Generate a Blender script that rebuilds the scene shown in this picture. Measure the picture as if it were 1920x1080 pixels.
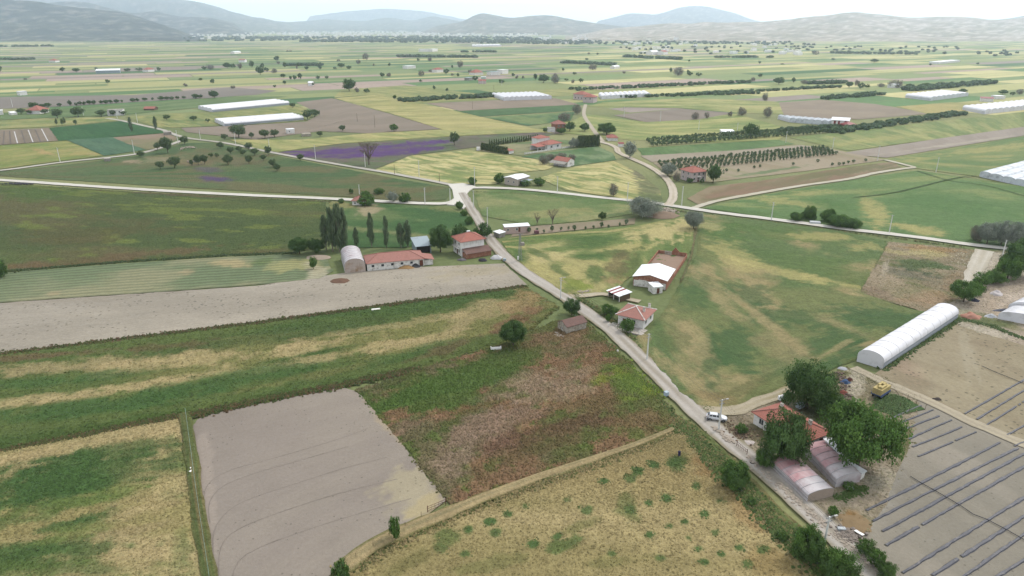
import bpy, bmesh, math, random
import numpy as np
from mathutils import Vector, Matrix

R = math.radians
random.seed(7)
for o in list(bpy.data.objects):
    bpy.data.objects.remove(o)
SC = bpy.context.scene
COL = SC.collection

# ------------------------------------------------------------------ camera, sky, sun, exposure
CAM_H = 80.0
PITCH = math.atan(492 / 1280)
cam = bpy.data.cameras.new('camera')
cam.lens = 24.0
cam.sensor_width = 36.0
cam.clip_start = 0.5
cam.clip_end = 90000
cam_o = bpy.data.objects.new('camera', cam)
cam_o.location = (0, 0, CAM_H)
cam_o.rotation_euler = (math.pi / 2 - PITCH, 0, 0)
COL.objects.link(cam_o)
SC.camera = cam_o

SUN_EL, SUN_AZ = R(50), R(54)          # azimuth clockwise from +Y (the view direction)
w = bpy.data.worlds.new('World')
SC.world = w
w.use_nodes = True
nt = w.node_tree
nt.nodes.clear()
sky = nt.nodes.new('ShaderNodeTexSky')
sky.sky_type = 'NISHITA'
sky.sun_disc = False
sky.sun_elevation = SUN_EL
sky.sun_rotation = SUN_AZ
sky.altitude = 900
sky.air_density = 1.0
sky.dust_density = 4.0
tc = nt.nodes.new('ShaderNodeTexCoord')
cn = nt.nodes.new('ShaderNodeTexNoise')
cn.inputs['Scale'].default_value = 2.2
cn.inputs['Detail'].default_value = 5
mp = nt.nodes.new('ShaderNodeMapping')
mp.inputs['Scale'].default_value = (1, 1, 3.2)
nt.links.new(tc.outputs['Generated'], mp.inputs['Vector'])
nt.links.new(mp.outputs[0], cn.inputs['Vector'])
cr = nt.nodes.new('ShaderNodeValToRGB')
cr.color_ramp.elements[0].position = 0.30
cr.color_ramp.elements[0].color = (7.6, 8.0, 8.4, 1)
cr.color_ramp.elements[1].position = 0.72
cr.color_ramp.elements[1].color = (9.4, 9.6, 9.7, 1)
nt.links.new(cn.outputs['Fac'], cr.inputs['Fac'])
mx = nt.nodes.new('ShaderNodeMixRGB')
mx.inputs['Fac'].default_value = 0.72
nt.links.new(sky.outputs[0], mx.inputs['Color1'])
nt.links.new(cr.outputs[0], mx.inputs['Color2'])
bg = nt.nodes.new('ShaderNodeBackground')
bg.inputs['Strength'].default_value = 0.10
nt.links.new(mx.outputs[0], bg.inputs['Color'])
wo = nt.nodes.new('ShaderNodeOutputWorld')
nt.links.new(bg.outputs[0], wo.inputs['Surface'])

sun = bpy.data.lights.new('sun', 'SUN')
sun.energy = 1.5
sun.angle = R(10)
sun.color = (1.0, 0.965, 0.91)
sun_o = bpy.data.objects.new('sun', sun)
sd = Vector((math.sin(SUN_AZ) * math.cos(SUN_EL), math.cos(SUN_AZ) * math.cos(SUN_EL), math.sin(SUN_EL)))
sun_o.rotation_euler = sd.to_track_quat('Z', 'Y').to_euler()
COL.objects.link(sun_o)

SC.view_settings.view_transform = 'Standard'
SC.view_settings.look = 'None'
SC.view_settings.exposure = 1.14
SC.view_settings.gamma = 1.0
SC.view_settings.use_curve_mapping = False
SC.render.engine = 'CYCLES'
SC.cycles.max_bounces = 6
SC.cycles.diffuse_bounces = 2
SC.cycles.transparent_max_bounces = 12
SC.cycles.volume_bounces = 3
SC.cycles.use_denoising = True

# ------------------------------------------------------------------ survey: photo pixel -> point on the plain
_s, _c, _f = math.sin(PITCH), math.cos(PITCH), 1280.0


def P(px, py, z=0.0):
    u = (px - 960) / _f
    v = (py - 540) / _f
    d = (CAM_H - z) / (_s + v * _c)
    return Vector((u * d, d * (_c - v * _s), z))


def MPP(py):                          # metres per photo pixel (across) on the ground at that row
    return CAM_H / (_s + (py - 540) / _f * _c) / _f


def PIX(x, y, z=0.0):                 # world -> photo pixel, arrays allowed
    d = y * _c - (z - CAM_H) * _s
    h = y * _s + (z - CAM_H) * _c
    return 960 + _f * x / d, 540 - _f * h / d


def HGT(px, py, ptop):                # height of an upright thing from its base row and top row
    v0, v1 = (py - 540) / _f, (ptop - 540) / _f
    d = CAM_H / (_s + v0 * _c)
    return d * (v0 - v1) / (_c - v1 * _s)


def C(r, g, b, k=0.495):               # sRGB 0-255 of an evenly lit surface -> base colour
    f = lambda c: (c / 12.92 if c <= 0.04045 else ((c + 0.055) / 1.055) ** 2.4)
    return tuple(k * f(q / 255) for q in (r, g, b))


# ------------------------------------------------------------------ noise in numpy
def _hash(ix, iy, seed):
    h = (ix.astype(np.int64) * 374761393 + iy.astype(np.int64) * 668265263 + seed * 974634533) & 0xFFFFFFFF
    h = ((h ^ (h >> 13)) * 1274126177) & 0xFFFFFFFF
    return ((h ^ (h >> 16)) & 0xFFFF) / 65535.0


def vnoise(x, y, seed=0):
    ix, iy = np.floor(x), np.floor(y)
    fx, fy = x - ix, y - iy
    fx, fy = fx * fx * (3 - 2 * fx), fy * fy * (3 - 2 * fy)
    a, b = _hash(ix, iy, seed), _hash(ix + 1, iy, seed)
    c, d = _hash(ix, iy + 1, seed), _hash(ix + 1, iy + 1, seed)
    return (a * (1 - fx) + b * fx) * (1 - fy) + (c * (1 - fx) + d * fx) * fy


def fbm(x, y, seed=0, octv=4):
    t, a, n = 0, 0.5, 0
    for k in range(octv):
        t = t + a * vnoise(x * 2 ** k + 17.3 * k, y * 2 ** k - 9.1 * k, seed + k)
        n += a
        a *= 0.55
    return t / n


def sstep(a, b, x):
    t = np.clip((x - a) / (b - a), 0, 1)
    return t * t * (3 - 2 * t)


# ------------------------------------------------------------------ materials
MATS = {}


def new_mat(name, rough=0.9, spec=0.2):
    m = bpy.data.materials.new(name)
    m.use_nodes = True
    b = m.node_tree.nodes['Principled BSDF']
    b.inputs['Roughness'].default_value = rough
    b.inputs['Specular IOR Level'].default_value = spec
    return m, m.node_tree, b


def N(nt, t, **kw):
    n = nt.nodes.new('ShaderNode' + t)
    for k, v in kw.items():
        setattr(n, k, v)
    return n


def noise_node(nt, scale, detail=3, rough=0.6, vec=None):
    n = N(nt, 'TexNoise')
    n.inputs['Scale'].default_value = scale
    n.inputs['Detail'].default_value = detail
    n.inputs['Roughness'].default_value = rough
    if vec is not None:
        nt.links.new(vec, n.inputs['Vector'])
    return n


def math_node(nt, op, a, b=None, clamp=False):
    n = N(nt, 'Math', operation=op, use_clamp=clamp)
    for i, q in enumerate((a, b)):
        if q is None:
            continue
        if isinstance(q, (int, float)):
            n.inputs[i].default_value = q
        else:
            nt.links.new(q, n.inputs[i])
    return n.outputs[0]


def scale_col(nt, col, fac):
    n = N(nt, 'VectorMath', operation='SCALE')
    nt.links.new(col, n.inputs[0])
    nt.links.new(fac, n.inputs['Scale'])
    return n.outputs[0]


def cover_mat(name, amp=0.35, s1=1.6, s2=0.28, bump=0.25, bdist=0.25, stripe=None, streak=None, stretch=None, spots=None):
    """ground cover: colour from the 'col' attribute, broken up by grain; stripe=(period_m, strength) along the field rows"""
    if name in MATS:
        return MATS[name]
    m, nt, b = new_mat(name, 0.95, 0.08)
    at = N(nt, 'Attribute', attribute_name='col')
    geo = N(nt, 'NewGeometry')
    vec = geo.outputs['Position']
    if stretch:
        uvn = N(nt, 'UVMap')
        mpn = N(nt, 'Mapping')
        mpn.inputs['Scale'].default_value = (1 / stretch, 1, 1)
        nt.links.new(uvn.outputs[0], mpn.inputs['Vector'])
        vec = mpn.outputs[0]
    n1 = noise_node(nt, s1, 4, 0.7, vec)
    n2 = noise_node(nt, s2, 3, 0.6, vec)
    f1 = math_node(nt, 'MULTIPLY_ADD', n1.outputs['Fac'], amp * 3.0)
    f1.node.inputs[2].default_value = 1 - amp * 1.5
    f2 = math_node(nt, 'MULTIPLY_ADD', n2.outputs['Fac'], amp * 1.2)
    f2.node.inputs[2].default_value = 1 - amp * 0.6
    f = math_node(nt, 'MULTIPLY', f1, f2)
    hgt = n1.outputs['Fac']
    if stripe:
        uv = N(nt, 'UVMap')
        sx = N(nt, 'SeparateXYZ')
        nt.links.new(uv.outputs[0], sx.inputs[0])
        wob = math_node(nt, 'MULTIPLY', n2.outputs['Fac'], stripe[0] * 0.5)
        a = math_node(nt, 'ADD', sx.outputs['Y'], wob)
        a = math_node(nt, 'MULTIPLY', a, 2 * math.pi / stripe[0])
        a = math_node(nt, 'SINE', a)
        a2 = math_node(nt, 'MULTIPLY_ADD', a, stripe[1])
        a2.node.inputs[2].default_value = 1.0
        f = math_node(nt, 'MULTIPLY', f, a2)
    if streak:
        uvs = N(nt, 'UVMap')
        for (ln_, wd_, st_) in streak:
            mps = N(nt, 'Mapping')
            mps.inputs['Scale'].default_value = (1 / ln_, 1 / wd_, 1)
            nt.links.new(uvs.outputs[0], mps.inputs['Vector'])
            ns_ = noise_node(nt, 1.0, 4, 0.65, mps.outputs[0])
            q = math_node(nt, 'MULTIPLY_ADD', ns_.outputs['Fac'], st_ * 3)
            q.node.inputs[2].default_value = 1 - st_ * 1.5
            f = math_node(nt, 'MULTIPLY', f, q)
    if spots:
        vo = N(nt, 'TexVoronoi')
        vo.inputs['Scale'].default_value = spots[0]
        nt.links.new(vec, vo.inputs['Vector'])
        g = math_node(nt, 'LESS_THAN', vo.outputs['Distance'], spots[1])
        nz = noise_node(nt, spots[0] * 0.12, 2, 0.5, vec)
        g2 = math_node(nt, 'GREATER_THAN', nz.outputs['Fac'], 0.5)
        g = math_node(nt, 'MULTIPLY', g, g2)
        g = math_node(nt, 'MULTIPLY_ADD', g, -spots[2])
        g.node.inputs[2].default_value = 1.0
        f = math_node(nt, 'MULTIPLY', f, g)
    f = math_node(nt, 'MAXIMUM', f, 0.25)
    nt.links.new(scale_col(nt, at.outputs['Color'], f), b.inputs['Base Color'])
    bp = N(nt, 'Bump')
    bp.inputs['Strength'].default_value = bump
    bp.inputs['Distance'].default_value = bdist
    nt.links.new(hgt, bp.inputs['Height'])
    nt.links.new(bp.outputs[0], b.inputs['Normal'])
    MATS[name] = m
    return m


def plain(name, col, rough=0.8, spec=0.2, amp=0.12, scale=1.5, bump=0.0, metal=0.0, alpha=1.0, trans=0.0, dirt=None, detail=4):
    """painted / built surface with uneven tone and wear; dirt=(colour, amount, scale)"""
    if name in MATS:
        return MATS[name]
    m, nt, b = new_mat(name, rough, spec)
    geo = N(nt, 'TexCoord')
    n1 = noise_node(nt, scale, detail, 0.65, geo.outputs['Object'])
    f = math_node(nt, 'MULTIPLY_ADD', n1.outputs['Fac'], amp * 2)
    f.node.inputs[2].default_value = 1 - amp
    rgb = N(nt, 'RGB')
    rgb.outputs[0].default_value = (*col, 1)
    out = scale_col(nt, rgb.outputs[0], f)
    if dirt:
        n2 = noise_node(nt, dirt[2], 5, 0.7, geo.outputs['Object'])
        rp = N(nt, 'ValToRGB')
        rp.color_ramp.elements[0].position = 0.62 - dirt[1] * 0.4
        rp.color_ramp.elements[1].position = 0.80 - dirt[1] * 0.3
        nt.links.new(n2.outputs['Fac'], rp.inputs['Fac'])
        mxn = N(nt, 'MixRGB')
        nt.links.new(rp.outputs[0], mxn.inputs['Fac'])
        nt.links.new(out, mxn.inputs['Color1'])
        mxn.inputs['Color2'].default_value = (*dirt[0], 1)
        out = mxn.outputs[0]
    nt.links.new(out, b.inputs['Base Color'])
    b.inputs['Metallic'].default_value = metal
    if alpha < 1:
        b.inputs['Alpha'].default_value = alpha
    if trans:
        b.inputs['Transmission Weight'].default_value = trans
    if bump:
        bp = N(nt, 'Bump')
        bp.inputs['Strength'].default_value = bump
        bp.inputs['Distance'].default_value = 0.05
        nt.links.new(n1.outputs['Fac'], bp.inputs['Height'])
        nt.links.new(bp.outputs[0], b.inputs['Normal'])
    MATS[name] = m
    return m


def attr_mat(name, rough=0.9, spec=0.15, transl=0.0, amp=0.0, scale=1.0):
    if name in MATS:
        return MATS[name]
    m, nt, b = new_mat(name, rough, spec)
    at = N(nt, 'Attribute', attribute_name='col')
    out = at.outputs['Color']
    if amp:
        geo = N(nt, 'NewGeometry')
        n1 = noise_node(nt, scale, 4, 0.65, geo.outputs['Position'])
        f = math_node(nt, 'MULTIPLY_ADD', n1.outputs['Fac'], amp * 3)
        f.node.inputs[2].default_value = 1 - amp * 1.5
        out = scale_col(nt, out, f)
    nt.links.new(out, b.inputs['Base Color'])
    if transl:
        tr = N(nt, 'BsdfTranslucent')
        nt.links.new(out, tr.inputs['Color'])
        mxs = N(nt, 'MixShader')
        mxs.inputs[0].default_value = transl
        o = nt.nodes['Material Output']
        nt.links.new(b.outputs[0], mxs.inputs[1])
        nt.links.new(tr.outputs[0], mxs.inputs[2])
        nt.links.new(mxs.outputs[0], o.inputs['Surface'])
    MATS[name] = m
    return m


# ------------------------------------------------------------------ objects
def tag(o, label=None, cat=None, group=None, kind=None):
    if label: o['label'] = label
    if cat: o['category'] = cat
    if group: o['group'] = group
    if kind: o['kind'] = kind
    return o


def link(name, me, mat=None, parent=None, loc=None, rz=0.0):
    o = bpy.data.objects.new(name, me)
    COL.objects.link(o)
    if mat is not None and me is not None and not me.materials:
        me.materials.append(mat)
    if parent is not None:
        o.parent = parent
    if loc is not None:
        o.location = loc
    if rz:
        o.rotation_euler = (0, 0, rz)
    return o


def empty(name, loc, rz=0.0, label=None, cat=None, group=None):
    o = bpy.data.objects.new(name, None)
    o.empty_display_size = 0.5
    COL.objects.link(o)
    o.location = loc
    o.rotation_euler = (0, 0, rz)
    return tag(o, label, cat, group)


def np_mesh(name, V, F, col=None, uv=None, smooth=False):
    """V (n,3) array, F (m,k) array of equal-sided faces"""
    me = bpy.data.meshes.new(name)
    V = np.asarray(V, dtype=np.float32)
    F = np.asarray(F, dtype=np.int32)
    k = F.shape[1]
    me.vertices.add(len(V))
    me.vertices.foreach_set('co', V.ravel())
    me.loops.add(F.size)
    me.loops.foreach_set('vertex_index', F.ravel())
    me.polygons.add(len(F))
    me.polygons.foreach_set('loop_start', np.arange(0, F.size, k, dtype=np.int32))
    me.polygons.foreach_set('loop_total', np.full(len(F), k, dtype=np.int32))
    if smooth:
        me.polygons.foreach_set('use_smooth', np.ones(len(F), dtype=bool))
    if col is not None:
        a = me.attributes.new('col', 'FLOAT_COLOR', 'POINT')
        c4 = np.ones((len(V), 4), dtype=np.float32)
        c4[:, :3] = col
        a.data.foreach_set('color', c4.ravel())
    if uv is not None:
        l = me.uv_layers.new(name='UVMap')
        l.data.foreach_set('uv', np.asarray(uv, dtype=np.float32)[F.ravel()].ravel())
    me.update(calc_edges=True)
    return me


class MB:
    """collects boxes, prisms and tubes and links them as ONE mesh object"""
    def __init__(s):
        s.v, s.f = [], []

    def add(s, vs, fs):
        n = len(s.v)
        s.v += [tuple(q) for q in vs]
        s.f += [tuple(i + n for i in q) for q in fs]
        return s

    def box(s, x0, x1, y0, y1, z0, z1):
        return s.add([(x0, y0, z0), (x1, y0, z0), (x1, y1, z0), (x0, y1, z0), (x0, y0, z1), (x1, y0, z1), (x1, y1, z1), (x0, y1, z1)],
                     [(0, 3, 2, 1), (4, 5, 6, 7), (0, 1, 5, 4), (1, 2, 6, 5), (2, 3, 7, 6), (3, 0, 4, 7)])

    def obox(s, c, dx, dy, dz, rz=0, rx=0, ry=0):
        M = Matrix.Translation(c) @ Matrix.Rotation(rz, 4, 'Z') @ Matrix.Rotation(ry, 4, 'Y') @ Matrix.Rotation(rx, 4, 'X')
        vs = [M @ Vector((i * dx / 2, j * dy / 2, k * dz / 2)) for k in (-1, 1) for i, j in ((-1, -1), (1, -1), (1, 1), (-1, 1))]
        return s.add(vs, [(0, 3, 2, 1), (4, 5, 6, 7), (0, 1, 5, 4), (1, 2, 6, 5), (2, 3, 7, 6), (3, 0, 4, 7)])

    def tube(s, pts, rads, n=8, cap=True):
        pts = [Vector(p) for p in pts]
        if isinstance(rads, (int, float)):
            rads = [rads] * len(pts)
        base = len(s.v)
        for i, p in enumerate(pts):
            t = (pts[min(i + 1, len(pts) - 1)] - pts[max(i - 1, 0)])
            t = t.normalized() if t.length > 1e-9 else Vector((0, 0, 1))
            a = t.cross(Vector((0, 0, 1)) if abs(t.z) < 0.9 else Vector((1, 0, 0))).normalized()
            b = t.cross(a)
            for k in range(n):
                an = 2 * math.pi * k / n
                s.v.append(tuple(p + (a * math.cos(an) + b * math.sin(an)) * rads[i]))
        for i in range(len(pts) - 1):
            for k in range(n):
                k2 = (k + 1) % n
                s.f.append((base + i * n + k, base + i * n + k2, base + (i + 1) * n + k2, base + (i + 1) * n + k))
        if cap:
            s.f.append(tuple(base + k for k in reversed(range(n))))
            s.f.append(tuple(base + (len(pts) - 1) * n + k for k in range(n)))
        return s

    def prism(s, poly, z0, z1):       # poly ccw in xy
        n = len(poly)
        return s.add([(x, y, z0) for x, y in poly] + [(x, y, z1) for x, y in poly],
                     [tuple(reversed(range(n))), tuple(range(n, 2 * n))] + [(i, (i + 1) % n, n + (i + 1) % n, n + i) for i in range(n)])

    def mesh(s, name, smooth=False):
        me = bpy.data.meshes.new(name)
        me.from_pydata(s.v, [], s.f)
        if smooth:
            me.polygons.foreach_set('use_smooth', [True] * len(me.polygons))
        me.update()
        return me

    def build(s, name, mat, parent=None, smooth=False, bevel=0.0, **kw):
        o = link(name, s.mesh(name, smooth), mat, parent, **kw)
        if bevel:
            b = o.modifiers.new('bevel', 'BEVEL')
            b.width = bevel
            b.segments = 2
        return o


def copy_tree(o, parent=None):
    c = o.copy()
    COL.objects.link(c)
    c.parent = parent
    for ch in list(o.children):
        copy_tree(ch, c)
    return c
# ------------------------------------------------------------------ the plain and its fields
CLOD = cover_mat('ploughed_soil', 0.22, 1.1, 0.15, 0.8, 0.2, spots=(0.62, 0.22, 0.42), streak=[(14, .8, .10), (40, 5, .05)])
CLODF = cover_mat('ploughed_soil_far', 0.12, 0.6, 0.05, 0.3, 0.15, streak=[(30, 1.6, .10)])
FINE = cover_mat('harrowed_soil', 0.13, 1.7, 0.16, 0.8, 0.12, spots=(0.75, 0.13, 0.35), streak=[(20, .9, .06)])
CROP = cover_mat('standing_crop', 0.40, 1.5, 0.30, 0.9, 0.5, streak=[(9, 1.2, .16), (30, 5, .10)])
CROPF = cover_mat('standing_crop_far', 0.24, 0.5, 0.08, 0.5, 0.5, streak=[(16, 1.8, .30), (60, 7, .20)])
WEED = cover_mat('rough_weeds', 0.5, 1.1, 0.25, 1.0, 0.6, streak=[(14, 4, .10)])
STRIPE = cover_mat('mown_hay', 0.25, 1.3, 0.3, 0.5, 0.2, stripe=(1.9, 0.20), streak=[(18, 2, .10)])
GRAVEL = cover_mat('gravel', 0.16, 1.7, 0.25, 0.4, 0.05, streak=[(8, .5, .05)])


def resample(pts, n):
    pts = np.array([(p[0], p[1]) for p in pts], dtype=float)
    seg = np.hypot(*(pts[1:] - pts[:-1]).T)
    L = np.concatenate([[0], np.cumsum(seg)])
    t = np.linspace(0, L[-1], n)
    return np.stack([np.interp(t, L, pts[:, 0]), np.interp(t, L, pts[:, 1])], 1), L[-1]


PAINTED = {}
_fi = [0]


def field(name, poly, corners, pal, mat, z=0.02, res=3.2, ns=(0.02, 0.06), seed=1, blobs=(), relief=0.0, edge=0.6, label=None,
          thr=(0.42, 0.62), border=None, maxn=260):
    """Coons patch over four (poly)line sides given as photo pixels of the ground; side 0-1 is the row direction.
    pal: (base, second, third) crop colours mixed by noise; blobs: (cx,cy,rx,ry,deg,colour,strength) stands of another state"""
    _fi[0] += 1
    z = z * 0.5 + _fi[0] * 0.002          # no two sheets share a plane
    poly = [P(*q) for q in poly]
    c = list(corners)
    n = len(poly)

    def side(i, j):
        out = [poly[i]]
        k = i
        while k != j:
            k = (k + 1) % n
            out.append(poly[k])
        return out
    S = [side(c[0], c[1]), side(c[1], c[2]), side(c[2], c[3]), side(c[3], c[0])]
    # grid resolution from the size it has in the photo
    px = [PIX(p.x, p.y) for p in poly]
    lu = max(sum(math.dist(PIX(a.x, a.y), PIX(b.x, b.y)) for a, b in zip(s[:-1], s[1:])) for s in (S[0], S[2]))
    lv = max(sum(math.dist(PIX(a.x, a.y), PIX(b.x, b.y)) for a, b in zip(s[:-1], s[1:])) for s in (S[1], S[3]))
    nu, nv = int(min(maxn, max(8, lu / res))), int(min(maxn, max(6, lv / res)))
    b, Lu = resample(S[0], nu)
    r, Lv = resample(S[1], nv)
    t, _ = resample(list(reversed(S[2])), nu)
    l, _ = resample(list(reversed(S[3])), nv)
    u = np.linspace(0, 1, nu)[None, :, None]
    v = np.linspace(0, 1, nv)[:, None, None]
    G = (1 - v) * b[None] + v * t[None] + (1 - u) * l[:, None] + u * r[:, None] \
        - ((1 - u) * (1 - v) * b[0] + u * (1 - v) * b[-1] + u * v * t[-1] + (1 - u) * v * t[0])
    X, Y = G[..., 0].ravel(), G[..., 1].ravel()
    ux, vx = (np.broadcast_to(u, (nv, nu, 1)) * Lu).ravel(), (np.broadcast_to(v, (nv, nu, 1)) * Lv).ravel()
    if edge:
        X = X + edge * 2 * (fbm(X * 0.25, Y * 0.25, seed + 50, 3) - 0.5)
        Y = Y + edge * 2 * (fbm(X * 0.25 + 40, Y * 0.25, seed + 51, 3) - 0.5)
    pal = [np.array(q) for q in pal]
    col = np.tile(pal[0], (len(X), 1))
    n1 = fbm(ux * ns[0], vx * ns[1], seed, 5)
    if len(pal) > 1:
        col += sstep(thr[0], thr[1], n1)[:, None] * (pal[1] - col)
    if len(pal) > 2:
        n2 = fbm(ux * ns[0] * 1.7 + 31, vx * ns[1] * 1.7, seed + 9, 5)
        col += (sstep(thr[0] + 0.06, thr[1] + 0.06, n2) * 0.9)[:, None] * (pal[2] - col)
    if len(pal) > 3:
        n3 = fbm(ux * ns[0] * 7 + 71, vx * ns[1] * 6, seed + 19, 4)
        col += (sstep(0.58, 0.68, n3) * 0.8)[:, None] * (pal[3] - col)
    if blobs:
        pxx, pyy = PIX(X, Y)
        jit = fbm(X * 0.12, Y * 0.12, seed + 77, 4) - 0.5
        jit2 = fbm(X * 0.45, Y * 0.45, seed + 78, 3) - 0.5
        jit3 = fbm(ux * 0.10, vx * 0.7, seed + 79, 3) - 0.5
        for (cx, cy, rx, ry, dg, cc, st) in blobs:
            a = R(dg)
            dx, dy = pxx - cx, pyy - cy
            q = np.hypot((dx * math.cos(a) + dy * math.sin(a)) / rx, (-dx * math.sin(a) + dy * math.cos(a)) / ry)
            wgt = st * (1 - sstep(0.50, 1.20, q + jit * 1.5 + jit2 * 1.0 + jit3 * 0.8))
            col += wgt[:, None] * (np.array(cc) - col)
    if border is not None:
        e = np.minimum(np.minimum(ux, Lu - ux), np.minimum(vx, Lv - vx))
        wgt = 1 - sstep(border[1] * 0.3, border[1] * 1.4, e + 3 * (fbm(X * 0.2, Y * 0.2, seed + 33, 3) - 0.5) * border[1] * 0.5)
        col += (wgt * 0.8)[:, None] * (np.array(border[0]) - col)
    Z = np.full(len(X), float(z))
    if relief:
        e = np.minimum(np.minimum(ux, Lu - ux), np.minimum(vx, Lv - vx))
        Z = Z + relief * sstep(0, 2.5, e) * (0.35 + 0.9 * fbm(X * 0.5, Y * 0.5, seed + 5, 4))
    idx = np.arange(nu * nv).reshape(nv, nu)
    F = np.stack([idx[:-1, :-1], idx[:-1, 1:], idx[1:, 1:], idx[1:, :-1]], -1).reshape(-1, 4)
    A = G[0, 1] - G[0, 0]
    B = G[1, 0] - G[0, 0]
    if A[0] * B[1] - A[1] * B[0] < 0:
        F = F[:, ::-1]
    me = np_mesh(name, np.stack([X, Y, Z], 1), F, col, np.stack([ux, vx], 1), smooth=True)
    o = link(name, me, mat)
    tag(o, label, None, None, 'structure')
    PAINTED.setdefault(name, []).append((np.stack([X, Y, Z], 1), col))
    return o


def ribbon(name, pts, wid, mat, col, z=0.05, col2=None, seed=3, edge=0.35, label=None, crown=0.0, kind='structure', step=2.0, verge=None):
    """a road or track along ground pixels, wheel lines in its own colour"""
    z = z + 0.12
    W = [P(*q) for q in pts]
    # smooth with Catmull-Rom
    out = []
    for i in range(len(W) - 1):
        p0, p1, p2, p3 = W[max(i - 1, 0)], W[i], W[i + 1], W[min(i + 2, len(W) - 1)]
        n = max(2, int((p2 - p1).length / step))
        for k in range(n):
            t = k / n
            out.append(0.5 * ((2 * p1) + (p2 - p0) * t + (2 * p0 - 5 * p1 + 4 * p2 - p3) * t * t + (3 * p1 - p0 - 3 * p2 + p3) * t ** 3))
    out.append(W[-1])
    n = len(out)
    K = 13
    V, cc, uv = [], [], []
    wid = wid if isinstance(wid, (list, tuple)) else (wid, wid)
    L = 0
    for i, p in enumerate(out):
        tdir = (out[min(i + 1, n - 1)] - out[max(i - 1, 0)]).normalized()
        nrm = Vector((-tdir.y, tdir.x, 0))
        if i:
            L += (out[i] - out[i - 1]).length
        wd = wid[0] + (wid[1] - wid[0]) * i / (n - 1)
        for k in range(K):
            s = k / (K - 1) * 2 - 1
            q = p + nrm * s * wd / 2
            V.append((q.x, q.y, z + crown * (1 - s * s)))
            uv.append((L, s * wd / 2))
    V = np.array(V)
    uv = np.array(uv)
    s = np.tile(np.linspace(-1, 1, K), n)
    e = 2 * (fbm(V[:, 0] * 0.35, V[:, 1] * 0.35, seed, 3) - 0.5) * edge
    side = np.where(np.abs(s) > 0.95, np.sign(s), 0)
    # ragged edges
    nx = np.gradient(V[K // 2::K, 0])
    ny = np.gradient(V[K // 2::K, 1])
    ln = np.hypot(nx, ny) + 1e-9
    NX, NY = np.repeat(-ny / ln, K), np.repeat(nx / ln, K)
    V[:, 0] += NX * side * e
    V[:, 1] += NY * side * e
    base = np.tile(np.array(col), (len(V), 1))
    if col2 is not None:
        c2 = np.array(col2)
        tr = np.exp(-((np.abs(s) - 0.48) / 0.20) ** 2)          # the two wheel lines stay clean
        wgt = (1 - tr) * (0.25 + 0.75 * sstep(0.35, 0.65, fbm(uv[:, 0] * 0.08, s * 1.3, seed + 4, 4)))
        base += wgt[:, None] * (c2 - base)
    if verge is not None:
        wv = sstep(0.72, 1.0, np.abs(s) + 0.5 * (fbm(V[:, 0] * 0.3, V[:, 1] * 0.3, seed + 8, 3) - 0.5))
        base += (0.9 * wv)[:, None] * (np.array(verge) - base)
    idx = np.arange(n * K).reshape(n, K)
    F = np.stack([idx[:-1, :-1], idx[1:, :-1], idx[1:, 1:], idx[:-1, 1:]], -1).reshape(-1, 4)[:, ::-1]
    me = np_mesh(name, V, F, base, uv, smooth=True)
    o = link(name, me, mat)
    return tag(o, label, None, None, kind)


# colours of soil and crops
G_DK, G_MD, G_LT = C(66, 88, 48), C(86, 108, 60), C(112, 130, 80)
G_BL = C(80, 112, 84)
STRAW, STRAW2, OLIVE = C(178, 164, 118), C(190, 178, 130), C(130, 134, 80)
RED, BRN = C(122, 92, 74), C(134, 114, 88)
SOIL, SOIL2, SOILB = C(170, 161, 152), C(154, 145, 136), C(160, 150, 132)
ROADC, ROADC2, WROAD = C(194, 186, 176), C(164, 154, 138), C(226, 220, 208)
PURPLE, YEL = C(90, 60, 114), C(150, 160, 62)

# base sheet to the horizon
nx_, ny_ = 90, 90
gx = np.sign(np.linspace(-1, 1, nx_)) * np.abs(np.linspace(-1, 1, nx_)) ** 2.2 * 26000
gy = np.linspace(0, 1, ny_) ** 2.4 * 27000 - 400
GX, GY = np.meshgrid(gx, gy)
gc = np.tile(np.array(C(118, 128, 84)), (GX.size, 1))
gq = fbm(GX.ravel() * 0.004, GY.ravel() * 0.004, 3, 4)
gc += sstep(0.4, 0.65, gq)[:, None] * (np.array(C(150, 150, 104)) - gc)
idx = np.arange(nx_ * ny_).reshape(ny_, nx_)
tag(link('ground', np_mesh('ground', np.stack([GX.ravel(), GY.ravel(), np.full(GX.size, -0.18)], 1),
     np.stack([idx[:-1, :-1], idx[:-1, 1:], idx[1:, 1:], idx[1:, :-1]], -1).reshape(-1, 4), gc), CROPF), None, None, None, 'structure')

FW = 'wheat_field'
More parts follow.
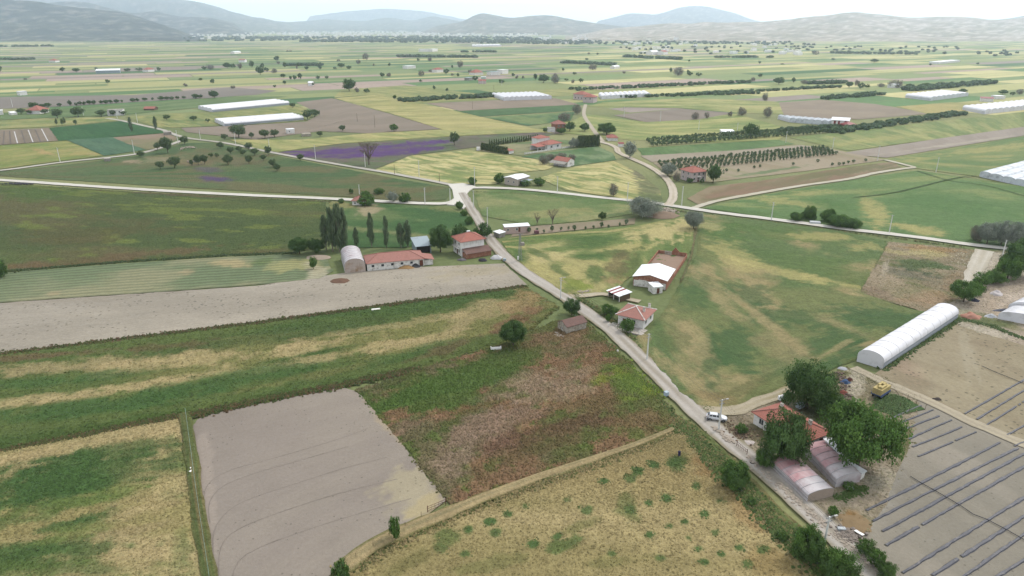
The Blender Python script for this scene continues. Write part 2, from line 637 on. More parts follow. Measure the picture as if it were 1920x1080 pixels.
# --- foreground
g1, g2, g3 = C(76, 104, 56), C(104, 122, 70), C(124, 128, 78)
st1, st2 = C(190, 170, 124), C(174, 156, 114)
field('wheat_field', [(-420, 930), (0, 845), (335, 783), (352, 870), (372, 1000), (392, 1180), (-420, 1180)], (0, 2, 5, 6),
      (C(164, 152, 102), C(182, 166, 120), C(122, 132, 76)), CROP, 0.05, 2.6, (0.012, 0.06), 11, relief=0.45, blobs=[
          (130, 880, 190, 28, -10, g1, .85), (250, 838, 90, 18, -14, g1, .8), (60, 915, 150, 35, -8, g1, .9), (200, 905, 60, 20, -20, g1, .8),
          (320, 835, 22, 30, 0, g1, .75), (150, 985, 110, 14, -14, g1, .85), (60, 1035, 130, 22, -6, g1, .8), (190, 970, 70, 14, -18, g1, .8),
          (330, 930, 40, 14, -15, g2, .7), (340, 1040, 30, 50, 5, g2, .6), (260, 960, 110, 30, -20, st1, .7), (260, 1040, 100, 50, 0, st1, .75),
          (270, 855, 80, 70, -30, st1, .75), (230, 1000, 120, 20, -10, st2, .7), (30, 860, 120, 10, -11, st1, .8), (120, 1070, 120, 14, 0, g1, .6),
          (100, 945, 60, 10, -10, st2, .6), (40, 980, 90, 12, -10, g2, .7), (310, 810, 60, 14, -12, st1, .8),
          (150, 895, 230, 34, -10, g1, .8), (240, 850, 110, 20, -12, g1, .7), (40, 925, 170, 40, -8, g1, .8), (60, 1040, 190, 30, -6, g1, .75), (150, 1000, 120, 16, -12, C(120, 132, 74), .7), (120, 950, 160, 12, -10, C(104, 122, 66), .7), (200, 930, 90, 12, -14, C(112, 128, 70), .7), (30, 1070, 180, 14, -5, C(96, 116, 62), .7)])
field('harrowed_field', [(362, 800), (372, 786), (400, 775), (520, 750), (640, 727), (668, 732), (690, 752), (760, 840), (838, 938), (800, 965), (700, 1022), (625, 1072), (500, 1180), (392, 1180), (376, 960)],
      (1, 5, 8, 13), (C(152, 141, 130), C(145, 134, 123), C(158, 147, 134)), FINE, 0.03, 3.0, (0.02, 0.05), 5, thr=(.35, .7), edge=.5, blobs=[
          (770, 925, 60, 45, 50, C(184, 172, 139), .6), (730, 790, 16, 90, -38, C(178, 160, 131), .6), (800, 950, 40, 22, -30, C(184, 168, 128), .7), (386, 900, 14, 130, -4, C(172, 158, 144), .5)])
field('weedy_crop_field', [(-420, 720), (0, 664), (500, 604), (985, 538), (1048, 575), (1000, 615), (940, 645), (790, 690), (640, 724), (500, 752), (345, 778), (0, 842), (-420, 928)], (0, 3, 5, 12),
      (C(80, 102, 54), C(98, 112, 62), C(132, 130, 80)), CROP, 0.04, 2.8, (0.012, 0.07), 21, relief=0.5, blobs=[
          (470, 640, 260, 16, -9, C(84, 98, 56), .6), (120, 690, 190, 14, -5, st2, .75), (330, 680, 190, 14, -7, st1, .7), (560, 655, 130, 10, -9, st1, .7), (250, 728, 170, 9, -9, st1, .8),
          (640, 668, 150, 10, -11, st1, .7), (800, 640, 110, 10, -12, st1, .65), (60, 752, 90, 9, -6, st1, .7), (900, 590, 80, 22, -16, st2, .75), (980, 570, 40, 26, -20, C(168, 140, 100), .7),
          (740, 612, 160, 7, -9, st1, .5), (620, 700, 200, 8, -12, C(118, 120, 72), .8), (200, 800, 220, 16, -10, C(74, 96, 48), .7), (70, 720, 180, 12, -6, g1, .8), (160, 770, 220, 16, -8, g1, .85),
          (450, 712, 200, 14, -10, g1, .8), (780, 665, 130, 12, -14, g1, .7), (60, 672, 120, 7, -5, RED, .6), (330, 650, 80, 8, -7, RED, .4), (960, 605, 60, 14, -25, C(132, 102, 76), .8), (840, 655, 90, 9, -18, C(120, 96, 72), .6),
          (500, 757, 160, 7, -11, C(110, 92, 66), .7), (200, 815, 200, 5, -11, C(118, 98, 72), .7)])
dock = C(118, 88, 72)
field('fallow_field', [(668, 732), (790, 692), (940, 648), (1040, 602), (1100, 600), (1150, 650), (1240, 745), (1275, 792), (1200, 826), (1040, 878), (905, 930), (842, 944), (760, 838)], (0, 4, 7, 11),
      (C(123, 114, 83), C(110, 114, 68), C(149, 116, 90), C(101, 116, 59)), WEED, 0.03, 2.4, (0.035, 0.05), 31, thr=(.40, .55), relief=0.35, blobs=[
          (800, 740, 130, 34, -14, C(85, 107, 50), .9), (900, 700, 100, 30, -18, C(90, 107, 55), .85), (740, 715, 60, 14, -18, C(92, 101, 59), .8), (985, 665, 60, 18, -15, C(105, 105, 66), .7),
          (850, 800, 80, 16, -22, C(92, 107, 57), .8), (1040, 640, 60, 22, -10, C(149, 114, 94), .7), (985, 715, 60, 16, -14, C(168, 144, 119), .75), (1040, 745, 90, 12, -8, C(165, 143, 115), .75),
          (900, 800, 80, 24, -22, C(152, 127, 110), .7), (840, 870, 50, 40, -30, C(147, 127, 104), .75), (930, 830, 50, 30, -20, C(151, 127, 106), .6), (1090, 700, 50, 8, -15, C(160, 138, 108), .6),
          (1060, 800, 170, 26, -16, dock, .75), (1000, 850, 120, 22, -20, C(118, 101, 72), .75), (1120, 760, 90, 20, -8, C(123, 107, 74), .7), (1190, 790, 60, 22, -14, C(142, 113, 86), .7),
          (1200, 720, 42, 30, 30, C(114, 140, 57), .7), (1160, 700, 22, 14, 0, YEL, .75), (1130, 715, 20, 12, 0, YEL, .7), (1215, 735, 24, 14, 30, YEL, .75), (1180, 750, 24, 8, 0, C(127, 147, 61), .7),
          (760, 800, 40, 12, -20, C(151, 125, 106), .6), (800, 760, 140, 8, -14, C(129, 99, 72), .5), (900, 760, 60, 10, -15, C(127, 101, 72), .6),
          (920, 800, 130, 24, -22, C(158, 132, 112), .7), (1010, 728, 100, 16, -12, C(164, 140, 118), .75), (850, 860, 50, 30, -35, C(154, 132, 112), .7), (800, 742, 150, 34, -14, C(88, 112, 56), .8), (930, 690, 110, 22, -18, C(92, 112, 58), .7), (1180, 720, 60, 26, 30, C(112, 134, 62), .6)])
# dry ditch bank between fallow and wheat
ribbon('dry_bank', [(640, 1068), (700, 1026), (770, 992), (842, 962), (920, 930), (1010, 896), (1100, 866), (1200, 832), (1262, 806)], (3.6, 1.4), CROP, C(176, 156, 116), 0.10, C(150, 138, 102), seed=5, edge=.8, crown=.35, verge=C(120, 118, 72))
field('ripe_wheat_field', [(500, 1180), (625, 1082), (700, 1040), (780, 1002), (860, 968), (1010, 908), (1110, 874), (1205, 840), (1262, 815), (1300, 818), (1370, 895), (1450, 985), (1540, 1080), (1640, 1180)], (0, 9, 13, 0 + 0) if False else (0, 8, 9, 13),
      (C(172, 154, 108), C(160, 146, 100), C(184, 166, 120)), CROP, 0.06, 2.4, (0.03, 0.05), 41, thr=(.35, .6), relief=0.5, blobs=[
          (878, 993, 11, 10, 0, g1, .9), (918, 978, 10, 8, 0, g1, .9), (840, 1008, 24, 16, 0, C(92, 112, 60), .75), (825, 1028, 12, 10, 0, g1, .7), (955, 965, 10, 8, 0, g1, .85), (1132, 905, 9, 7, 0, g1, .8), (1195, 885, 9, 7, 0, g1, .85),
          (1226, 875, 9, 6, 0, g1, .85), (1265, 868, 20, 14, 20, g1, .8), (1217, 946, 12, 8, 0, g1, .85), (1248, 937, 8, 7, 0, g1, .85), (1180, 965, 22, 34, 0, C(122, 126, 78), .8), (1185, 960, 12, 12, 0, g1, .7), (1060, 1025, 38, 14, -20, C(96, 114, 64), .85),
          (1000, 1023, 10, 8, 0, g1, .8), (1045, 1008, 14, 8, -20, g1, .7), (1218, 1005, 10, 6, 0, g1, .8), (1255, 990, 8, 8, 0, g1, .7), (1285, 980, 9, 6, 0, g1, .8), (1310, 1030, 10, 6, 0, g1, .85), (1352, 1040, 9, 6, 0, g1, .85), (1320, 1055, 10, 5, 0, g1, .85),
          (1385, 1028, 10, 6, 0, g1, .8), (1305, 912, 9, 12, 0, g1, .75), (1320, 965, 9, 6, 0, g1, .8), (1090, 990, 40, 10, -20, C(132, 130, 82), .7), (930, 1060, 60, 16, -10, C(126, 126, 78), .6), (1130, 1060, 80, 14, -10, C(132, 128, 80), .6),
          (1280, 860, 12, 12, 0, C(108, 118, 66), .6), (760, 1062, 60, 14, -28, C(128, 122, 78), .7), (1450, 1060, 50, 30, 30, C(158, 134, 88), .6), (1330, 860, 30, 30, 45, C(166, 130, 88), .6), (1400, 950, 30, 50, -40, C(170, 140, 96), .6)] + [(x, y, 11, 8, 0, C(84, 108, 60), .85) for (x, y) in [(878, 993), (918, 978), (955, 965), (1132, 905), (1195, 885), (1226, 875), (1217, 946), (1248, 937), (1000, 1023), (1045, 1008), (1218, 1005), (1255, 990), (1285, 980), (1310, 1030), (1352, 1040), (1320, 1055), (1385, 1028), (1305, 912), (1320, 965), (1340, 1000), (1290, 1010), (1180, 900), (1060, 940), (1100, 960), (985, 950), (930, 1000), (870, 1040), (1150, 1040), (1240, 1050), (1400, 1060), (1350, 940), (1265, 868), (1430, 1030)]])
ribbon('grass_verge', [(1262, 790), (1300, 806), (1352, 858), (1412, 922), (1480, 990), (1560, 1070), (1640, 1160)], (3.4, 4.6), WEED, C(104, 118, 70), 0.07, C(132, 122, 82), seed=19, edge=.5)
# fence-line verge between the two left fields
ribbon('grass_verge', [(346, 776), (358, 850), (368, 930), (380, 1010), (394, 1090), (402, 1180)], (2.6, 2.2), WEED, C(92, 104, 60), 0.14, C(126, 116, 78), seed=9, edge=.5, crown=.2)
# --- strip of grey soil and mown hay
field('ploughed_field', [(-500, 610), (0, 568), (300, 548), (480, 536), (640, 512), (800, 500), (945, 494), (988, 534), (500, 600), (0, 662), (-500, 730)], (0, 6, 7, 10),
      (C(169, 160, 145), C(160, 151, 136), C(176, 166, 149)), CLOD, 0.02, 4, (0.012, 0.05), 51, thr=(.35, .65), edge=.5, blobs=[(120, 560, 200, 8, -4, C(150, 140, 124), .5), (880, 510, 80, 14, -3, C(172, 160, 132), .6)])
field('mown_hay_field', [(-500, 560), (0, 512), (200, 496), (420, 482), (540, 477), (612, 486), (626, 508), (600, 522), (480, 534), (300, 547), (0, 567), (-500, 608)], (0, 5, 7, 11),
      (C(112, 124, 92), C(122, 130, 98), C(144, 142, 110)), STRIPE, 0.02, 3.2, (0.02, 0.05), 61, thr=(.45, .65), blobs=[
          (440, 496, 30, 10, 0, C(172, 156, 116), .8), (560, 500, 60, 14, 0, C(160, 156, 108), .8), (350, 510, 16, 6, 0, C(170, 152, 118), .6), (100, 550, 16, 5, 0, C(170, 152, 118), .6), (590, 510, 30, 14, 0, C(186, 176, 150), .7), (490, 490, 20, 8, -10, C(92, 110, 66), .7)])
field('rough_meadow', [(-500, 545), (0, 508), (250, 490), (420, 478), (560, 472), (606, 465), (606, 420), (612, 378), (480, 371), (240, 359), (0, 343), (-500, 310)], (0, 5, 7, 11),
      (C(90, 102, 58), C(82, 96, 56), C(102, 98, 64), C(114, 124, 62)), WEED, 0.01, 3.2, (0.012, 0.035), 71, thr=(.40, .58), relief=.3, blobs=[
          (150, 440, 150, 20, -3, C(96, 90, 56), .6), (250, 480, 180, 8, -6, C(112, 92, 66), .7), (60, 500, 80, 8, -4, C(116, 94, 68), .7), (560, 400, 50, 20, 0, C(100, 108, 62), .5), (60, 365, 80, 14, 0, C(86, 108, 52), .6), (380, 365, 140, 5, 2, C(112, 86, 70), .6)])
field('green_field', [(640, 464), (760, 464), (850, 452), (882, 440), (893, 415), (845, 388), (655, 379), (618, 376), (610, 420)], (0, 3, 5, 7),
      (C(74, 104, 60), C(84, 112, 66), C(106, 122, 76)), CROP, 0.03, 3, (0.03, 0.06), 81, relief=.4, blobs=[(750, 440, 110, 4, 6, C(142, 142, 96), .7), (640, 385, 30, 12, 0, C(158, 148, 98), .7), (690, 392, 20, 14, 0, C(176, 158, 128), .8), (840, 392, 40, 5, 5, C(140, 138, 90), .6)])
# --- triangle meadow between the two pale roads, purple flowers
field('tree_meadow', [(-300, 342), (0, 330), (350, 352), (600, 366), (790, 378), (838, 374), (846, 352), (760, 338), (560, 300), (400, 268), (348, 268), (260, 292), (130, 308), (0, 322), (-300, 340)], (0, 5, 10, 14),
      (C(84, 106, 66), C(98, 112, 72), C(112, 108, 74)), WEED, 0.015, 3, (0.015, 0.04), 91, thr=(.42, .6), blobs=[
          (405, 335, 30, 5, 3, PURPLE, .75), (360, 305, 70, 8, 8, C(140, 122, 92), .55), (430, 300, 90, 10, 6, C(120, 106, 78), .6), (300, 300, 50, 6, -6, C(150, 140, 108), .6), (200, 318, 90, 8, -3, C(90, 112, 70), .6), (500, 330, 120, 10, 4, C(80, 104, 66), .6), (250, 303, 24, 3, 0, C(170, 150, 124), .7), (390, 318, 30, 6, 5, PURPLE, .35)])
# --- right of the junction
field('green_field', [(905, 405), (1000, 423), (1100, 414), (1196, 400), (1190, 380), (1100, 369), (960, 356), (886, 356)], (0, 3, 4, 7) if False else (1, 3, 4, 7),
      (C(104, 126, 76), C(122, 136, 86), C(152, 152, 104)), CROP, 0.03, 3, (0.02, 0.05), 101, relief=.3, thr=(.42, .6), blobs=[(1050, 400, 90, 8, -4, C(156, 152, 102), .7), (1000, 372, 90, 6, 5, C(148, 148, 100), .5), (935, 420, 30, 10, 0, C(140, 138, 92), .5), (1160, 402, 40, 5, -6, C(82, 104, 62), .7)])
field('sapling_plot', [(958, 444), (1190, 420), (1192, 409), (1000, 424), (962, 430)], (0, 1, 2, 4), (C(156, 142, 120), C(144, 132, 108)), CLODF, 0.05, 3, (0.03, 0.05), 111, edge=.3)
yl, yl2 = C(196, 182, 128), C(180, 170, 112)
field('patchy_wheat_field', [(950, 470), (985, 508), (1055, 556), (1110, 553), (1150, 548), (1180, 520), (1240, 505), (1300, 470), (1306, 420), (1290, 405), (1190, 423), (958, 446), (940, 452)], (0, 2, 7, 11),
      (C(104, 124, 70), C(118, 132, 78), C(176, 166, 112)), CROP, 0.04, 2.4, (0.03, 0.05), 121, relief=.4, thr=(.42, .58), blobs=[
          (1020, 462, 60, 8, -6, yl, .6), (1030, 485, 50, 10, -10, yl, .75), (1060, 510, 40, 14, -20, yl2, .75), (1230, 440, 70, 22, -10, yl, .9), (1180, 465, 60, 14, -10, yl2, .8), (1140, 500, 60, 10, -20, yl2, .8), (1000, 500, 30, 8, 10, yl2, .7),
          (1110, 455, 60, 12, -4, g1, .75), (1125, 480, 60, 7, -5, g1, .8), (1010, 478, 30, 6, 25, g1, .7), (1045, 505, 22, 8, 40, g1, .7), (1210, 452, 13, 12, 0, g1, .8), (1120, 520, 22, 16, 30, g1, .8), (1165, 505, 24, 30, 40, C(112, 100, 70), .7), (1190, 490, 14, 24, 30, C(96, 108, 62), .7),
          (1150, 530, 30, 10, 0, C(162, 134, 98), .7), (1080, 537, 30, 12, 0, C(122, 138, 56), .75), (1060, 547, 20, 6, 0, C(110, 122, 70), .7), (990, 455, 30, 5, 0, g2, .6), (1280, 420, 22, 12, -20, yl, .8), (1010, 520, 20, 10, 40, yl2, .6), (975, 478, 12, 20, -30, g1, .6)])
gb = C(74, 102, 62)
field('green_wheat_field', [(1185, 640), (1268, 742), (1300, 768), (1372, 766), (1500, 718), (1612, 672), (1740, 586), (1700, 578), (1612, 548), (1640, 500), (1664, 452), (1560, 430), (1400, 410), (1310, 400), (1308, 470), (1282, 520), (1240, 592)], (0, 5, 10, 13),
      (C(102, 120, 74), C(122, 128, 82), C(166, 150, 108)), CROP, 0.05, 2.2, (0.02, 0.035), 131, relief=.45, thr=(.45, .66), blobs=[
          (1380, 640, 60, 60, 40, gb, .8), (1330, 690, 40, 40, 30, gb, .75), (1500, 600, 130, 22, 10, gb, .75), (1640, 600, 100, 20, 8, gb, .8), (1410, 560, 60, 24, 20, gb, .7), (1560, 640, 80, 20, -20, gb, .75), (1480, 690, 60, 24, -10, gb, .5), (1560, 680, 60, 14, -25, gb, .8), (1300, 560, 30, 50, 30, gb, .5),
          (1460, 440, 110, 14, 6, C(92, 116, 62), .75), (1520, 500, 110, 22, 6, C(98, 118, 66), .6), (1350, 440, 40, 20, 5, C(90, 116, 62), .7), (1600, 530, 60, 14, 10, C(98, 114, 64), .6), (1400, 470, 60, 8, 10, C(90, 112, 64), .6),
          (1370, 480, 60, 22, 30, yl2, .6), (1480, 515, 120, 9, 14, yl2, .75), (1560, 530, 60, 6, 12, yl2, .7), (1540, 445, 60, 8, 4, yl2, .6), (1620, 465, 40, 10, 0, yl2, .6), (1440, 610, 110, 9, 38, st2, .65), (1370, 585, 60, 14, 40, st2, .6), (1300, 640, 26, 60, -20, st2, .6), (1270, 700, 50, 16, 40, st2, .6), (1460, 650, 60, 26, 20, C(158, 144, 104), .55),
          (1570, 610, 60, 8, 20, st2, .5), (1400, 730, 60, 12, -20, C(96, 104, 62), .6), (1320, 745, 50, 8, 10, C(150, 130, 92), .6), (1330, 425, 30, 8, 10, yl, .5), (1560, 660, 40, 5, -30, st2, .55), (1260, 640, 30, 22, 40, C(104, 114, 72), .6)])
field('rubble_plot', [(1612, 550), (1742, 588), (1795, 562), (1812, 520), (1834, 470), (1760, 462), (1668, 454), (1640, 502)], (0, 1, 4, 6),
      (C(164, 148, 122), C(150, 136, 110), C(120, 120, 80)), WEED, 0.06, 2.2, (0.05, 0.08), 141, thr=(.42, .6), blobs=[
          (1720, 500, 60, 14, 6, C(86, 104, 62), .9), (1760, 500, 30, 10, 10, C(92, 108, 68), .8), (1700, 512, 60, 12, 12, C(92, 98, 80), .6), (1740, 468, 70, 6, 4, C(166, 134, 92), .7), (1730, 476, 70, 7, 5, yl, .6), (1660, 500, 8, 16, 20, C(186, 172, 150), .7), (1740, 560, 50, 14, 0, C(170, 142, 112), .7), (1790, 540, 20, 30, 10, C(156, 130, 100), .5), (1690, 545, 40, 12, 10, C(160, 146, 116), .6), (1640, 545, 30, 12, 20, C(150, 130, 108), .7)])
field('yard_ground', [(1790, 470), (1770, 570), (1800, 612), (1960, 660), (1960, 470), (1850, 470)], (0, 2, 3, 4), (C(178, 162, 142), C(190, 178, 158), C(132, 130, 92)), WEED, 0.05, 2.5, (0.05, 0.05), 151, thr=(.42, .6), blobs=[(1840, 520, 12, 40, 20, C(206, 194, 176), .9), (1870, 570, 30, 16, 0, C(196, 176, 152), .8), (1830, 600, 60, 8, 10, C(98, 112, 70), .7), (1780, 545, 24, 20, 0, C(150, 128, 98), .6), (1900, 560, 40, 14, -10, C(200, 184, 166), .8)])
# --- ploughed and mulched plot on the right
field('ploughed_field', [(1640, 702), (1720, 742), (1820, 790), (1960, 842), (2120, 900), (2120, 700), (1960, 648), (1795, 606), (1700, 660)], (0, 4, 5, 7),
      (C(156, 144, 118), C(148, 134, 110), C(164, 152, 126)), CLOD, 0.03, 3, (0.03, 0.05), 161, thr=(.35, .65), blobs=[(1810, 660, 10, 50, -10, C(172, 162, 138), .6), (1830, 690, 5, 40, -14, C(172, 162, 138), .5), (1700, 690, 50, 14, 20, C(166, 146, 124), .7), (1780, 720, 80, 14, 25, C(170, 158, 130), .6)])
field('mulched_plot', [(1590, 1010), (1650, 1095), (1740, 1220), (2200, 1220), (2120, 905), (1960, 846), (1820, 794), (1722, 748), (1690, 800), (1640, 900)], (0, 2, 3, 7) if False else (0, 2, 4, 7),
      (C(154, 146, 131), C(146, 139, 125), C(161, 152, 137)), FINE, 0.045, 3, (0.03, 0.05), 171, thr=(.35, .65), blobs=[(1640, 930, 40, 60, 20, C(164, 158, 146), .6), (1800, 780, 90, 8, 28, C(164, 156, 142), .6)])
# --- farmyard around the big walnut trees
field('farm_yard', [(1340, 800), (1420, 880), (1500, 955), (1560, 1010), (1600, 1040), (1660, 940), (1700, 850), (1715, 800), (1725, 745), (1660, 708), (1590, 690), (1500, 718), (1420, 755), (1380, 770)], (0, 4, 8, 10),
      (C(166, 152, 130), C(150, 138, 112), C(120, 116, 80)), WEED, 0.07, 2.4, (0.06, 0.07), 181, thr=(.42, .6), blobs=[(1605, 720, 22, 50, 10, C(192, 180, 160), .85), (1640, 690, 20, 10, 0, C(158, 128, 92), .7), (1670, 755, 40, 26, 0, C(84, 104, 62), .8), (1560, 770, 90, 40, 20, C(92, 104, 66), .6), (1600, 978, 26, 24, 20, C(158, 124, 84), .9), (1650, 900, 40, 26, 0, C(186, 176, 154), .7), (1400, 800, 50, 14, 40, C(128, 114, 92), .7), (1590, 925, 40, 10, -14, C(96, 112, 66), .7)])
# --- second band: beyond the roads
field('green_wheat_field', [(1318, 390), (1440, 408), (1560, 425), (1700, 440), (1830, 457), (1990, 476), (1990, 368), (1920, 350), (1836, 338), (1720, 320), (1640, 330), (1590, 339), (1430, 366)], (0, 5, 8, 12),
      (C(104, 130, 80), C(116, 138, 86), C(140, 150, 96)), CROP, 0.03, 3, (0.012, 0.03), 191, relief=.3, thr=(.45, .65), blobs=[(1480, 380, 90, 8, 8, yl2, .6), (1640, 402, 40, 22, 50, yl2, .8), (1720, 430, 60, 8, 8, yl2, .8), (1560, 385, 60, 10, 6, C(88, 120, 66), .6), (1760, 380, 130, 22, 8, C(90, 122, 70), .6), (1520, 362, 60, 6, -4, yl2, .5), (1400, 400, 50, 8, 6, C(96, 120, 70), .6)])
field('brown_fallow_field', [(1288, 372), (1310, 384), (1420, 364), (1590, 336), (1692, 317), (1676, 303), (1600, 312), (1420, 340), (1330, 350)], (0, 4, 5, 8),
      (C(142, 118, 96), C(122, 116, 82), C(150, 134, 108)), CLODF, 0.03, 3, (0.02, 0.06), 201, blobs=[(1600, 320, 60, 7, -8, C(112, 112, 76), .7), (1450, 345, 60, 6, -8, C(122, 116, 84), .6)])
field('orchard_ground', [(1225, 305), (1255, 330), (1330, 342), (1500, 322), (1660, 300), (1560, 280), (1380, 295)], (0, 2, 4, 5) if False else (0, 2, 4, 6),
      (C(166, 152, 128), C(156, 142, 116), C(150, 144, 110)), CLODF, 0.02, 3, (0.02, 0.06), 211, thr=(.45, .7), blobs=[(1440, 322, 70, 3, -9, C(96, 120, 76), .8)])
field('ploughed_field', [(1200, 292), (1222, 304), (1560, 279), (1500, 272), (1380, 282)], (0, 1, 2, 3), (C(166, 154, 134), C(158, 146, 126)), CLODF, 0.03, 4, seed=212)
field('green_field', [(1195, 278), (1205, 292), (1380, 282), (1490, 270), (1460, 262), (1320, 270)], (0, 1, 3, 4), (C(98, 124, 76), C(110, 132, 84)), CROPF, 0.02, 4, seed=213)
field('ploughed_field', [(1585, 286), (1620, 292), (1662, 296), (1920, 254), (2000, 244), (2000, 228), (1920, 238), (1760, 260)], (0, 2, 4, 5), (C(164, 152, 138), C(156, 144, 130)), CLODF, 0.04, 4, seed=214, blobs=[(1790, 270, 140, 2, -8, C(178, 168, 150), .8)])
field('green_wheat_field', [(1654, 300), (1720, 316), (1840, 332), (1990, 330), (1990, 244), (1920, 256), (1760, 282)], (0, 2, 4, 5) if False else (0, 3, 4, 6), (C(112, 134, 84), C(128, 142, 90), C(156, 156, 102)), CROP, 0.02, 3.4, (0.02, 0.05), 215, blobs=[(1850, 280, 80, 6, -6, yl2, .6), (1720, 300, 50, 4, -6, yl2, .5)])
field('wheat_field', [(1480, 258), (1590, 283), (1760, 260), (1990, 228), (1990, 206), (1900, 212), (1700, 234)], (0, 1, 3, 4), (C(140, 148, 94), C(160, 160, 106), C(120, 136, 84)), CROPF, 0.02, 3.4, (0.015, 0.05), 216, blobs=[(1640, 262, 90, 5, -7, yl2, .5)])
# --- lavender, wheat and villas
LAV = dict(pal=(C(108, 104, 86), C(112, 100, 92), C(100, 112, 80)), mat=CROPF, res=1.8, ns=(0.02, 0.08), blobs=[(610, 290, 90, 7, -3, C(96, 74, 104), .7), (720, 283, 110, 9, -4, C(96, 74, 104), .7), (660, 284, 60, 3, -4, PURPLE, .72), (735, 289, 60, 4, -5, PURPLE, .72), (600, 287, 70, 4, -4, PURPLE, .72), (700, 276, 90, 5, -4, PURPLE, .72), (650, 293, 60, 4, -3, PURPLE, .72), (780, 270, 80, 5, -4, PURPLE, .75), (760, 282, 60, 4, -5, PURPLE, .72), (560, 285, 40, 2, 0, PURPLE, .8), (930, 262, 60, 6, -4, C(96, 112, 76), .7), (690, 307, 60, 6, 0, C(98, 112, 74), .7), (640, 281, 40, 3, -3, PURPLE, .8), (830, 266, 30, 3, 0, PURPLE, .6)])
field('flower_field', [(522, 286), (560, 297), (640, 312), (700, 318), (772, 291), (760, 263), (640, 270)], (0, 3, 5, 6), LAV['pal'], CROPF, 0.02, LAV['res'], LAV['ns'], 221, LAV['blobs'])
field('weedy_strip', [(772, 291), (868, 279), (990, 263), (1056, 248), (1050, 246), (840, 257), (760, 263)], (0, 3, 4, 6), LAV['pal'], CROPF, 0.02, LAV['res'], LAV['ns'], 222, LAV['blobs'])
wy, wy2, wg = C(186, 176, 120), C(198, 188, 134), C(122, 138, 82)
field('wheat_field', [(704, 318), (780, 334), (850, 345), (930, 346), (944, 326), (1026, 318), (1040, 312), (1000, 298), (880, 282), (770, 292)], (0, 2, 6, 8) if False else (0, 3, 6, 8),
      (wy, wy2, C(128, 140, 84)), CROPF, 0.03, 1.9, (0.045, 0.20), 231, thr=(.40, .58), blobs=[(920, 296, 40, 5, 0, wg, .8), (800, 305, 40, 4, 0, wg, .7), (860, 322, 14, 14, 0, wg, .6), (960, 308, 30, 4, 0, wg, .7), (840, 332, 40, 5, 5, wg, .6), (740, 316, 40, 3, 8, wg, .6), (870, 340, 30, 4, 0, wg, .6), (900, 284, 30, 3, 0, wg, .5)])
field('wheat_field', [(1010, 334), (1060, 356), (1190, 376), (1244, 382), (1238, 356), (1196, 322), (1150, 302), (1080, 312)], (0, 3, 6, 7) if False else (0, 2, 5, 7),
      (wy, wy2, C(128, 140, 84)), CROPF, 0.03, 1.9, (0.045, 0.20), 241, thr=(.40, .58), blobs=[(1060, 346, 50, 4, 4, wg, .7), (1110, 338, 50, 3, 0, wg, .6), (1150, 360, 50, 3, 5, wg, .5), (1225, 356, 34, 22, 40, C(104, 108, 78), .8), (1190, 318, 24, 9, 40, C(108, 104, 82), .8), (1230, 374, 30, 8, 10, C(98, 110, 72), .8)])
field('green_field', [(975, 294), (1046, 302), (1072, 312), (1156, 300), (1150, 288), (1120, 274), (1040, 284)], (0, 2, 3, 5), (C(86, 114, 74), C(98, 122, 80), C(130, 146, 106)), CROPF, 0.03, 2.4, (0.04, 0.1), 251)
field('villa_garden', [(890, 282), (975, 292), (1080, 280), (1130, 268), (1060, 262), (960, 268)], (0, 1, 3, 5) if False else (0, 2, 3, 5), (C(110, 126, 84), C(150, 146, 110)), CROPF, 0.035, 3, seed=252)
field('wheat_field', [(430, 262), (470, 276), (520, 285), (640, 269), (850, 255), (1060, 246), (1000, 241), (830, 243), (690, 250), (560, 262)], (0, 2, 5, 6), (C(158, 158, 102), C(176, 168, 112), C(138, 146, 88)), CROPF, 0.02, 2.8, (0.02, 0.1), 253)
field('wheat_field', [(626, 184), (700, 178), (800, 196), (1000, 241), (1040, 250), (960, 244), (830, 243), (730, 212)], (0, 1, 4, 6), (C(166, 160, 104), C(182, 172, 116), C(142, 146, 90)), CROPF, 0.02, 2.8, (0.02, 0.1), 254)
field('ploughed_field', [(556, 192), (622, 184), (726, 212), (826, 242), (690, 250), (600, 246), (480, 262), (350, 248), (340, 240), (480, 234), (575, 228), (600, 214)], (0, 1, 3, 8), (C(148, 134, 118), C(140, 128, 112)), CLODF, 0.02, 3.2, seed=255)
field('ploughed_field', [(800, 194), (862, 208), (1086, 196), (1040, 184), (930, 188)], (0, 1, 2, 3), (C(154, 138, 120), C(146, 132, 114)), CLODF, 0.03, 3.2, seed=256)
field('green_field', [(862, 209), (900, 219), (1084, 207), (1088, 197)], (0, 1, 2, 3), (C(82, 110, 70), C(90, 116, 74)), CROPF, 0.03, 3.2, seed=257)
field('green_field', [(905, 220), (990, 236), (1070, 226), (1078, 210)], (0, 1, 2, 3), (C(84, 114, 74), C(122, 138, 88)), CROPF, 0.04, 3.2, seed=258)
field('wheat_field', [(1010, 240), (1060, 250), (1180, 262), (1330, 268), (1460, 262), (1490, 244), (1380, 214), (1200, 228), (1100, 214), (1075, 226)], (0, 3, 6, 8) if False else (0, 4, 6, 9), (C(150, 156, 98), C(174, 170, 112), C(126, 142, 84)), CROPF, 0.02, 3, (0.015, 0.07), 259)
field('ploughed_field', [(1150, 216), (1210, 229), (1310, 224), (1376, 212), (1280, 204)], (0, 1, 3, 4), (C(146, 134, 120), C(138, 126, 112)), CLODF, 0.05, 3.2, seed=260)
field('ploughed_field', [(1470, 216), (1520, 222), (1610, 224), (1745, 213), (1640, 195), (1540, 187), (1460, 192)], (0, 3, 5, 6), (C(158, 144, 124), C(150, 136, 118)), CLODF, 0.03, 3.2, seed=261)
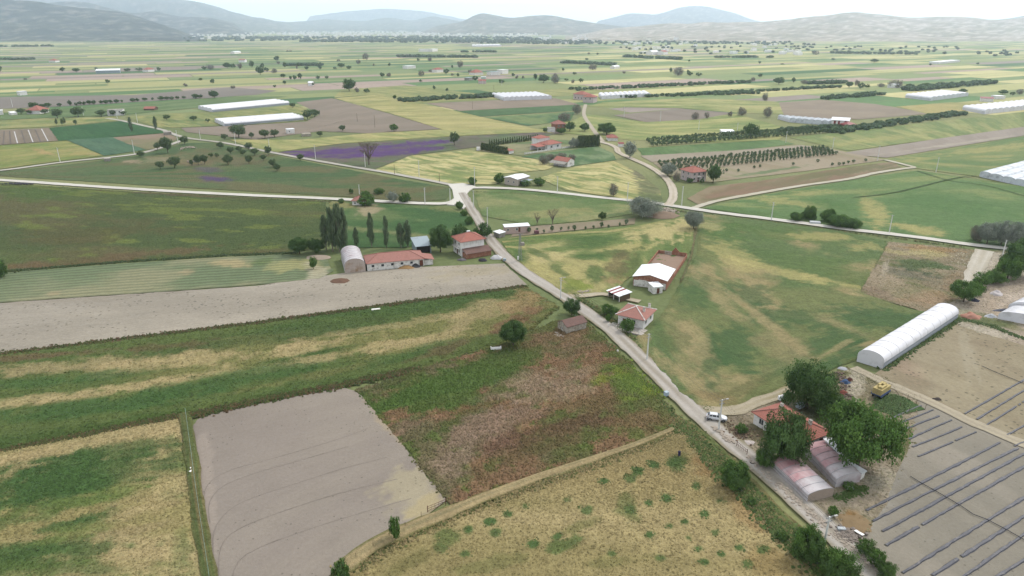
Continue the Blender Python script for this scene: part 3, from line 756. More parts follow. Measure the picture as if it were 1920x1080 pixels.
field('wheat_field', [(1100, 200), (1280, 203), (1380, 211), (1465, 214), (1560, 208), (1450, 190), (1290, 184), (1130, 192)], (0, 3, 5, 7) if False else (0, 4, 5, 7), (C(156, 158, 102), C(178, 172, 116), C(128, 142, 86)), CROPF, 0.02, 3, (0.015, 0.07), 262)
field('wheat_field', [(1680, 200), (1740, 214), (1830, 206), (1900, 194), (1780, 192)], (0, 1, 3, 4), (C(176, 164, 108), C(160, 156, 100)), CROPF, 0.04, 3, seed=263)
# --- upper left
field('striped_plot', [(-60, 276), (0, 272), (109, 264), (92, 240), (0, 244), (-60, 247)], (2, 3, 5, 0), (C(140, 126, 108), C(130, 118, 100)), CLODF, 0.04, 2.6, seed=271)
field('green_field', [(92, 240), (110, 264), (200, 258), (312, 249), (300, 242), (228, 227)], (0, 1, 3, 5), (C(56, 94, 54), C(64, 100, 58)), CROPF, 0.05, 3, seed=272)
field('green_field', [(126, 263), (196, 292), (274, 281), (240, 268), (212, 257)], (0, 1, 2, 4), (C(78, 108, 82), C(86, 114, 86)), CROPF, 0.04, 3, seed=273)
field('bare_plot', [(212, 258), (240, 270), (276, 281), (306, 277), (334, 259), (312, 250)], (0, 2, 3, 5), (C(152, 132, 112), C(128, 124, 90)), CLODF, 0.04, 3, seed=274)
field('wheat_field', [(-80, 324), (0, 317), (112, 302), (194, 292), (126, 264), (0, 273), (-80, 279)], (0, 3, 4, 6), (C(120, 134, 72), C(138, 142, 82), C(158, 150, 96)), CROPF, 0.03, 2.6, (0.03, 0.08), 275, blobs=[(85, 286, 24, 4, 15, C(172, 148, 100), .8), (160, 288, 30, 4, -5, C(168, 152, 98), .7), (120, 272, 30, 4, 0, C(150, 146, 86), .6)])
field('wheat_field', [(-80, 248), (0, 242), (92, 238), (226, 226), (216, 220), (90, 222), (0, 226), (-80, 230)], (0, 3, 4, 7), (C(142, 146, 92), C(168, 160, 106), C(110, 128, 76)), CROPF, 0.03, 2.6, (0.03, 0.1), 276)
field('green_field', [(-80, 229), (0, 225), (90, 221), (230, 216), (372, 202), (500, 186), (540, 181), (430, 181), (240, 196), (110, 204), (0, 212), (-80, 216)], (0, 6, 7, 11), (C(106, 126, 80), C(118, 134, 88), C(96, 118, 74)), CROPF, 0.03, 2.8, (0.015, 0.1), 277)
field('ploughed_field', [(-80, 208), (0, 204), (130, 199), (330, 187), (480, 178), (520, 170), (430, 164), (250, 178), (0, 182), (-80, 183)], (0, 5, 6, 9), (C(134, 126, 116), C(140, 132, 121)), CLODF, 0.03, 3, seed=278)
field('wheat_field', [(235, 220), (300, 240), (345, 239), (480, 233), (575, 226), (590, 212), (556, 196), (500, 203), (400, 212), (330, 212)], (0, 1, 5, 6) if False else (0, 1, 5, 7), (C(136, 142, 88), C(160, 156, 100), C(112, 128, 78)), CROPF, 0.025, 2.6, (0.03, 0.1), 279)
field('wheat_field', [(640, 168), (626, 183), (700, 178), (790, 194), (930, 187), (1060, 180), (1160, 172), (1080, 164), (900, 176), (760, 160)], (1, 3, 6, 9) if False else (1, 4, 6, 9), (C(150, 152, 98), C(168, 162, 106), C(120, 134, 82)), CROPF, 0.02, 3, (0.02, 0.1), 280)

# --- the far patchwork, field after field out to the hills
rng = np.random.default_rng(5)
fa = R(30)
ca, sa = math.cos(fa), math.sin(fa)
far_pal = [C(118, 136, 88), C(98, 126, 80), C(138, 146, 96), C(166, 164, 112), C(190, 182, 130), C(168, 150, 136), C(146, 134, 124), C(80, 110, 70), C(130, 142, 96), C(178, 174, 122)]
far_w = np.array([.15, .12, .14, .13, .09, .08, .06, .08, .08, .07])
V, F, CC = [], [], []


def far_patch(s0, s1, t0, t1, z, colr):
    k = 3
    n = len(V)
    for j in range(k):
        for i in range(k):
            s = s0 + (s1 - s0) * i / (k - 1)
            t = t0 + (t1 - t0) * j / (k - 1)
            V.append((s * ca - t * sa, s * sa + t * ca, z))
            CC.append(np.array(colr) * (0.92 + 0.16 * rng.random()))
    for j in range(k - 1):
        for i in range(k - 1):
            a = n + j * k + i
            F.append((a, a + 1, a + 1 + k, a + k))


t = -7000.0
while t < 9500:
    wd = rng.uniform(22, 62) * (1 + max(0, abs(t) - 2500) / 5000)
    s = -6500.0 + rng.uniform(0, 200)
    while s < 11000:
        ln = rng.uniform(110, 330)
        cx, cy = (s + ln / 2) * ca - (t + wd / 2) * sa, (s + ln / 2) * sa + (t + wd / 2) * ca
        if 700 < cy < 7500 and abs(cx) < cy * 0.95 + 300:
            px_, py_ = PIX(cx, cy)
            wv = far_w.copy()
            if px_ > 1150:
                wv[[2, 3, 4, 8, 9]] *= 1.9
            far_patch(s + 1, s + ln - 1, t + .7, t + wd - .7, -0.12, (1.25 if px_ > 1100 else 1.12) * np.array(far_pal)[rng.choice(len(far_pal), p=wv / wv.sum())])  # right-hand fields tinted lighter: sunlit, hazy brightness put into their colour
        s += ln
    t += wd
tag(link('far_fields', np_mesh('far_fields', np.array(V), np.array(F), np.array(CC)), cover_mat('far_crop', 0.18, 0.16, 0.02, 0.0)), None, None, None, 'structure')

# --- roads and tracks
ribbon('road', [(1790, 1240), (1700, 1142), (1628, 1066), (1560, 998), (1500, 944), (1440, 888), (1372, 832), (1300, 768), (1225, 695), (1155, 628), (1100, 586), (1050, 552), (1000, 522), (960, 492), (928, 460), (908, 430), (890, 402), (874, 376), (866, 362)], (5.2, 4.6), GRAVEL, ROADC, 0.12, ROADC2, seed=2, edge=.5, crown=.06, verge=C(150, 140, 112))
ribbon('road', [(-300, 322), (0, 338), (120, 346), (240, 354), (360, 361), (480, 367), (600, 372), (700, 377), (800, 382), (846, 380), (866, 366)], 4.6, GRAVEL, WROAD, 0.11, C(206, 200, 186), seed=3, edge=.4)
ribbon('road', [(866, 366), (880, 353), (960, 354), (1040, 361), (1120, 370), (1200, 378), (1260, 386), (1340, 398), (1420, 408), (1500, 418), (1580, 429), (1660, 438), (1740, 448), (1820, 459), (1900, 468), (2050, 488)], 4.4, GRAVEL, WROAD, 0.115, C(206, 200, 186), seed=4, edge=.4)
ribbon('road', [(1252, 386), (1262, 372), (1260, 352), (1246, 332), (1216, 312), (1180, 296), (1160, 286), (1154, 276), (1132, 268), (1100, 262)], 4.2, GRAVEL, C(208, 196, 178), 0.125, C(190, 176, 152), seed=5, edge=.4)
ribbon('farm_track', [(1302, 390), (1345, 377), (1420, 363), (1500, 349), (1590, 336), (1640, 325), (1690, 317), (1712, 314), (1700, 310), (1660, 300)], 3.4, GRAVEL, C(206, 198, 180), 0.105, C(186, 178, 150), seed=6, edge=.4)
ribbon('road', [(-200, 340), (0, 320), (70, 311), (130, 303), (200, 296), (262, 288), (312, 274), (346, 262)], 4.2, GRAVEL, C(206, 200, 188), 0.10, C(180, 172, 156), seed=7, edge=.4)
ribbon('road', [(200, 222), (226, 226), (270, 236), (305, 244), (346, 258), (420, 268), (480, 280), (530, 290), (590, 301), (660, 313), (720, 323), (790, 336), (850, 348), (868, 358)], 3.8, GRAVEL, C(200, 194, 182), 0.108, C(172, 166, 148), seed=8, edge=.4)
ribbon('farm_track', [(1308, 770), (1372, 772), (1420, 755), (1470, 738), (1520, 716)], 3.6, GRAVEL, C(186, 174, 150), 0.10, C(158, 146, 112), seed=9, edge=.5)
ribbon('farm_track', [(1058, 556), (1095, 555), (1130, 552), (1170, 560), (1200, 566)], (3.4, 2.6), GRAVEL, C(196, 184, 162), 0.10, C(166, 154, 122), seed=10, edge=.4)
ribbon('farm_track', [(1846, 470), (1836, 492), (1826, 512), (1820, 535)], (6, 5), GRAVEL, C(206, 198, 182), 0.11, C(190, 180, 160), seed=11, edge=.6)
ribbon('farm_track', [(1600, 690), (1660, 718), (1740, 752), (1830, 796), (1960, 850), (2100, 905)], 3.2, GRAVEL, C(188, 176, 152), 0.08, C(172, 160, 138), seed=12, edge=.5)
ribbon('farm_track', [(1130, 266), (1110, 240), (1095, 215), (1098, 196)], 3.6, GRAVEL, C(190, 178, 158), 0.10, seed=13)
ribbon('farm_track', [(1300, 408), (1304, 430), (1300, 455), (1296, 480), (1286, 505), (1276, 530)], (1.6, .5), WEED, C(124, 114, 82), 0.12, C(100, 110, 68), seed=14, edge=.5)
# gravelled meeting of the roads
jp = [P(*q) for q in [(838, 384), (852, 376), (848, 356), (840, 346), (868, 344), (892, 350), (880, 358), (872, 368), (880, 384), (868, 392), (858, 386)]]
tag(MB().prism([(p.x, p.y) for p in jp], -0.2, 0.262).build('road_junction', plain('pale_gravel', C(226, 220, 208), 0.95, 0.05, 0.10, 0.6)), None, None, None, 'structure')

# tillage lines left by the tractor on the harrowed field, film lines on the striped plot
Z5 = lambda x, y: (x / 2.2047, 590 + y / 2.2047)
for i, ln_ in enumerate([[(882, 1000), (880, 930), (895, 870), (945, 810), (1010, 772), (1100, 738), (1250, 690), (1420, 636), (1600, 590)], [(842, 770), (848, 725), (880, 682), (960, 640), (1080, 608), (1250, 560), (1420, 508), (1520, 470)],
                         [(868, 860), (862, 800), (880, 750), (930, 705), (1040, 660), (1250, 600), (1440, 545)], [(905, 1080), (905, 1000), (930, 930), (1000, 880), (1150, 820), (1400, 740), (1640, 680)], [(960, 1090), (985, 1020), (1080, 960), (1300, 880), (1560, 800), (1700, 760)]]):
    ribbon('tillage_line', [Z5(*q) for q in ln_], .16, FINE, C(143, 132, 122), -0.085, seed=60 + i, edge=.08)
for i, (a_, b_) in enumerate([((27, 247), (33, 269)), ((53, 244), (62, 267)), ((78, 242), (90, 265))]):
    ribbon('pale_film_row', [a_, ((a_[0] + b_[0]) / 2, (a_[1] + b_[1]) / 2), b_], .7, GRAVEL, C(214, 210, 206), 0.09, seed=70 + i, edge=.05)
for i, (a_, b_) in enumerate([((8, 246), (6, 271)), ((18, 246), (20, 270)), ((40, 245), (47, 268)), ((66, 243), (76, 266))]):
    ribbon('dark_furrow', [a_, ((a_[0] + b_[0]) / 2, (a_[1] + b_[1]) / 2), b_], .9, GRAVEL, C(116, 106, 98), 0.085, seed=80 + i, edge=.05)
for i, pts_ in enumerate([[(1720, 322), (1780, 340), (1850, 350), (1930, 372)], [(1600, 372), (1680, 362), (1780, 338), (1830, 330)]]):
    ribbon('crop_track', pts_, .8, CROP, C(74, 92, 58), 0.5, seed=90 + i, edge=.2)
# ------------------------------------------------------------------ hills around the plain
def hill(ridge, Y, foot, back, cols, seed, rock=0.35, rough=110):
    """a range whose crest runs through the given pixels at ground distance Y; front foot at distance foot"""
    xs, zs = [], []
    for (px, py) in ridge:
        u, v = (px - 960) / _f, (py - 540) / _f
        d = Y / (_c - v * _s)
        xs.append(u * d)
        zs.append(CAM_H - d * (_s + v * _c))
    nx = int(max(60, min(300, (xs[-1] - xs[0]) / 40)))
    X = np.linspace(xs[0], xs[-1], nx)
    Zr = np.interp(X, xs, zs)
    k = np.ones(5) / 5
    Zr = np.convolve(np.pad(Zr, 2, mode='edge'), k, 'valid')
    tt = np.concatenate([np.linspace(0, 1, 34), np.linspace(1.08, 2, 14)])
    VX = np.tile(X, (len(tt), 1))
    T = tt[:, None]
    VY = np.where(T <= 1, foot + (Y - foot) * T, Y + back * (T - 1)) + 0 * VX
    VX = VX * (VY / Y)
    shape = np.where(T <= 1, T ** 1.25, np.clip(2 - T, 0, 1) ** 1.2)
    n = fbm(VX / 900, VY / 900, seed, 5) - 0.5
    n2 = fbm(VX / 220, VY / 220, seed + 3, 4) - 0.5
    fade = np.sin(np.clip(T, 0, 2) * math.pi / 2) ** 1
    crest = np.exp(-((T - 1) / 0.12) ** 2)
    Z = Zr[None] * (shape + 0.55 * n * fade * (1 - crest)) + n2 * rough * 0.5 * fade * (1 - 0.6 * crest)
    endf = np.minimum(1, np.minimum(np.arange(nx), np.arange(nx)[::-1]) / (nx * 0.05 + 1))[None]
    Z = np.maximum(Z * np.clip(endf + (Zr[None] > 60) * 0.0, 0, 1), -2) + 0.0
    Z[0] = -2
    Z[-1] = -2
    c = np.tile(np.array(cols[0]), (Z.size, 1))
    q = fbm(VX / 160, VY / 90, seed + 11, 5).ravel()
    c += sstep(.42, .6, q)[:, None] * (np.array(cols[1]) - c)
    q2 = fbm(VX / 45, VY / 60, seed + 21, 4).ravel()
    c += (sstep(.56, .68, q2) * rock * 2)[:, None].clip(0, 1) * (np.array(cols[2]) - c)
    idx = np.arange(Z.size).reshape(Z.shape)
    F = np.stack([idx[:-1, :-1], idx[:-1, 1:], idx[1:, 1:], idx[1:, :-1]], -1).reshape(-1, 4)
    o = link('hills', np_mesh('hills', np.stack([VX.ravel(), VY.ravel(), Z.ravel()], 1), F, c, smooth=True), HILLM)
    return tag(o, None, None, None, 'structure')


HILLM = cover_mat('scrub_and_rock', 0.45, 0.035, 0.010, 0.8, 16.0)
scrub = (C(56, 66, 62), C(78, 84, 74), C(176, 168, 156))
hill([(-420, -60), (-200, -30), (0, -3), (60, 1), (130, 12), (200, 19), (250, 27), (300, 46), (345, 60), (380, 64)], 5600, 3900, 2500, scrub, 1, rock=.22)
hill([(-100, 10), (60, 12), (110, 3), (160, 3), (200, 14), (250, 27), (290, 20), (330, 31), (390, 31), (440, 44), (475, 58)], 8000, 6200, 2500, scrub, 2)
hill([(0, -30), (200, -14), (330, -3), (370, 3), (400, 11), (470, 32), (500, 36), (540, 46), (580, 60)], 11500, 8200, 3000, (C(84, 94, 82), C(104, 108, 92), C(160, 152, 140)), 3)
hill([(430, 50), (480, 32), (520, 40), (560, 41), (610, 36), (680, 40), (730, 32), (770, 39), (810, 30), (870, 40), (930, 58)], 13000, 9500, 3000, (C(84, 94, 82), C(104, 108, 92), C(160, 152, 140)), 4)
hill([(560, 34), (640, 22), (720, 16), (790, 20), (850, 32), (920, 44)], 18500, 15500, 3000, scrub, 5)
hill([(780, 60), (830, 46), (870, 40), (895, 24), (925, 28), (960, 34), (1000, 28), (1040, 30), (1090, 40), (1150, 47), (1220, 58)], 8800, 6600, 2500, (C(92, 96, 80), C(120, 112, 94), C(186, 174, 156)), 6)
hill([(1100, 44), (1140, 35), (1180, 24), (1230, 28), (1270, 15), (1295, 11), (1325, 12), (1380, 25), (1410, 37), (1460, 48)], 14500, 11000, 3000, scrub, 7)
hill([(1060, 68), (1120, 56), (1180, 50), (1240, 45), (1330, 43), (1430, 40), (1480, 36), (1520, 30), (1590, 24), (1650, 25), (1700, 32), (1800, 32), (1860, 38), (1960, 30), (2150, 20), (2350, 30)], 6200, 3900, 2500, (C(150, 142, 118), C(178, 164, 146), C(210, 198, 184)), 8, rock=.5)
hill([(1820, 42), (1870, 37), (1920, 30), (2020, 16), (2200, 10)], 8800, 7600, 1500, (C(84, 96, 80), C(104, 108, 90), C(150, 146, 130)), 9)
# the light summer haze over the plain
hz = MB().box(-25000, 25000, -380, 24500, -1.5, 720).build('haze', None)
hm = bpy.data.materials.new('haze_air')
hm.use_nodes = True
hn = hm.node_tree
hn.nodes.clear()
pv = hn.nodes.new('ShaderNodeVolumePrincipled')
pv.inputs['Color'].default_value = (0.76, 0.885, 1.0, 1)
pv.inputs['Density'].default_value = 0.78e-4
pv.inputs['Density Attribute'].default_value = ''
pv.inputs['Anisotropy'].default_value = 0.55
ho = hn.nodes.new('ShaderNodeOutputMaterial')
hn.links.new(pv.outputs[0], ho.inputs['Volume'])
hz.data.materials.append(hm)
tag(hz, None, None, None, 'stuff')
# ------------------------------------------------------------------ trees and shrubs
LEAF = attr_mat('leaves', 0.75, 0.12, 0.34)
BARK = plain('bark', C(104, 92, 78), 0.95, 0.05, 0.25, 3.0)
BARKP = plain('pale_bark', C(150, 140, 126), 0.95, 0.05, 0.2, 3.0)


def leaf_cloud(centers, normals, size, cols, rg):
    """one small bent leaf spray per centre: two triangles folded on the midrib"""
    n = len(centers)
    a = rg.normal(size=(n, 3))
    nrm = normals / (np.linalg.norm(normals, axis=1, keepdims=True) + 1e-9)
    t = a - (a * nrm).sum(1, keepdims=True) * nrm
    t /= np.linalg.norm(t, axis=1, keepdims=True) + 1e-9
    b = np.cross(nrm, t)
    s = size[:, None]
    p0 = centers - t * s * 0.55
    p2 = centers + t * s * 0.55
    p1 = centers + b * s * 0.42 + nrm * s * 0.14
    p3 = centers - b * s * 0.42 + nrm * s * 0.14
    V = np.stack([p0, p1, p2, p3], 1).reshape(-1, 3)
    i = np.arange(n)[:, None] * 4
    F = np.concatenate([i + np.array([[0, 3, 2]]), i + np.array([[0, 2, 1]])], 0)
    return V, F, np.repeat(cols, 4, axis=0)


def crown_mesh(name, seed, n_clump, n_leaf, leaf, pal, shape='round', base=0.18, lump=0.30, clump_r=0.165, squash=1.0):
    """unit tree: crown radius 1 across, height 1 (scaled later). pal = leaf colours of the kind"""
    rg = np.random.default_rng(seed)
    pal = np.array(pal)
    th = rg.uniform(0, 2 * math.pi, n_clump)
    cz = rg.uniform(-1, 1, n_clump)
    rr = rg.uniform(0.30, 1.0, n_clump) ** 0.45
    if shape == 'column':
        z = base + (1 - base) * rg.uniform(0.02, 0.97, n_clump)
        q = (z - base) / (1 - base)
        prof = np.clip(np.sin(np.clip(q * 0.95 + 0.08, 0, 1) * math.pi) ** 0.55, 0.12, 1)
        rad = prof * np.sqrt(rg.uniform(0.05, 1, n_clump)) * 0.86
        P_ = np.stack([np.cos(th) * rad, np.sin(th) * rad, z], 1)
        core = np.stack([0 * z, 0 * z, z], 1)
    elif shape == 'cone':
        z = base + (1 - base) * rg.uniform(0, 0.96, n_clump)
        q = (z - base) / (1 - base)
        rad = (1 - q) ** 0.8 * np.sqrt(rg.uniform(0.2, 1, n_clump)) * 0.88
        P_ = np.stack([np.cos(th) * rad, np.sin(th) * rad, z], 1)
        core = np.stack([0 * z, 0 * z, z], 1)
    else:
        sxy = np.sqrt(1 - cz ** 2)
        lob = 1 - lump + 2 * lump * fbm(th * 0.9 + 20, cz * 1.6 + 9, seed, 3)
        hz = (1 - base) / 2
        P_ = np.stack([np.cos(th) * sxy * rr * lob * 0.9, np.sin(th) * sxy * rr * lob * 0.9, base + hz + cz * rr * hz * lob * 0.92], 1)
        if shape == 'dome':
            P_[:, 2] = np.where(P_[:, 2] < base + hz * 0.55, base + hz * 0.55 - (base + hz * 0.55 - P_[:, 2]) * 0.6, P_[:, 2])
        core = np.tile(np.array([[0, 0, base + hz * 0.7]]), (n_clump, 1))
    ccol = pal[rg.integers(0, len(pal), n_clump)] * rg.uniform(0.78, 1.22, n_clump)[:, None]
    k = rg.integers(0, n_clump, n_leaf)
    hs = (1 - base) * 0.5 * squash
    off = np.clip(rg.normal(size=(n_leaf, 3)), -1.5, 1.5) * clump_r * np.array([0.62, 0.62, 0.62 * hs * 1.6])
    cen = P_[k] + off
    cen[:, 2] = np.clip(cen[:, 2], base * 0.55, 1.0)
    out = cen - core[k]
    out[:, 2] *= 1.5
    nrm = out / (np.linalg.norm(out, axis=1, keepdims=True) + 1e-9) + rg.normal(size=(n_leaf, 3)) * 0.7
    size = leaf * rg.uniform(0.6, 1.35, n_leaf)
    col = ccol[k] * rg.uniform(0.82, 1.2, n_leaf)[:, None]
    V, F, cc = leaf_cloud(cen, nrm, size, col, rg)
    return np_mesh(name, V, F, cc)


def branch_mesh(name, seed, base, n_limb=6, r0=0.05, spread=0.6, twigs=0, top=0.72, hs=1.0):
    rg = random.Random(seed)
    m = MB()
    m.tube([(0, 0, -0.02), (0.01, 0, base * 0.5), (0.0, 0.01, base), (0.02, 0.0, base + (top - base) * 0.6)], [r0 * 1.25, r0, r0 * 0.85, r0 * 0.4], 7)
    for i in range(n_limb):
        a = 2 * math.pi * i / n_limb + rg.uniform(-.4, .4)
        z0 = base * rg.uniform(0.7, 1.1)
        z1 = base + (top - base) * rg.uniform(0.45, 1.0)
        ex = spread * rg.uniform(0.6, 1.0)
        e = Vector((math.cos(a) * ex, math.sin(a) * ex, z1))
        md = Vector((math.cos(a + .2) * ex * 0.45, math.sin(a + .2) * ex * 0.45, z0 + (z1 - z0) * 0.55))
        m.tube([(0, 0, z0), md, e], [r0 * 0.55, r0 * 0.36, r0 * 0.12], 5, cap=False)
        for t in range(twigs):
            f = rg.uniform(0.25, 1.0)
            s = (md * (1 - f) + e * f) if f > 0.3 else md * f
            d = Vector((rg.gauss(0, 1), rg.gauss(0, 1), rg.uniform(0.1, 1.4) * hs)).normalized() * rg.uniform(0.12, 0.42) * spread
            d.z *= hs
            k = s + d * 0.5 + Vector((rg.gauss(0, .03), rg.gauss(0, .03), 0))
            m.tube([s, k, s + d], [r0 * 0.13, r0 * 0.08, r0 * 0.03], 3, cap=False)
            for q in range(2):
                d2 = (d + Vector((rg.gauss(0, .12), rg.gauss(0, .12), rg.gauss(0, .08)))) * 0.7
                m.tube([k, k + d2], [r0 * 0.06, r0 * 0.02], 3, cap=False)
    return m.mesh(name)


L_DARK = [C(84, 114, 64), C(96, 126, 72), C(108, 138, 82)]
L_MID = [C(100, 124, 82), C(112, 134, 90), C(122, 142, 96)]
L_BRIGHT = [C(106, 142, 70), C(122, 156, 82), C(98, 132, 68)]
L_OLIVE = [C(164, 172, 156), C(178, 184, 168), C(150, 162, 144)]
L_POP = [C(122, 142, 106), C(136, 154, 118), C(110, 130, 96)]
L_CON = [C(92, 116, 76), C(108, 128, 78), C(128, 142, 80)]
L_DRY = [C(146, 134, 120), C(158, 146, 130), C(134, 128, 112)]
PROTO = {}


def proto(kind, var, detail):
    key = (kind, var, detail)
    if key in PROTO:
        return PROTO[key]
    sd = 100 + var * 17 + {'near': 0, 'mid': 1, 'far': 2}[detail]
    nc, nl, lf = {'near': (120, 14000, 0.046), 'mid': (90, 2000, 0.105), 'far': (34, 420, 0.21)}[detail]
    tr = BARK
    if kind == 'broad':
        c = crown_mesh('crown', sd, nc, nl, lf, L_DARK, 'dome', 0.16, 0.42)
        t = branch_mesh('trunk', sd, 0.22, 6, 0.05, 0.55)
    elif kind == 'green':
        c = crown_mesh('crown', sd, nc, nl, lf, L_BRIGHT, 'dome', 0.12, 0.42)
        t = branch_mesh('trunk', sd, 0.2, 6, 0.05, 0.55)
    elif kind == 'field':
        c = crown_mesh('crown', sd, nc, int(nl * .8), lf, L_MID, 'round', 0.26, 0.42)
        t = branch_mesh('trunk', sd, 0.28, 5, 0.055, 0.55)
    elif kind == 'olive':
        c = crown_mesh('crown', sd, nc, nl, lf * .9, L_OLIVE, 'dome', 0.12, 0.45, 0.20)
        t = branch_mesh('trunk', sd, 0.2, 6, 0.05, 0.6)
    elif kind == 'poplar':
        c = crown_mesh('crown', sd, int(nc * 1.2), int(nl * .5), lf * 1.25, L_POP, 'column', 0.12, clump_r=0.30, squash=0.35)
        t = branch_mesh('trunk', sd, 0.3, 6, 0.10, 0.45, top=0.9)
        tr = BARKP
    elif kind == 'conifer':
        c = crown_mesh('crown', sd, nc, nl, lf * 1.2, L_CON, 'cone', 0.04, clump_r=0.2, squash=0.4)
        t = branch_mesh('trunk', sd, 0.1, 3, 0.08, 0.3)
    elif kind == 'bush':
        c = crown_mesh('crown', sd, nc, nl, lf * 1.15, L_DARK[1:] + L_BRIGHT[:2], 'dome', 0.0, 0.36)
        t = branch_mesh('trunk', sd, 0.12, 5, 0.035, 0.5)
    elif kind == 'greybush':
        c = crown_mesh('crown', sd, nc, int(nl * .7), lf * 0.9, L_DRY + L_OLIVE[2:], 'dome', 0.02, 0.4, 0.24)
        t = branch_mesh('trunk', sd, 0.12, 6, 0.03, 0.5, 4)
    elif kind == 'bare':
        c = branch_mesh('crown', sd + 1, 0.24, 11, 0.050, 0.92, {'near': 26, 'mid': 16, 'far': 7}[detail], 0.95, 0.6)
        t = branch_mesh('trunk', sd, 0.28, 5, 0.06, 0.5)
        tr = plain('grey_bark', C(138, 124, 110), 0.95, 0.05, 0.2, 3)
    elif kind == 'orchard':
        c = crown_mesh('crown', sd, 30, {'near': 900, 'mid': 260, 'far': 120}[detail], 0.24 if detail != 'near' else .15, [C(114, 138, 100), C(126, 150, 108)], 'round', 0.16, 0.25)
        t = branch_mesh('trunk', sd, 0.2, 3, 0.06, 0.4)
    c.materials.append(tr if kind == 'bare' else LEAF)
    t.materials.append(tr)
    PROTO[key] = (c, t)
    return PROTO[key]


_tv = [0]


def tree(kind, px, py, wpx, top, label, group=None, name=None, cat='tree', detail=None, aspect=1.0, rnd=None):
    """a tree standing at ground pixel (px,py), crown wpx photo pixels across, its tip at row top"""
    _tv[0] += 1
    w = wpx * MPP(py) / 2
    h = HGT(px, py, top)
    if detail is None:
        detail = 'near' if wpx > 34 else ('mid' if wpx > 9 else 'far')
    c, t = proto(kind, _tv[0] % 3, detail)
    nm = name or {'bush': 'bush', 'greybush': 'dry_bush', 'poplar': 'poplar_tree', 'olive': 'silver_tree', 'bare': 'bare_tree', 'conifer': 'conifer_tree', 'orchard': 'orchard_tree'}.get(kind, 'broadleaf_tree')
    if kind in ('bush', 'greybush') and cat == 'tree':
        cat = 'bush'
    p = P(px, py)
    e = empty(nm, (p.x, p.y, 0.0), random.uniform(0, 6.28), label, cat, group)
    e.scale = (w, w * aspect, h)
    a = link('crown', c, None, e)
    b = link('trunk', t, None, e)
    return e


T = tree
# the farmyard trees
T('broad', 1512, 766, 104, 684, 'big dark round broadleaf tree between the farmhouse and the junk in the yard', 'big farmyard trees')
T('broad', 1468, 868, 98, 780, 'broad dark tree rising in front of the red farmhouse roof', 'big farmyard trees')
T('green', 1606, 878, 150, 764, 'biggest brighter green tree beside the rows of black mulch', 'big farmyard trees')
T('bush', 1556, 778, 62, 738, 'shadowy lower bush under the right side of the yard tree', None)
T('green', 1432, 876, 40, 842, 'leafy bush at the roadside corner of the pink greenhouse')
T('bush', 1374, 914, 58, 866, 'leafy bush on the wheat side of the road opposite the pink greenhouse', 'bushes along the near road')
T('bush', 1512, 1046, 66, 992, 'dense bush beside the street lamp pole at the road', 'bushes along the near road')
T('bush', 1566, 1086, 74, 1034, 'dense bush on the road edge at the very bottom of the picture', 'bushes along the near road')
T('bush', 1614, 1136, 70, 1090, 'dense bush just below the bottom edge beside the road', 'bushes along the near road')
for i, (x, y, s, tp) in enumerate([(1408, 946, 20, 936), (1466, 1010, 24, 998)]):
    T('bush', x, y, s, tp, 'low green shrub in the ditch between the ripe wheat and the road', 'low shrubs in the roadside ditch')
for i, (x, y, s, tp) in enumerate([(1620, 1040, 34, 1012), (1640, 1064, 34, 1034), (1660, 1084, 36, 1056), (1590, 918, 22, 904)]):
    T('green', x, y, s, tp, 'bright green shrub by the wires between the road and the mulched plot', 'bright shrubs below the wires', 'bush', 'bush')
T('green', 1560, 968, 22, 950, 'small green shrub at the front of the nearer pink greenhouse', None, 'bush', 'bush')
T('green', 1390, 812, 24, 796, 'small fig bush in the rubble garden beside the white farmhouse wall', None, 'bush', 'bush')
# middle ground
T('broad', 962, 649, 56, 602, 'round dark tree standing alone on the edge of the fallow field')
T('broad', 1072, 590, 36, 560, 'round dark tree at the road bend by the small track')
T('green', 1142, 592, 38, 572, 'spreading bright green tree left of the red roofed house', aspect=.7)
T('green', 1176, 622, 28, 597, 'small round tree on the terrace in front of the red roofed house')
T('green', 1140, 604, 12, 590, 'little bush below the spreading tree by the house terrace', None, 'bush', 'bush')
T('green', 742, 1014, 26, 968, 'young slender tree on the corner of the grey harrowed field', None, 'sapling', aspect=.8)
T('bush', 640, 1092, 34, 1052, 'bush on the bank at the bottom edge of the grey field')
T('broad', 826, 472, 46, 424, 'big dark tree between the metal shed and the two storey house')
T('broad', 862, 456, 34, 422, 'dark tree right behind the two storey house roof')
T('broad', 906, 448, 34, 419, 'dark tree where the two storey house meets the road')
pl = [(612, 468, 18, 406), (624, 471, 20, 390), (637, 472, 22, 384), (648, 469, 16, 392), (630, 466, 18, 400), (642, 466, 16, 408)]
for q in pl:
    T('poplar', *q, 'tall poplar in the dense clump behind the tunnel greenhouse', 'poplars of the dense clump', detail='mid')
T('poplar', 669, 468, 12, 428, 'shortest slim poplar next to the dense poplar clump', detail='mid')
T('poplar', 697, 463, 14, 400, 'single tall thin poplar nearest the dense poplar clump', detail='mid')
T('poplar', 725, 465, 12, 406, 'single thin poplar in the middle of the barn row', detail='mid')
T('poplar', 752, 464, 18, 420, 'leaning bushy poplar left of the metal shed', detail='mid')
T('poplar', 765, 463, 16, 414, 'taller bushy poplar touching the metal shed roof', detail='mid')
T('broad', 562, 476, 42, 446, 'very dark round bush at the meadow edge left of the poplars', 'dark bushes by the stone pit', 'bush', 'bush')
T('broad', 594, 473, 36, 448, 'very dark round bush touching the poplar clump', 'dark bushes by the stone pit', 'bush', 'bush')
T('green', 588, 504, 16, 482, 'small young tree on the mown hay beside the stone pit')
T('bush', 0, 520, 26, 486, 'green bush at the left picture edge between meadow and hay')
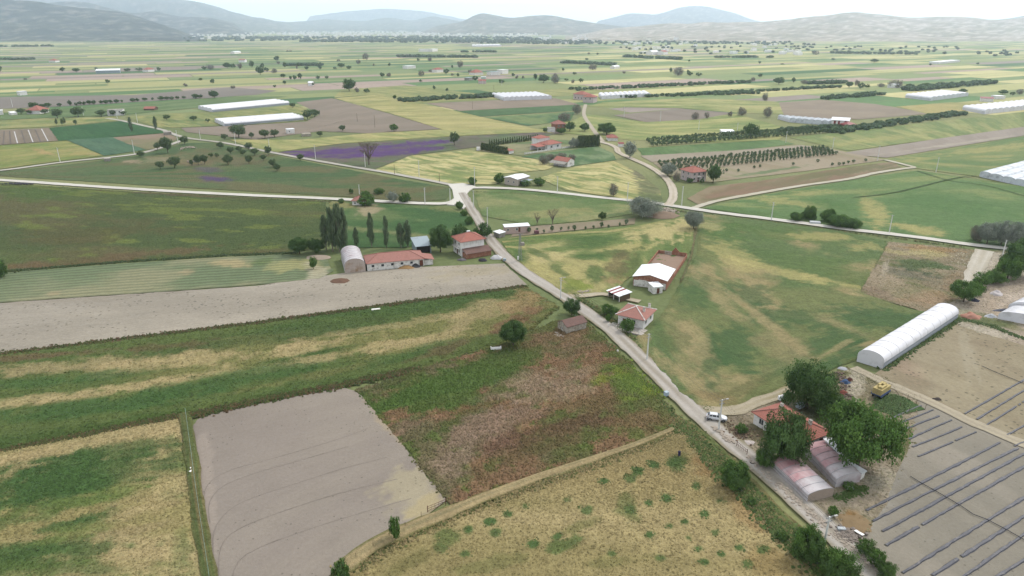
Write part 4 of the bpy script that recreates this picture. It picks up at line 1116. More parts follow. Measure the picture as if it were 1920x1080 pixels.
for q in [(862, 392, 16, 378), (870, 405, 14, 394), (879, 421, 16, 406)]:
    T('bush', *q, 'small dark bush on the left verge above the two storey house', 'bushes on the verge up to the junction')
T('bush', 688, 386, 34, 366, 'dark bush covering the right wall of the small red roofed hut')
T('bush', 685, 371, 20, 358, 'dark bush just behind the small red roofed hut')
T('bush', 711, 363, 20, 352, 'rounded bush in the tree meadow beside the pale road')
T('olive', 737, 379, 24, 360, 'silvery tree on the pale road between two dark bushes')
T('bush', 759, 379, 24, 362, 'dark bush on the pale road right of the silvery tree')
T('bush', 659, 363, 9, 353, 'tiny bush in the meadow above the small hut')
T('bush', 640, 382, 12, 372, 'small bush at the left of the small hut yard')
T('olive', 1206, 406, 64, 372, 'wide silver grey tree beside the earth mound at the crossroads')
T('olive', 1300, 430, 38, 396, 'single silver grey tree on the field boundary path')
T('bare', 1007, 422, 16, 398, 'smaller leafless grey tree left of its taller twin')
T('bare', 1036, 421, 24, 390, 'taller leafless grey tree at the end of the sapling plot')
T('broad', 1129, 412, 15, 397, 'small dark tree above the sapling plot')
T('greybush', 1150, 368, 19, 345, 'brownish round tree in the wheat by the pale road', None, 'broadleaf_tree', 'tree')
for i, (x, y) in enumerate([(992, 437), (1007, 434), (1020, 437), (1035, 434), (1052, 432), (1066, 431), (1077, 433), (1098, 431), (1113, 429), (1128, 427), (1141, 428), (1162, 424), (1174, 422)]):
    T('orchard', x, y, 5 if i % 3 else 8, y - (7 if i % 3 else 11), 'thin sapling in the bare strip beside the pink cabin', 'saplings in the bare strip', 'sapling', detail='mid')
for (x, y, s, tp, lb) in [(1493, 414, 26, 398, 'dark bush left end of the clump along the pale road'), (1517, 412, 26, 386, 'tallest dark bush of the clump along the pale road'), (1552, 416, 28, 392, 'greyish tall bush in the middle of the roadside clump'), (1572, 425, 46, 402, 'widest dark bush of the roadside clump'), (1600, 428, 30, 410, 'low bush at the right end of the roadside clump')]:
    T('bush', x, y, s, tp, lb, 'bushes along the pale road', detail='near')
T('greybush', 1830, 452, 28, 424, 'pinkish dry bush at the left end of the silver trees', detail='near')
for q in [(1850, 458, 40, 418), (1876, 460, 46, 416), (1908, 464, 48, 418), (1945, 468, 48, 420)]:
    T('olive', *q, 'silver grey tree in the thick row beside the pale road', 'row of silver trees')
for (x, y, s, tp, lb) in [(1908, 516, 66, 452, 'tall dark tree at the right picture edge by the gravel entrance'), (1888, 524, 48, 478, 'dark tree lower down beside the gravel entrance'), (1806, 566, 56, 526, 'wide bright bush at the end of the white tunnel greenhouse'), (1862, 532, 40, 508, 'rounded bush between gravel entrance and tarp covered heap'), (1838, 538, 34, 512, 'small bush at the foot of the gravel entrance'), (1828, 552, 30, 530, 'low bush touching the wide bright bush')]:
    T('green' if s != 66 else 'broad', x, y, s, tp, lb, 'trees of the right hand farm')
# trees of the triangular meadow and around
for (x, y, s, tp) in [(315, 287, 24, 257), (346, 271, 17, 255), (296, 281, 13, 267), (328, 315, 25, 294), (301, 317, 17, 302), (372, 309, 15, 290), (384, 308, 16, 290), (360, 312, 9, 299), (428, 309, 19, 290), (396, 296, 9, 287), (407, 296, 9, 287), (414, 279, 13, 266), (433, 289, 15, 275), (448, 285, 13, 274), (466, 281, 14, 267), (478, 291, 17, 278), (503, 291, 14, 274), (467, 307, 13, 291), (494, 301, 13, 290), (512, 314, 15, 298), (520, 321, 13, 307), (563, 301, 14, 289), (456, 291, 12, 281), (265, 295, 14, 283)]:
    T('field', x, y, s, tp, 'small wild field tree scattered over the triangular meadow', 'wild trees of the triangular meadow')
T('bare', 692, 309, 42, 262, 'big leafless pale tree at the end of the purple flower field', detail='near')
T('field', 852, 272, 20, 248, 'dark ragged tree at the right end of the purple flowers')
T('green', 739, 246, 15, 232, 'single small tree at the edge of the wide grey field')
T('bush', 886, 346, 18, 332, 'dark bush beside the pole at the road junction')
for (x, y, s, tp, lb) in [(936, 343, 22, 325, 'dark bush at the left wall of the white roofed house'), (985, 348, 20, 337, 'bush in front of the white roofed house lean-to'), (1012, 347, 24, 334, 'bush right of the white roofed house')]:
    T('bush', x, y, s, tp, lb)
for (x, y, s, tp, lb) in [(1020, 308, 22, 290, 'grey dry bush left of the gabled cottage'), (1034, 300, 20, 288, 'grey dry bush behind the gabled cottage'), (1052, 298, 22, 287, 'brown green bush behind the cottage ridge'), (1072, 300, 16, 289, 'grey dry bush right of the gabled cottage')]:
    T('greybush', x, y, s, tp, lb, 'dry bushes round the gabled cottage')
T('olive', 1075, 277, 18, 258, 'silver tree between the villa and the tall hedge')
T('olive', 1181, 296, 26, 266, 'silver tree at the bend of the village track')
T('olive', 1252, 330, 30, 306, 'silver tree left of the pink two storey house')
T('greybush', 1268, 340, 14, 322, 'dark olive bush touching the pink house corner')
T('broad', 1337, 342, 30, 310, 'big dark tree right of the pink two storey house')
T('bush', 1293, 342, 13, 334, 'garden bush in front of the pink house', 'garden bushes of the pink house')
T('bush', 1316, 343, 9, 335, 'garden bush in front of the pink house', 'garden bushes of the pink house')
T('broad', 1137, 252, 38, 231, 'wide dark tree standing behind the village track')
T('broad', 1096, 246, 20, 231, 'dark tree right of the brick village house')
T('broad', 1068, 246, 18, 228, 'tall dark tree touching the brick village house')
T('broad', 1052, 251, 22, 240, 'dark garden bush below the brick village house', None, 'bush', 'bush')
T('field', 1022, 249, 10, 239, 'small tree left of the white village garage')
T('greybush', 1058, 226, 24, 211, 'grey bush where the village lane crosses the fields')
T('greybush', 1082, 214, 18, 196, 'grey tree halfway along the far village lane', None, 'broadleaf_tree', 'tree')
T('broad', 1408, 258, 30, 232, 'round tree rising above the orchard belt beside the white shed')
for (x, y, s, tp) in [(1303, 224, 13, 210), (1325, 222, 9, 210), (1369, 219, 9, 208), (1390, 217, 16, 201), (1438, 220, 18, 201), (1434, 189, 12, 174)]:
    T('greybush', x, y, s, tp, 'greyish lone tree on the plain behind the orchard belt', 'greyish lone trees on the plain', 'broadleaf_tree', 'tree')
# hedge of conifers at the villa
for i in range(26):
    f = i / 25
    T('conifer', 903 + 48 * f, 280 + 8 * f + (i % 2), 6, 268 + 8 * f, 'small cypress in the hedge left of the villa', 'cypresses of the villa hedge', detail='far')
for i in range(22):
    f = i / 21
    T('conifer', 918 + 90 * f, 273 - 11 * f, 5, 262 - 10 * f, 'small cypress in the row behind the villa', 'cypresses behind the villa', detail='far')
for i in range(14):
    f = i / 13
    T('conifer', 1084 + 38 * f, 276 - 3 * f + (i % 2), 9, 255 - 2 * f, 'tall cypress in the thick hedge right of the villa', 'cypresses of the thick villa hedge', detail='mid')
# upper left
for (x, y, s, tp) in [(63, 203, 18, 192), (78, 202, 12, 195), (90, 201, 14, 193), (112, 200, 9, 193), (132, 198, 9, 188), (143, 198, 6, 192), (150, 197, 9, 190), (158, 197, 7, 190), (168, 196, 10, 188), (176, 196, 9, 188), (190, 195, 8, 188), (199, 195, 10, 187), (208, 194, 9, 187), (219, 193, 10, 186), (229, 192, 5, 187), (249, 191, 11, 184), (258, 190, 9, 184), (272, 189, 10, 183), (286, 188, 6, 183), (302, 188, 12, 180), (313, 187, 10, 181), (322, 187, 10, 181), (333, 186, 8, 180), (345, 185, 7, 180), (367, 185, 14, 176), (376, 184, 9, 177), (402, 184, 18, 170)]:
    T('broad', x, y, s, tp, 'dark tree in the long row along the distant grey field', 'long row of trees by the distant grey field')
for (x, y, s, tp, lb) in [(108, 222, 20, 204, 'broad tree with a bare stem left of the house row'), (147, 219, 25, 200, 'widest round tree of the distant left hamlet'), (57, 214, 14, 206, 'small tree in front of the red hamlet roof'), (40, 214, 16, 203, 'tree left of the red hamlet roof'), (84, 214, 13, 204, 'tree right of the red hamlet roof'), (190, 218, 20, 206, 'tree left of the whitewashed flat house'), (232, 216, 12, 208, 'bush right of the whitewashed flat house'), (212, 217, 10, 206, 'tree in front of the whitewashed flat house'), (142, 235, 8, 224, 'lone bush on the hamlet wheat field'), (313, 225, 14, 215, 'lone round tree left of the long white greenhouses'), (363, 226, 13, 217, 'lone round bush close to the long white greenhouses'), (390, 230, 8, 222, 'small bush at the corner of the nearer long greenhouse'), (577, 224, 20, 206, 'tree at the right end of the nearer long greenhouse'), (590, 219, 20, 205, 'second tree right of the nearer long greenhouse'), (549, 202, 12, 193, 'bush at the right end of the farther long greenhouse'), (448, 258, 32, 233, 'airy tree over the scrap yard at the fork'), (472, 259, 10, 248, 'small tree right of the scrap yard'), (497, 259, 20, 243, 'left of two dark trees by the white hut'), (515, 257, 18, 243, 'right of two dark trees by the white hut'), (421, 262, 13, 251, 'small tree left in the scrap yard'), (642, 246, 13, 235, 'bush on the rough corner of the wide grey field'), (600, 256, 12, 246, 'bush beside the ruined walls')]:
    T('field', x, y, s, tp, lb)
for q in [(107, 236, 5, 222), (117, 236, 6, 222), (122, 235, 5, 220)]:
    T('field', *q, 'thin ragged tree on the hamlet wheat field', 'thin ragged trees')
T('poplar', 247, 247, 8, 220, 'thin poplar on the dark green plot', 'thin poplars by the left road', detail='mid')
T('poplar', 293, 245, 8, 219, 'thin poplar on the left road', 'thin poplars by the left road', detail='mid')
# farther single trees
FT = [(655, 171, 26, 148), (670, 173, 10, 164), (688, 174, 12, 166), (686, 112, 13, 99), (672, 120, 9, 111), (635, 115, 7, 111), (640, 127, 14, 118), (654, 130, 10, 123), (628, 130, 7, 125), (701, 124, 4, 119), (730, 124, 6, 118), (717, 145, 10, 136), (729, 144, 10, 136), (613, 148, 7, 142), (786, 109, 8, 101), (784, 115, 6, 109), (790, 143, 12, 132), (789, 154, 7, 149), (806, 115, 9, 107), (863, 127, 11, 113), (848, 128, 5, 122), (807, 135, 8, 130), (837, 139, 11, 129), (882, 138, 9, 130), (848, 142, 6, 137), (859, 144, 6, 137), (891, 152, 10, 142), (962, 144, 7, 137), (969, 147, 7, 141), (981, 147, 6, 142), (940, 157, 12, 149), (814, 168, 6, 160), (838, 171, 7, 165), (1004, 150, 9, 138), (1019, 155, 20, 139), (1041, 156, 18, 141), (1041, 147, 9, 137), (1111, 131, 15, 120), (1056, 133, 6, 127), (1077, 140, 9, 135), (1062, 151, 9, 147), (1074, 156, 8, 149), (1089, 155, 10, 147), (1258, 136, 7, 127), (1271, 142, 21, 126), (1290, 140, 7, 131), (1170, 138, 6, 133), (740, 186, 8, 178), (519, 109, 10, 106), (539, 97, 5, 94), (545, 97, 5, 94), (202, 156, 9, 149), (348, 162, 9, 156), (376, 151, 9, 146), (399, 157, 9, 148), (437, 166, 9, 160), (515, 164, 6, 159), (534, 158, 8, 151), (117, 134, 11, 126), (143, 135, 15, 128), (181, 132, 6, 126), (239, 134, 12, 128), (261, 133, 12, 127), (298, 133, 8, 126), (0, 136, 9, 122), (48, 150, 6, 146), (519, 115, 11, 105), (522, 120, 6, 114), (534, 127, 7, 116), (488, 140, 16, 124), (500, 135, 10, 126), (514, 137, 12, 128), (531, 146, 11, 138), (545, 150, 5, 142), (553, 150, 8, 141), (563, 149, 9, 137), (596, 149, 8, 142), (583, 158, 14, 152), (587, 161, 5, 155), (600, 130, 8, 122), (575, 131, 9, 124), (557, 130, 5, 122), (426, 128, 14, 117), (437, 128, 11, 119), (395, 130, 14, 121), (383, 131, 9, 124), (472, 127, 9, 113), (450, 129, 11, 118), (492, 128, 8, 118), (1411, 152, 12, 145), (1460, 158, 22, 145), (1488, 155, 8, 145), (1508, 157, 14, 150), (1526, 155, 8, 150), (1571, 154, 7, 150), (1592, 164, 14, 153), (1606, 161, 10, 149), (1614, 167, 12, 155), (1625, 165, 10, 158), (1652, 163, 14, 156), (1678, 164, 26, 150), (1704, 167, 16, 157), (1722, 170, 18, 160), (1737, 166, 16, 155), (1762, 158, 7, 153), (1768, 158, 7, 153), (1880, 177, 16, 168), (1911, 177, 14, 167), (1898, 179, 10, 172), (1805, 174, 14, 166), (1529, 103, 11, 95), (1562, 113, 9, 109), (1639, 117, 14, 110), (1467, 121, 8, 119), (1666, 100, 5, 93), (1686, 100, 6, 95), (1700, 99, 6, 95), (1833, 121, 6, 117), (1744, 123, 5, 119), (1424, 120, 5, 114), (1292, 116, 5, 112), (1120, 103, 6, 99), (1104, 102, 5, 98), (1100, 113, 7, 109), (1293, 142, 12, 135), (1310, 143, 11, 136), (1425, 145, 9, 138)]
for (x, y, s, tp) in FT:
    T('broad' if (x * 7 + y) % 3 else 'greybush', x, y, s, tp, 'far lone tree dotted over the open plain towards the hills', 'far trees dotted over the plain', 'broadleaf_tree', 'tree', detail='far' if s < 14 else 'mid')

# orchards: rows of small trees
def rows(A, B, C_, n, m, s_px, hm, label, group, kind='orchard', jit=0.25):
    """n trees per row from A to B, m rows towards C_ (ground pixels)"""
    a, b, c = P(*A), P(*B), P(*C_)
    ob = []
    for j in range(m):
        for i in range(n):
            p = a + (b - a) * (i / (n - 1)) + (c - a) * (j / max(1, m - 1))
            p.x += random.gauss(0, jit)
            p.y += random.gauss(0, jit)
            s = s_px * random.uniform(.8, 1.2)
            cr, tk = proto(kind, (i + j) % 3, 'mid')
            e = empty('orchard_tree', (p.x, p.y, 0), random.uniform(0, 6.28), label, 'tree', group)
            e.scale = (s / 2, s / 2, hm * random.uniform(.85, 1.15))
            link('crown', cr, None, e)
            link('trunk', tk, None, e)


rows((1248, 323), (1568, 290), (1236, 308), 42, 4, 2.3, 2.7, 'young fruit tree in the orchard rows behind the pink house', 'fruit trees of the near orchard')
rows((1222, 274), (1580, 247), (1216, 267), 44, 2, 4.6, 3.9, 'dark tree in the long belt beyond the narrow green strip', 'trees of the long dark belt')
for (x, y) in [(1414, 316), (1425, 314), (1362, 322), (1384, 322), (1302, 328), (1560, 311), (1573, 310), (1581, 309), (1590, 307), (1600, 305), (1623, 303), (1487, 310), (1533, 304)]:
    T('orchard', x, y, 6, y - 6, 'small sapling on the bare soil below the orchard', 'saplings on the bare orchard soil', 'sapling', detail='mid')


def tree_mass(name, label, specs, seed, crowns=L_DARK):
    """belts too far to tell the trees apart: many small crowns joined in one mass"""
    rg = np.random.default_rng(seed)
    VV, FF, CC = [], [], []
    n0 = 0
    for (A, B, wid, num, h, s) in specs:
        a, b = P(*A), P(*B)
        nrm = Vector((-(b - a).y, (b - a).x, 0)).normalized()
        for i in range(num):
            t = rg.random()
            p = a + (b - a) * t + nrm * rg.uniform(-.5, .5) * wid
            hh = h * rg.uniform(.7, 1.25)
            k = 34
            d = rg.normal(size=(k, 3))
            d /= np.linalg.norm(d, axis=1, keepdims=True)
            rad = rg.uniform(.6, 1.0, k)[:, None]
            cen = d * rad * np.array([s / 2, s / 2, hh * .45]) + np.array([p.x, p.y, hh * .52])
            base = np.array(crowns[rg.integers(0, len(crowns))]) * rg.uniform(.8, 1.2)
            v, f, c = leaf_cloud(cen, d + rg.normal(size=(k, 3)) * .3, np.full(k, s * .42) * rg.uniform(.7, 1.3, k), np.tile(base, (k, 1)) * rg.uniform(.85, 1.15, k)[:, None], rg)
            VV.append(v)
            FF.append(f + n0)
            CC.append(c)
            n0 += len(v)
    o = link(name, np_mesh(name, np.concatenate(VV), np.concatenate(FF), np.concatenate(CC)), LEAF)
    return tag(o, label, None, None, 'stuff')


tree_mass('far_orchard', 'dark rows of far orchards and tree belts across the plain', [
    ((1560, 249), (1800, 214), 16, 150, 2.8, 5), ((752, 190), (935, 180), 26, 150, 3.4, 5), ((1072, 169), (1400, 154), 26, 190, 3.2, 5), ((1130, 184), (1420, 175), 14, 120, 3, 5), ((1290, 178), (1580, 163), 14, 120, 3, 5),
    ((1540, 186), (1650, 178), 14, 80, 4, 5), ((1700, 170), (1860, 156), 20, 120, 5, 8), ((1520, 158), (1580, 155), 20, 60, 4, 6), ((745, 107), (895, 108), 14, 90, 6, 12), ((1055, 118), (1150, 122), 30, 80, 5, 9), ((1170, 107), (1280, 112), 20, 60, 6, 12), ((540, 123), (605, 123), 16, 60, 5, 9), ((0, 112), (62, 112), 30, 60, 5, 8), ((0, 88), (100, 87), 10, 40, 7, 12),
    ((1460, 247), (1570, 240), 10, 60, 3, 4), ((1340, 108), (1450, 108), 20, 40, 5, 10), ((1560, 100), (1720, 102), 60, 60, 6, 12), ((865, 98), (930, 98), 10, 30, 6, 10)], 5, [C(110, 134, 98), C(120, 144, 106), C(102, 124, 90)])
tree_mass('far_treeline', 'hazy band of trees and groves below the far hills', [
    ((0, 70), (520, 72), 900, 300, 8, 22), ((430, 73), (1000, 72), 1600, 420, 8, 22), ((620, 76), (1120, 80), 700, 420, 8, 18), ((1000, 80), (1500, 82), 600, 150, 7, 16), ((1150, 92), (1900, 96), 900, 110, 6, 11), ((0, 66), (400, 66), 400, 160, 8, 24), ((1300, 72), (1940, 74), 900, 120, 7, 16)], 9, [C(96, 116, 92), C(108, 126, 100), C(88, 108, 86)])
# ------------------------------------------------------------------ buildings
WHITE = plain('whitewash', C(226, 222, 214, 0.66), 0.9, 0.1, 0.07, 0.8, dirt=(C(170, 160, 146), 0.35, 0.9))
WHITE2 = plain('white_plaster', C(234, 230, 224, 0.66), 0.9, 0.1, 0.05, 0.7, dirt=(C(196, 188, 178), 0.25, 0.6))
PINKW = plain('pink_plaster', C(226, 208, 202), 0.9, 0.1, 0.05, 0.7, dirt=(C(196, 178, 168), 0.25, 0.7))
STONEW = plain('rubble_plaster', C(206, 198, 182), 0.95, 0.05, 0.16, 1.6, 0.4, dirt=(C(150, 132, 112), 0.5, 1.2))
BRICK = plain('hollow_brick', C(164, 112, 92), 0.95, 0.05, 0.22, 2.6, 0.3, dirt=(C(198, 160, 134), 0.35, 1.0))
BLOCKW = plain('concrete', C(180, 174, 164), 0.95, 0.05, 0.12, 1.1, 0.2, dirt=(C(140, 132, 120), 0.4, 1.0))
TIN = plain('white_sheet_metal', C(236, 236, 236, 0.66), 0.5, 0.3, 0.03, 0.5, dirt=(C(200, 196, 190), 0.2, 0.4))
TINB = plain('blue_grey_sheet', C(168, 182, 188), 0.5, 0.3, 0.06, 0.6, dirt=(C(140, 140, 138), 0.2, 0.6))
TINR = plain('red_sheet', C(150, 62, 58), 0.6, 0.3, 0.10, 0.8)
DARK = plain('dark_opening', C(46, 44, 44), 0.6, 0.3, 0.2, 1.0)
GLASS = plain('window_glass', C(62, 70, 78), 0.15, 0.5, 0.15, 0.6)
WOOD = plain('weathered_wood', C(120, 100, 80), 0.9, 0.1, 0.25, 2.2)
DOORM = plain('brown_door', C(122, 72, 54), 0.7, 0.2, 0.15, 2.0)
PAVE = plain('concrete_paving', C(206, 198, 188), 0.95, 0.05, 0.10, 0.7, dirt=(C(170, 158, 140), 0.4, 0.8))


def tile_mat(name, col, dirt, amt):
    """clay tiles: courses across the slope, pans along it"""
    if name in MATS:
        return MATS[name]
    m, nt, b = new_mat(name, 0.9, 0.1)
    tcn = N(nt, 'TexCoord')
    n1 = noise_node(nt, 1.1, 5, 0.7, tcn.outputs['Object'])
    n2 = noise_node(nt, 5.0, 2, 0.6, tcn.outputs['Object'])
    wv = N(nt, 'TexWave', bands_direction='X')
    wv.inputs['Scale'].default_value = 1.05
    wv.inputs['Distortion'].default_value = 0.4
    nt.links.new(tcn.outputs['Object'], wv.inputs['Vector'])
    f = math_node(nt, 'MULTIPLY_ADD', n1.outputs['Fac'], 0.5)
    f.node.inputs[2].default_value = 0.72
    f2 = math_node(nt, 'MULTIPLY_ADD', n2.outputs['Fac'], 0.5)
    f2.node.inputs[2].default_value = 0.75
    f3 = math_node(nt, 'MULTIPLY_ADD', wv.outputs['Fac'], 0.22)
    f3.node.inputs[2].default_value = 0.89
    f = math_node(nt, 'MULTIPLY', math_node(nt, 'MULTIPLY', f, f2), f3)
    rgb = N(nt, 'RGB')
    rgb.outputs[0].default_value = (*col, 1)
    out = scale_col(nt, rgb.outputs[0], f)
    rp = N(nt, 'ValToRGB')
    n3 = noise_node(nt, 0.9, 6, 0.75, tcn.outputs['Object'])
    rp.color_ramp.elements[0].position = 0.68 - amt * 0.3
    rp.color_ramp.elements[1].position = 0.82 - amt * 0.2
    nt.links.new(n3.outputs['Fac'], rp.inputs['Fac'])
    mxn = N(nt, 'MixRGB')
    nt.links.new(rp.outputs[0], mxn.inputs['Fac'])
    nt.links.new(out, mxn.inputs['Color1'])
    mxn.inputs['Color2'].default_value = (*dirt, 1)
    nt.links.new(mxn.outputs[0], b.inputs['Base Color'])
    bp = N(nt, 'Bump')
    bp.inputs['Strength'].default_value = 0.5
    bp.inputs['Distance'].default_value = 0.06
    nt.links.new(wv.outputs['Fac'], bp.inputs['Height'])
    nt.links.new(bp.outputs[0], b.inputs['Normal'])
    MATS[name] = m
    return m


TILE = tile_mat('red_clay_tiles', C(176, 124, 112), C(152, 112, 100), 0.3)
TILE2 = tile_mat('bright_clay_tiles', C(184, 122, 108), C(164, 112, 98), 0.25)
TILEO = tile_mat('old_clay_tiles', C(132, 106, 98), C(166, 118, 98), 0.45)
TILEB = tile_mat('faded_clay_tiles', C(182, 132, 120), C(164, 128, 116), 0.4)


def roof_parts(root, w, d, h, kind, rh, ov, mat, ridge_mat=None, thick=0.14, gable_mat=None):
    """roof over the rectangle 0..w x 0..d on walls of height h; kind hip / gable (ridge along x) / gabley (ridge along y) / shed (low front)"""
    x0, x1, y0, y1 = -ov, w + ov, -ov, d + ov
    z = h - 0.02
    caps = []
    if kind == 'hip':
        r = min((x1 - x0), (y1 - y0)) / 2
        if (x1 - x0) >= (y1 - y0):
            a, b = (x0 + r, (y0 + y1) / 2, z + rh), (x1 - r + 0.001, (y0 + y1) / 2, z + rh)
            fs = [[(x0, y0), (x1, y0), b, a], [(x1, y0), (x1, y1), b], [(x1, y1), (x0, y1), a, b], [(x0, y1), (x0, y0), a]]
        else:
            a, b = ((x0 + x1) / 2, y0 + r, z + rh), ((x0 + x1) / 2, y1 - r + 0.001, z + rh)
            fs = [[(x0, y0), (x1, y0), a], [(x1, y0), (x1, y1), b, a], [(x1, y1), (x0, y1), b], [(x0, y1), (x0, y0), a, b]]
        caps = [(a, b), ((x0, y0, z), a if True else b), ((x1, y0, z), b if (x1 - x0) >= (y1 - y0) else a), ((x1, y1, z), b), ((x0, y1, z), a if (x1 - x0) >= (y1 - y0) else b)]
    elif kind == 'gable':
        a, b = (x0, (y0 + y1) / 2, z + rh), (x1, (y0 + y1) / 2, z + rh)
        fs = [[(x0, y0), (x1, y0), b, a], [(x1, y1), (x0, y1), a, b]]
        caps = [(a, b)]
    elif kind == 'gabley':
        a, b = ((x0 + x1) / 2, y0, z + rh), ((x0 + x1) / 2, y1, z + rh)
        fs = [[(x0, y1), (x0, y0), a, b], [(x1, y0), (x1, y1), b, a]]
        caps = [(a, b)]
    elif kind == 'shed':
        fs = [[(x0, y0, z), (x1, y0, z), (x1, y1, z + rh), (x0, y1, z + rh)]]
    elif kind == 'shedx':
        fs = [[(x0, y0, z), (x1, y0, z + rh), (x1, y1, z + rh), (x0, y1, z)]]
    else:
        fs = [[(x0, y0), (x1, y0), (x1, y1), (x0, y1)]]
    m = MB()
    for f in fs:
        f = [(*q, z) if len(q) == 2 else q for q in f]
        n = len(f)
        m.add(list(f) + [(q[0], q[1], q[2] + thick) for q in f], [tuple(reversed(range(n))), tuple(range(n, 2 * n))] + [(i, (i + 1) % n, n + (i + 1) % n, n + i) for i in range(n)])
    ro = m.build('roof', mat, root)
    if caps and ridge_mat is not None:
        for (a, b) in caps:
            if (Vector(a) - Vector(b)).length < 0.2:
                continue
            MB().tube([Vector(a) + Vector((0, 0, thick + .02)), Vector(b) + Vector((0, 0, thick + .02))], 0.13, 6).build('ridge_cap', ridge_mat, ro)
    if kind in ('gable', 'gabley'):
        g = MB()
        if kind == 'gable':
            for x in (0.0, w - 0.18):
                g.add([(x, 0, h - .01), (x, d, h - .01), (x, d / 2, h + rh - .08), (x + .18, 0, h - .01), (x + .18, d, h - .01), (x + .18, d / 2, h + rh - .08)], [(0, 1, 2), (5, 4, 3), (0, 2, 5, 3), (2, 1, 4, 5), (0, 3, 4, 1)])
        else:
            for y in (0.0, d - 0.18):
                g.add([(0, y, h - .01), (w, y, h - .01), (w / 2, y, h + rh - .08), (0, y + .18, h - .01), (w, y + .18, h - .01), (w / 2, y + .18, h + rh - .08)], [(2, 1, 0), (3, 4, 5), (0, 3, 5, 2), (2, 5, 4, 1), (0, 1, 4, 3)])
        g.build('gable_wall', gable_mat, root)
    return ro


def opening(root, w, d, side, u, z, ow, oh, frame, pane, name='window'):
    """window or door on one wall: u = metres along it from its left end seen from outside"""
    m = MB()
    q = MB()
    t = 0.10
    def put(mb, u0, u1, z0, z1, p0, p1):
        if side == 'f':
            mb.box(u0, u1, -p1, -p0, z0, z1)
        elif side == 'b':
            mb.box(w - u1, w - u0, d + p0, d + p1, z0, z1)
        elif side == 'r':
            mb.box(w + p0, w + p1, u0, u1, z0, z1)
        else:
            mb.box(-p1, -p0, d - u1, d - u0, z0, z1)
    put(m, u, u + ow, z, z + t, .004, .07)
    put(m, u, u + ow, z + oh - t, z + oh, .004, .07)
    put(m, u, u + t, z + t, z + oh - t, .004, .07)
    put(m, u + ow - t, u + ow, z + t, z + oh - t, .004, .07)
    if ow > 1.0 and name == 'window':
        put(m, u + ow / 2 - .04, u + ow / 2 + .04, z + t, z + oh - t, .004, .06)
    put(q, u + t, u + ow - t, z + t, z + oh - t, .006, .03)
    o = m.build(name, frame, root)
    q.build('pane' if name == 'window' else 'door_leaf', pane, o)
    return o


def walls(root, w, d, h, mat, name='wall', z0=-0.1, x=0, y=0, open_sides=''):
    m = MB()
    t = 0.22
    if 'f' not in open_sides: m.box(x, x + w, y, y + t, z0, h)
    if 'b' not in open_sides: m.box(x, x + w, y + d - t, y + d, z0, h)
    if 'l' not in open_sides: m.box(x, x + t, y + t, y + d - t, z0, h)
    if 'r' not in open_sides: m.box(x + w - t, x + w, y + t, y + d - t, z0, h)
    return m.build(name, mat, root)


def frame_at(A, B):
    if A[0] == 'w':                     # surveyed corner: x, y, heading in degrees; B = length of the front
        return Vector((A[1], A[2], 0)), B, R(A[3])
    a, b = P(*A), P(*B)
    return a, (b - a).length, math.atan2(b.y - a.y, b.x - a.x)


def house(name, label, A, B, d, h, roof, rh, wall=WHITE2, rmat=TILE, ov=0.5, wins=(), doors=(), cat='house', chim=(), ridge=None, group=None, floor2=None, wscale=1.0, gable=None, frame=None, sides=''):
    p, w, rz = frame_at(A, B)
    w *= wscale
    e = empty(name, (p.x, p.y, 0), rz, label, cat, group)
    walls(e, w, d, h, wall, open_sides=sides)
    ro = roof_parts(e, w, d, h, roof, rh, ov, rmat, ridge, gable_mat=gable or wall)
    for (s, u, z, ow, oh) in wins:
        L = w if s in 'fb' else d
        opening(e, w, d, s, u * L - ow / 2, z, ow, oh, frame or WHITE, GLASS)
    for (s, u, z, ow, oh) in doors:
        L = w if s in 'fb' else d
        opening(e, w, d, s, u * L - ow / 2, z, ow, oh, WOOD, DOORM, 'door')
    for (cx, cy, ch) in chim:
        c = MB().box(cx * w - .3, cx * w + .3, cy * d - .25, cy * d + .25, h + .2, h + ch)
        co = c.build('chimney', WHITE, ro)
        MB().box(cx * w - .38, cx * w + .38, cy * d - .33, cy * d + .33, h + ch + .003, h + ch + .12).build('chimney_cap', BLOCKW, ro)
    return e, w


# the near farmhouse behind the trees
e, w = house('farmhouse', 'white farmhouse with red tiled roof half hidden behind the big trees', ('w', 51.9, 126.8, -63), 12.6, 7.8, 2.7, 'hip', 2.0, ridge=TILEB, rmat=TILE2,
             wins=[('f', .17, .9, 1.3, 1.4), ('f', .33, .9, 1.1, 1.4), ('f', .62, .9, 1.2, 1.3), ('f', .86, .9, 1.2, 1.3), ('r', .35, .9, 1.1, 1.3)], doors=[('f', .48, 0, 1.1, 2.1), ('r', .72, 0, 1, 2.1)], chim=[(.22, .6, 2.3), (.8, .62, 2.3)])
# old tiled cottage
house('stone_cottage', 'small old whitewashed stone cottage with weathered broken tile roof by the road', (1063, 628), (1099, 618), 4.4, 2.3, 'gable', 1.2, STONEW, TILEO, .25, wins=[('l', .5, .9, .6, .7)], cat='cottage')
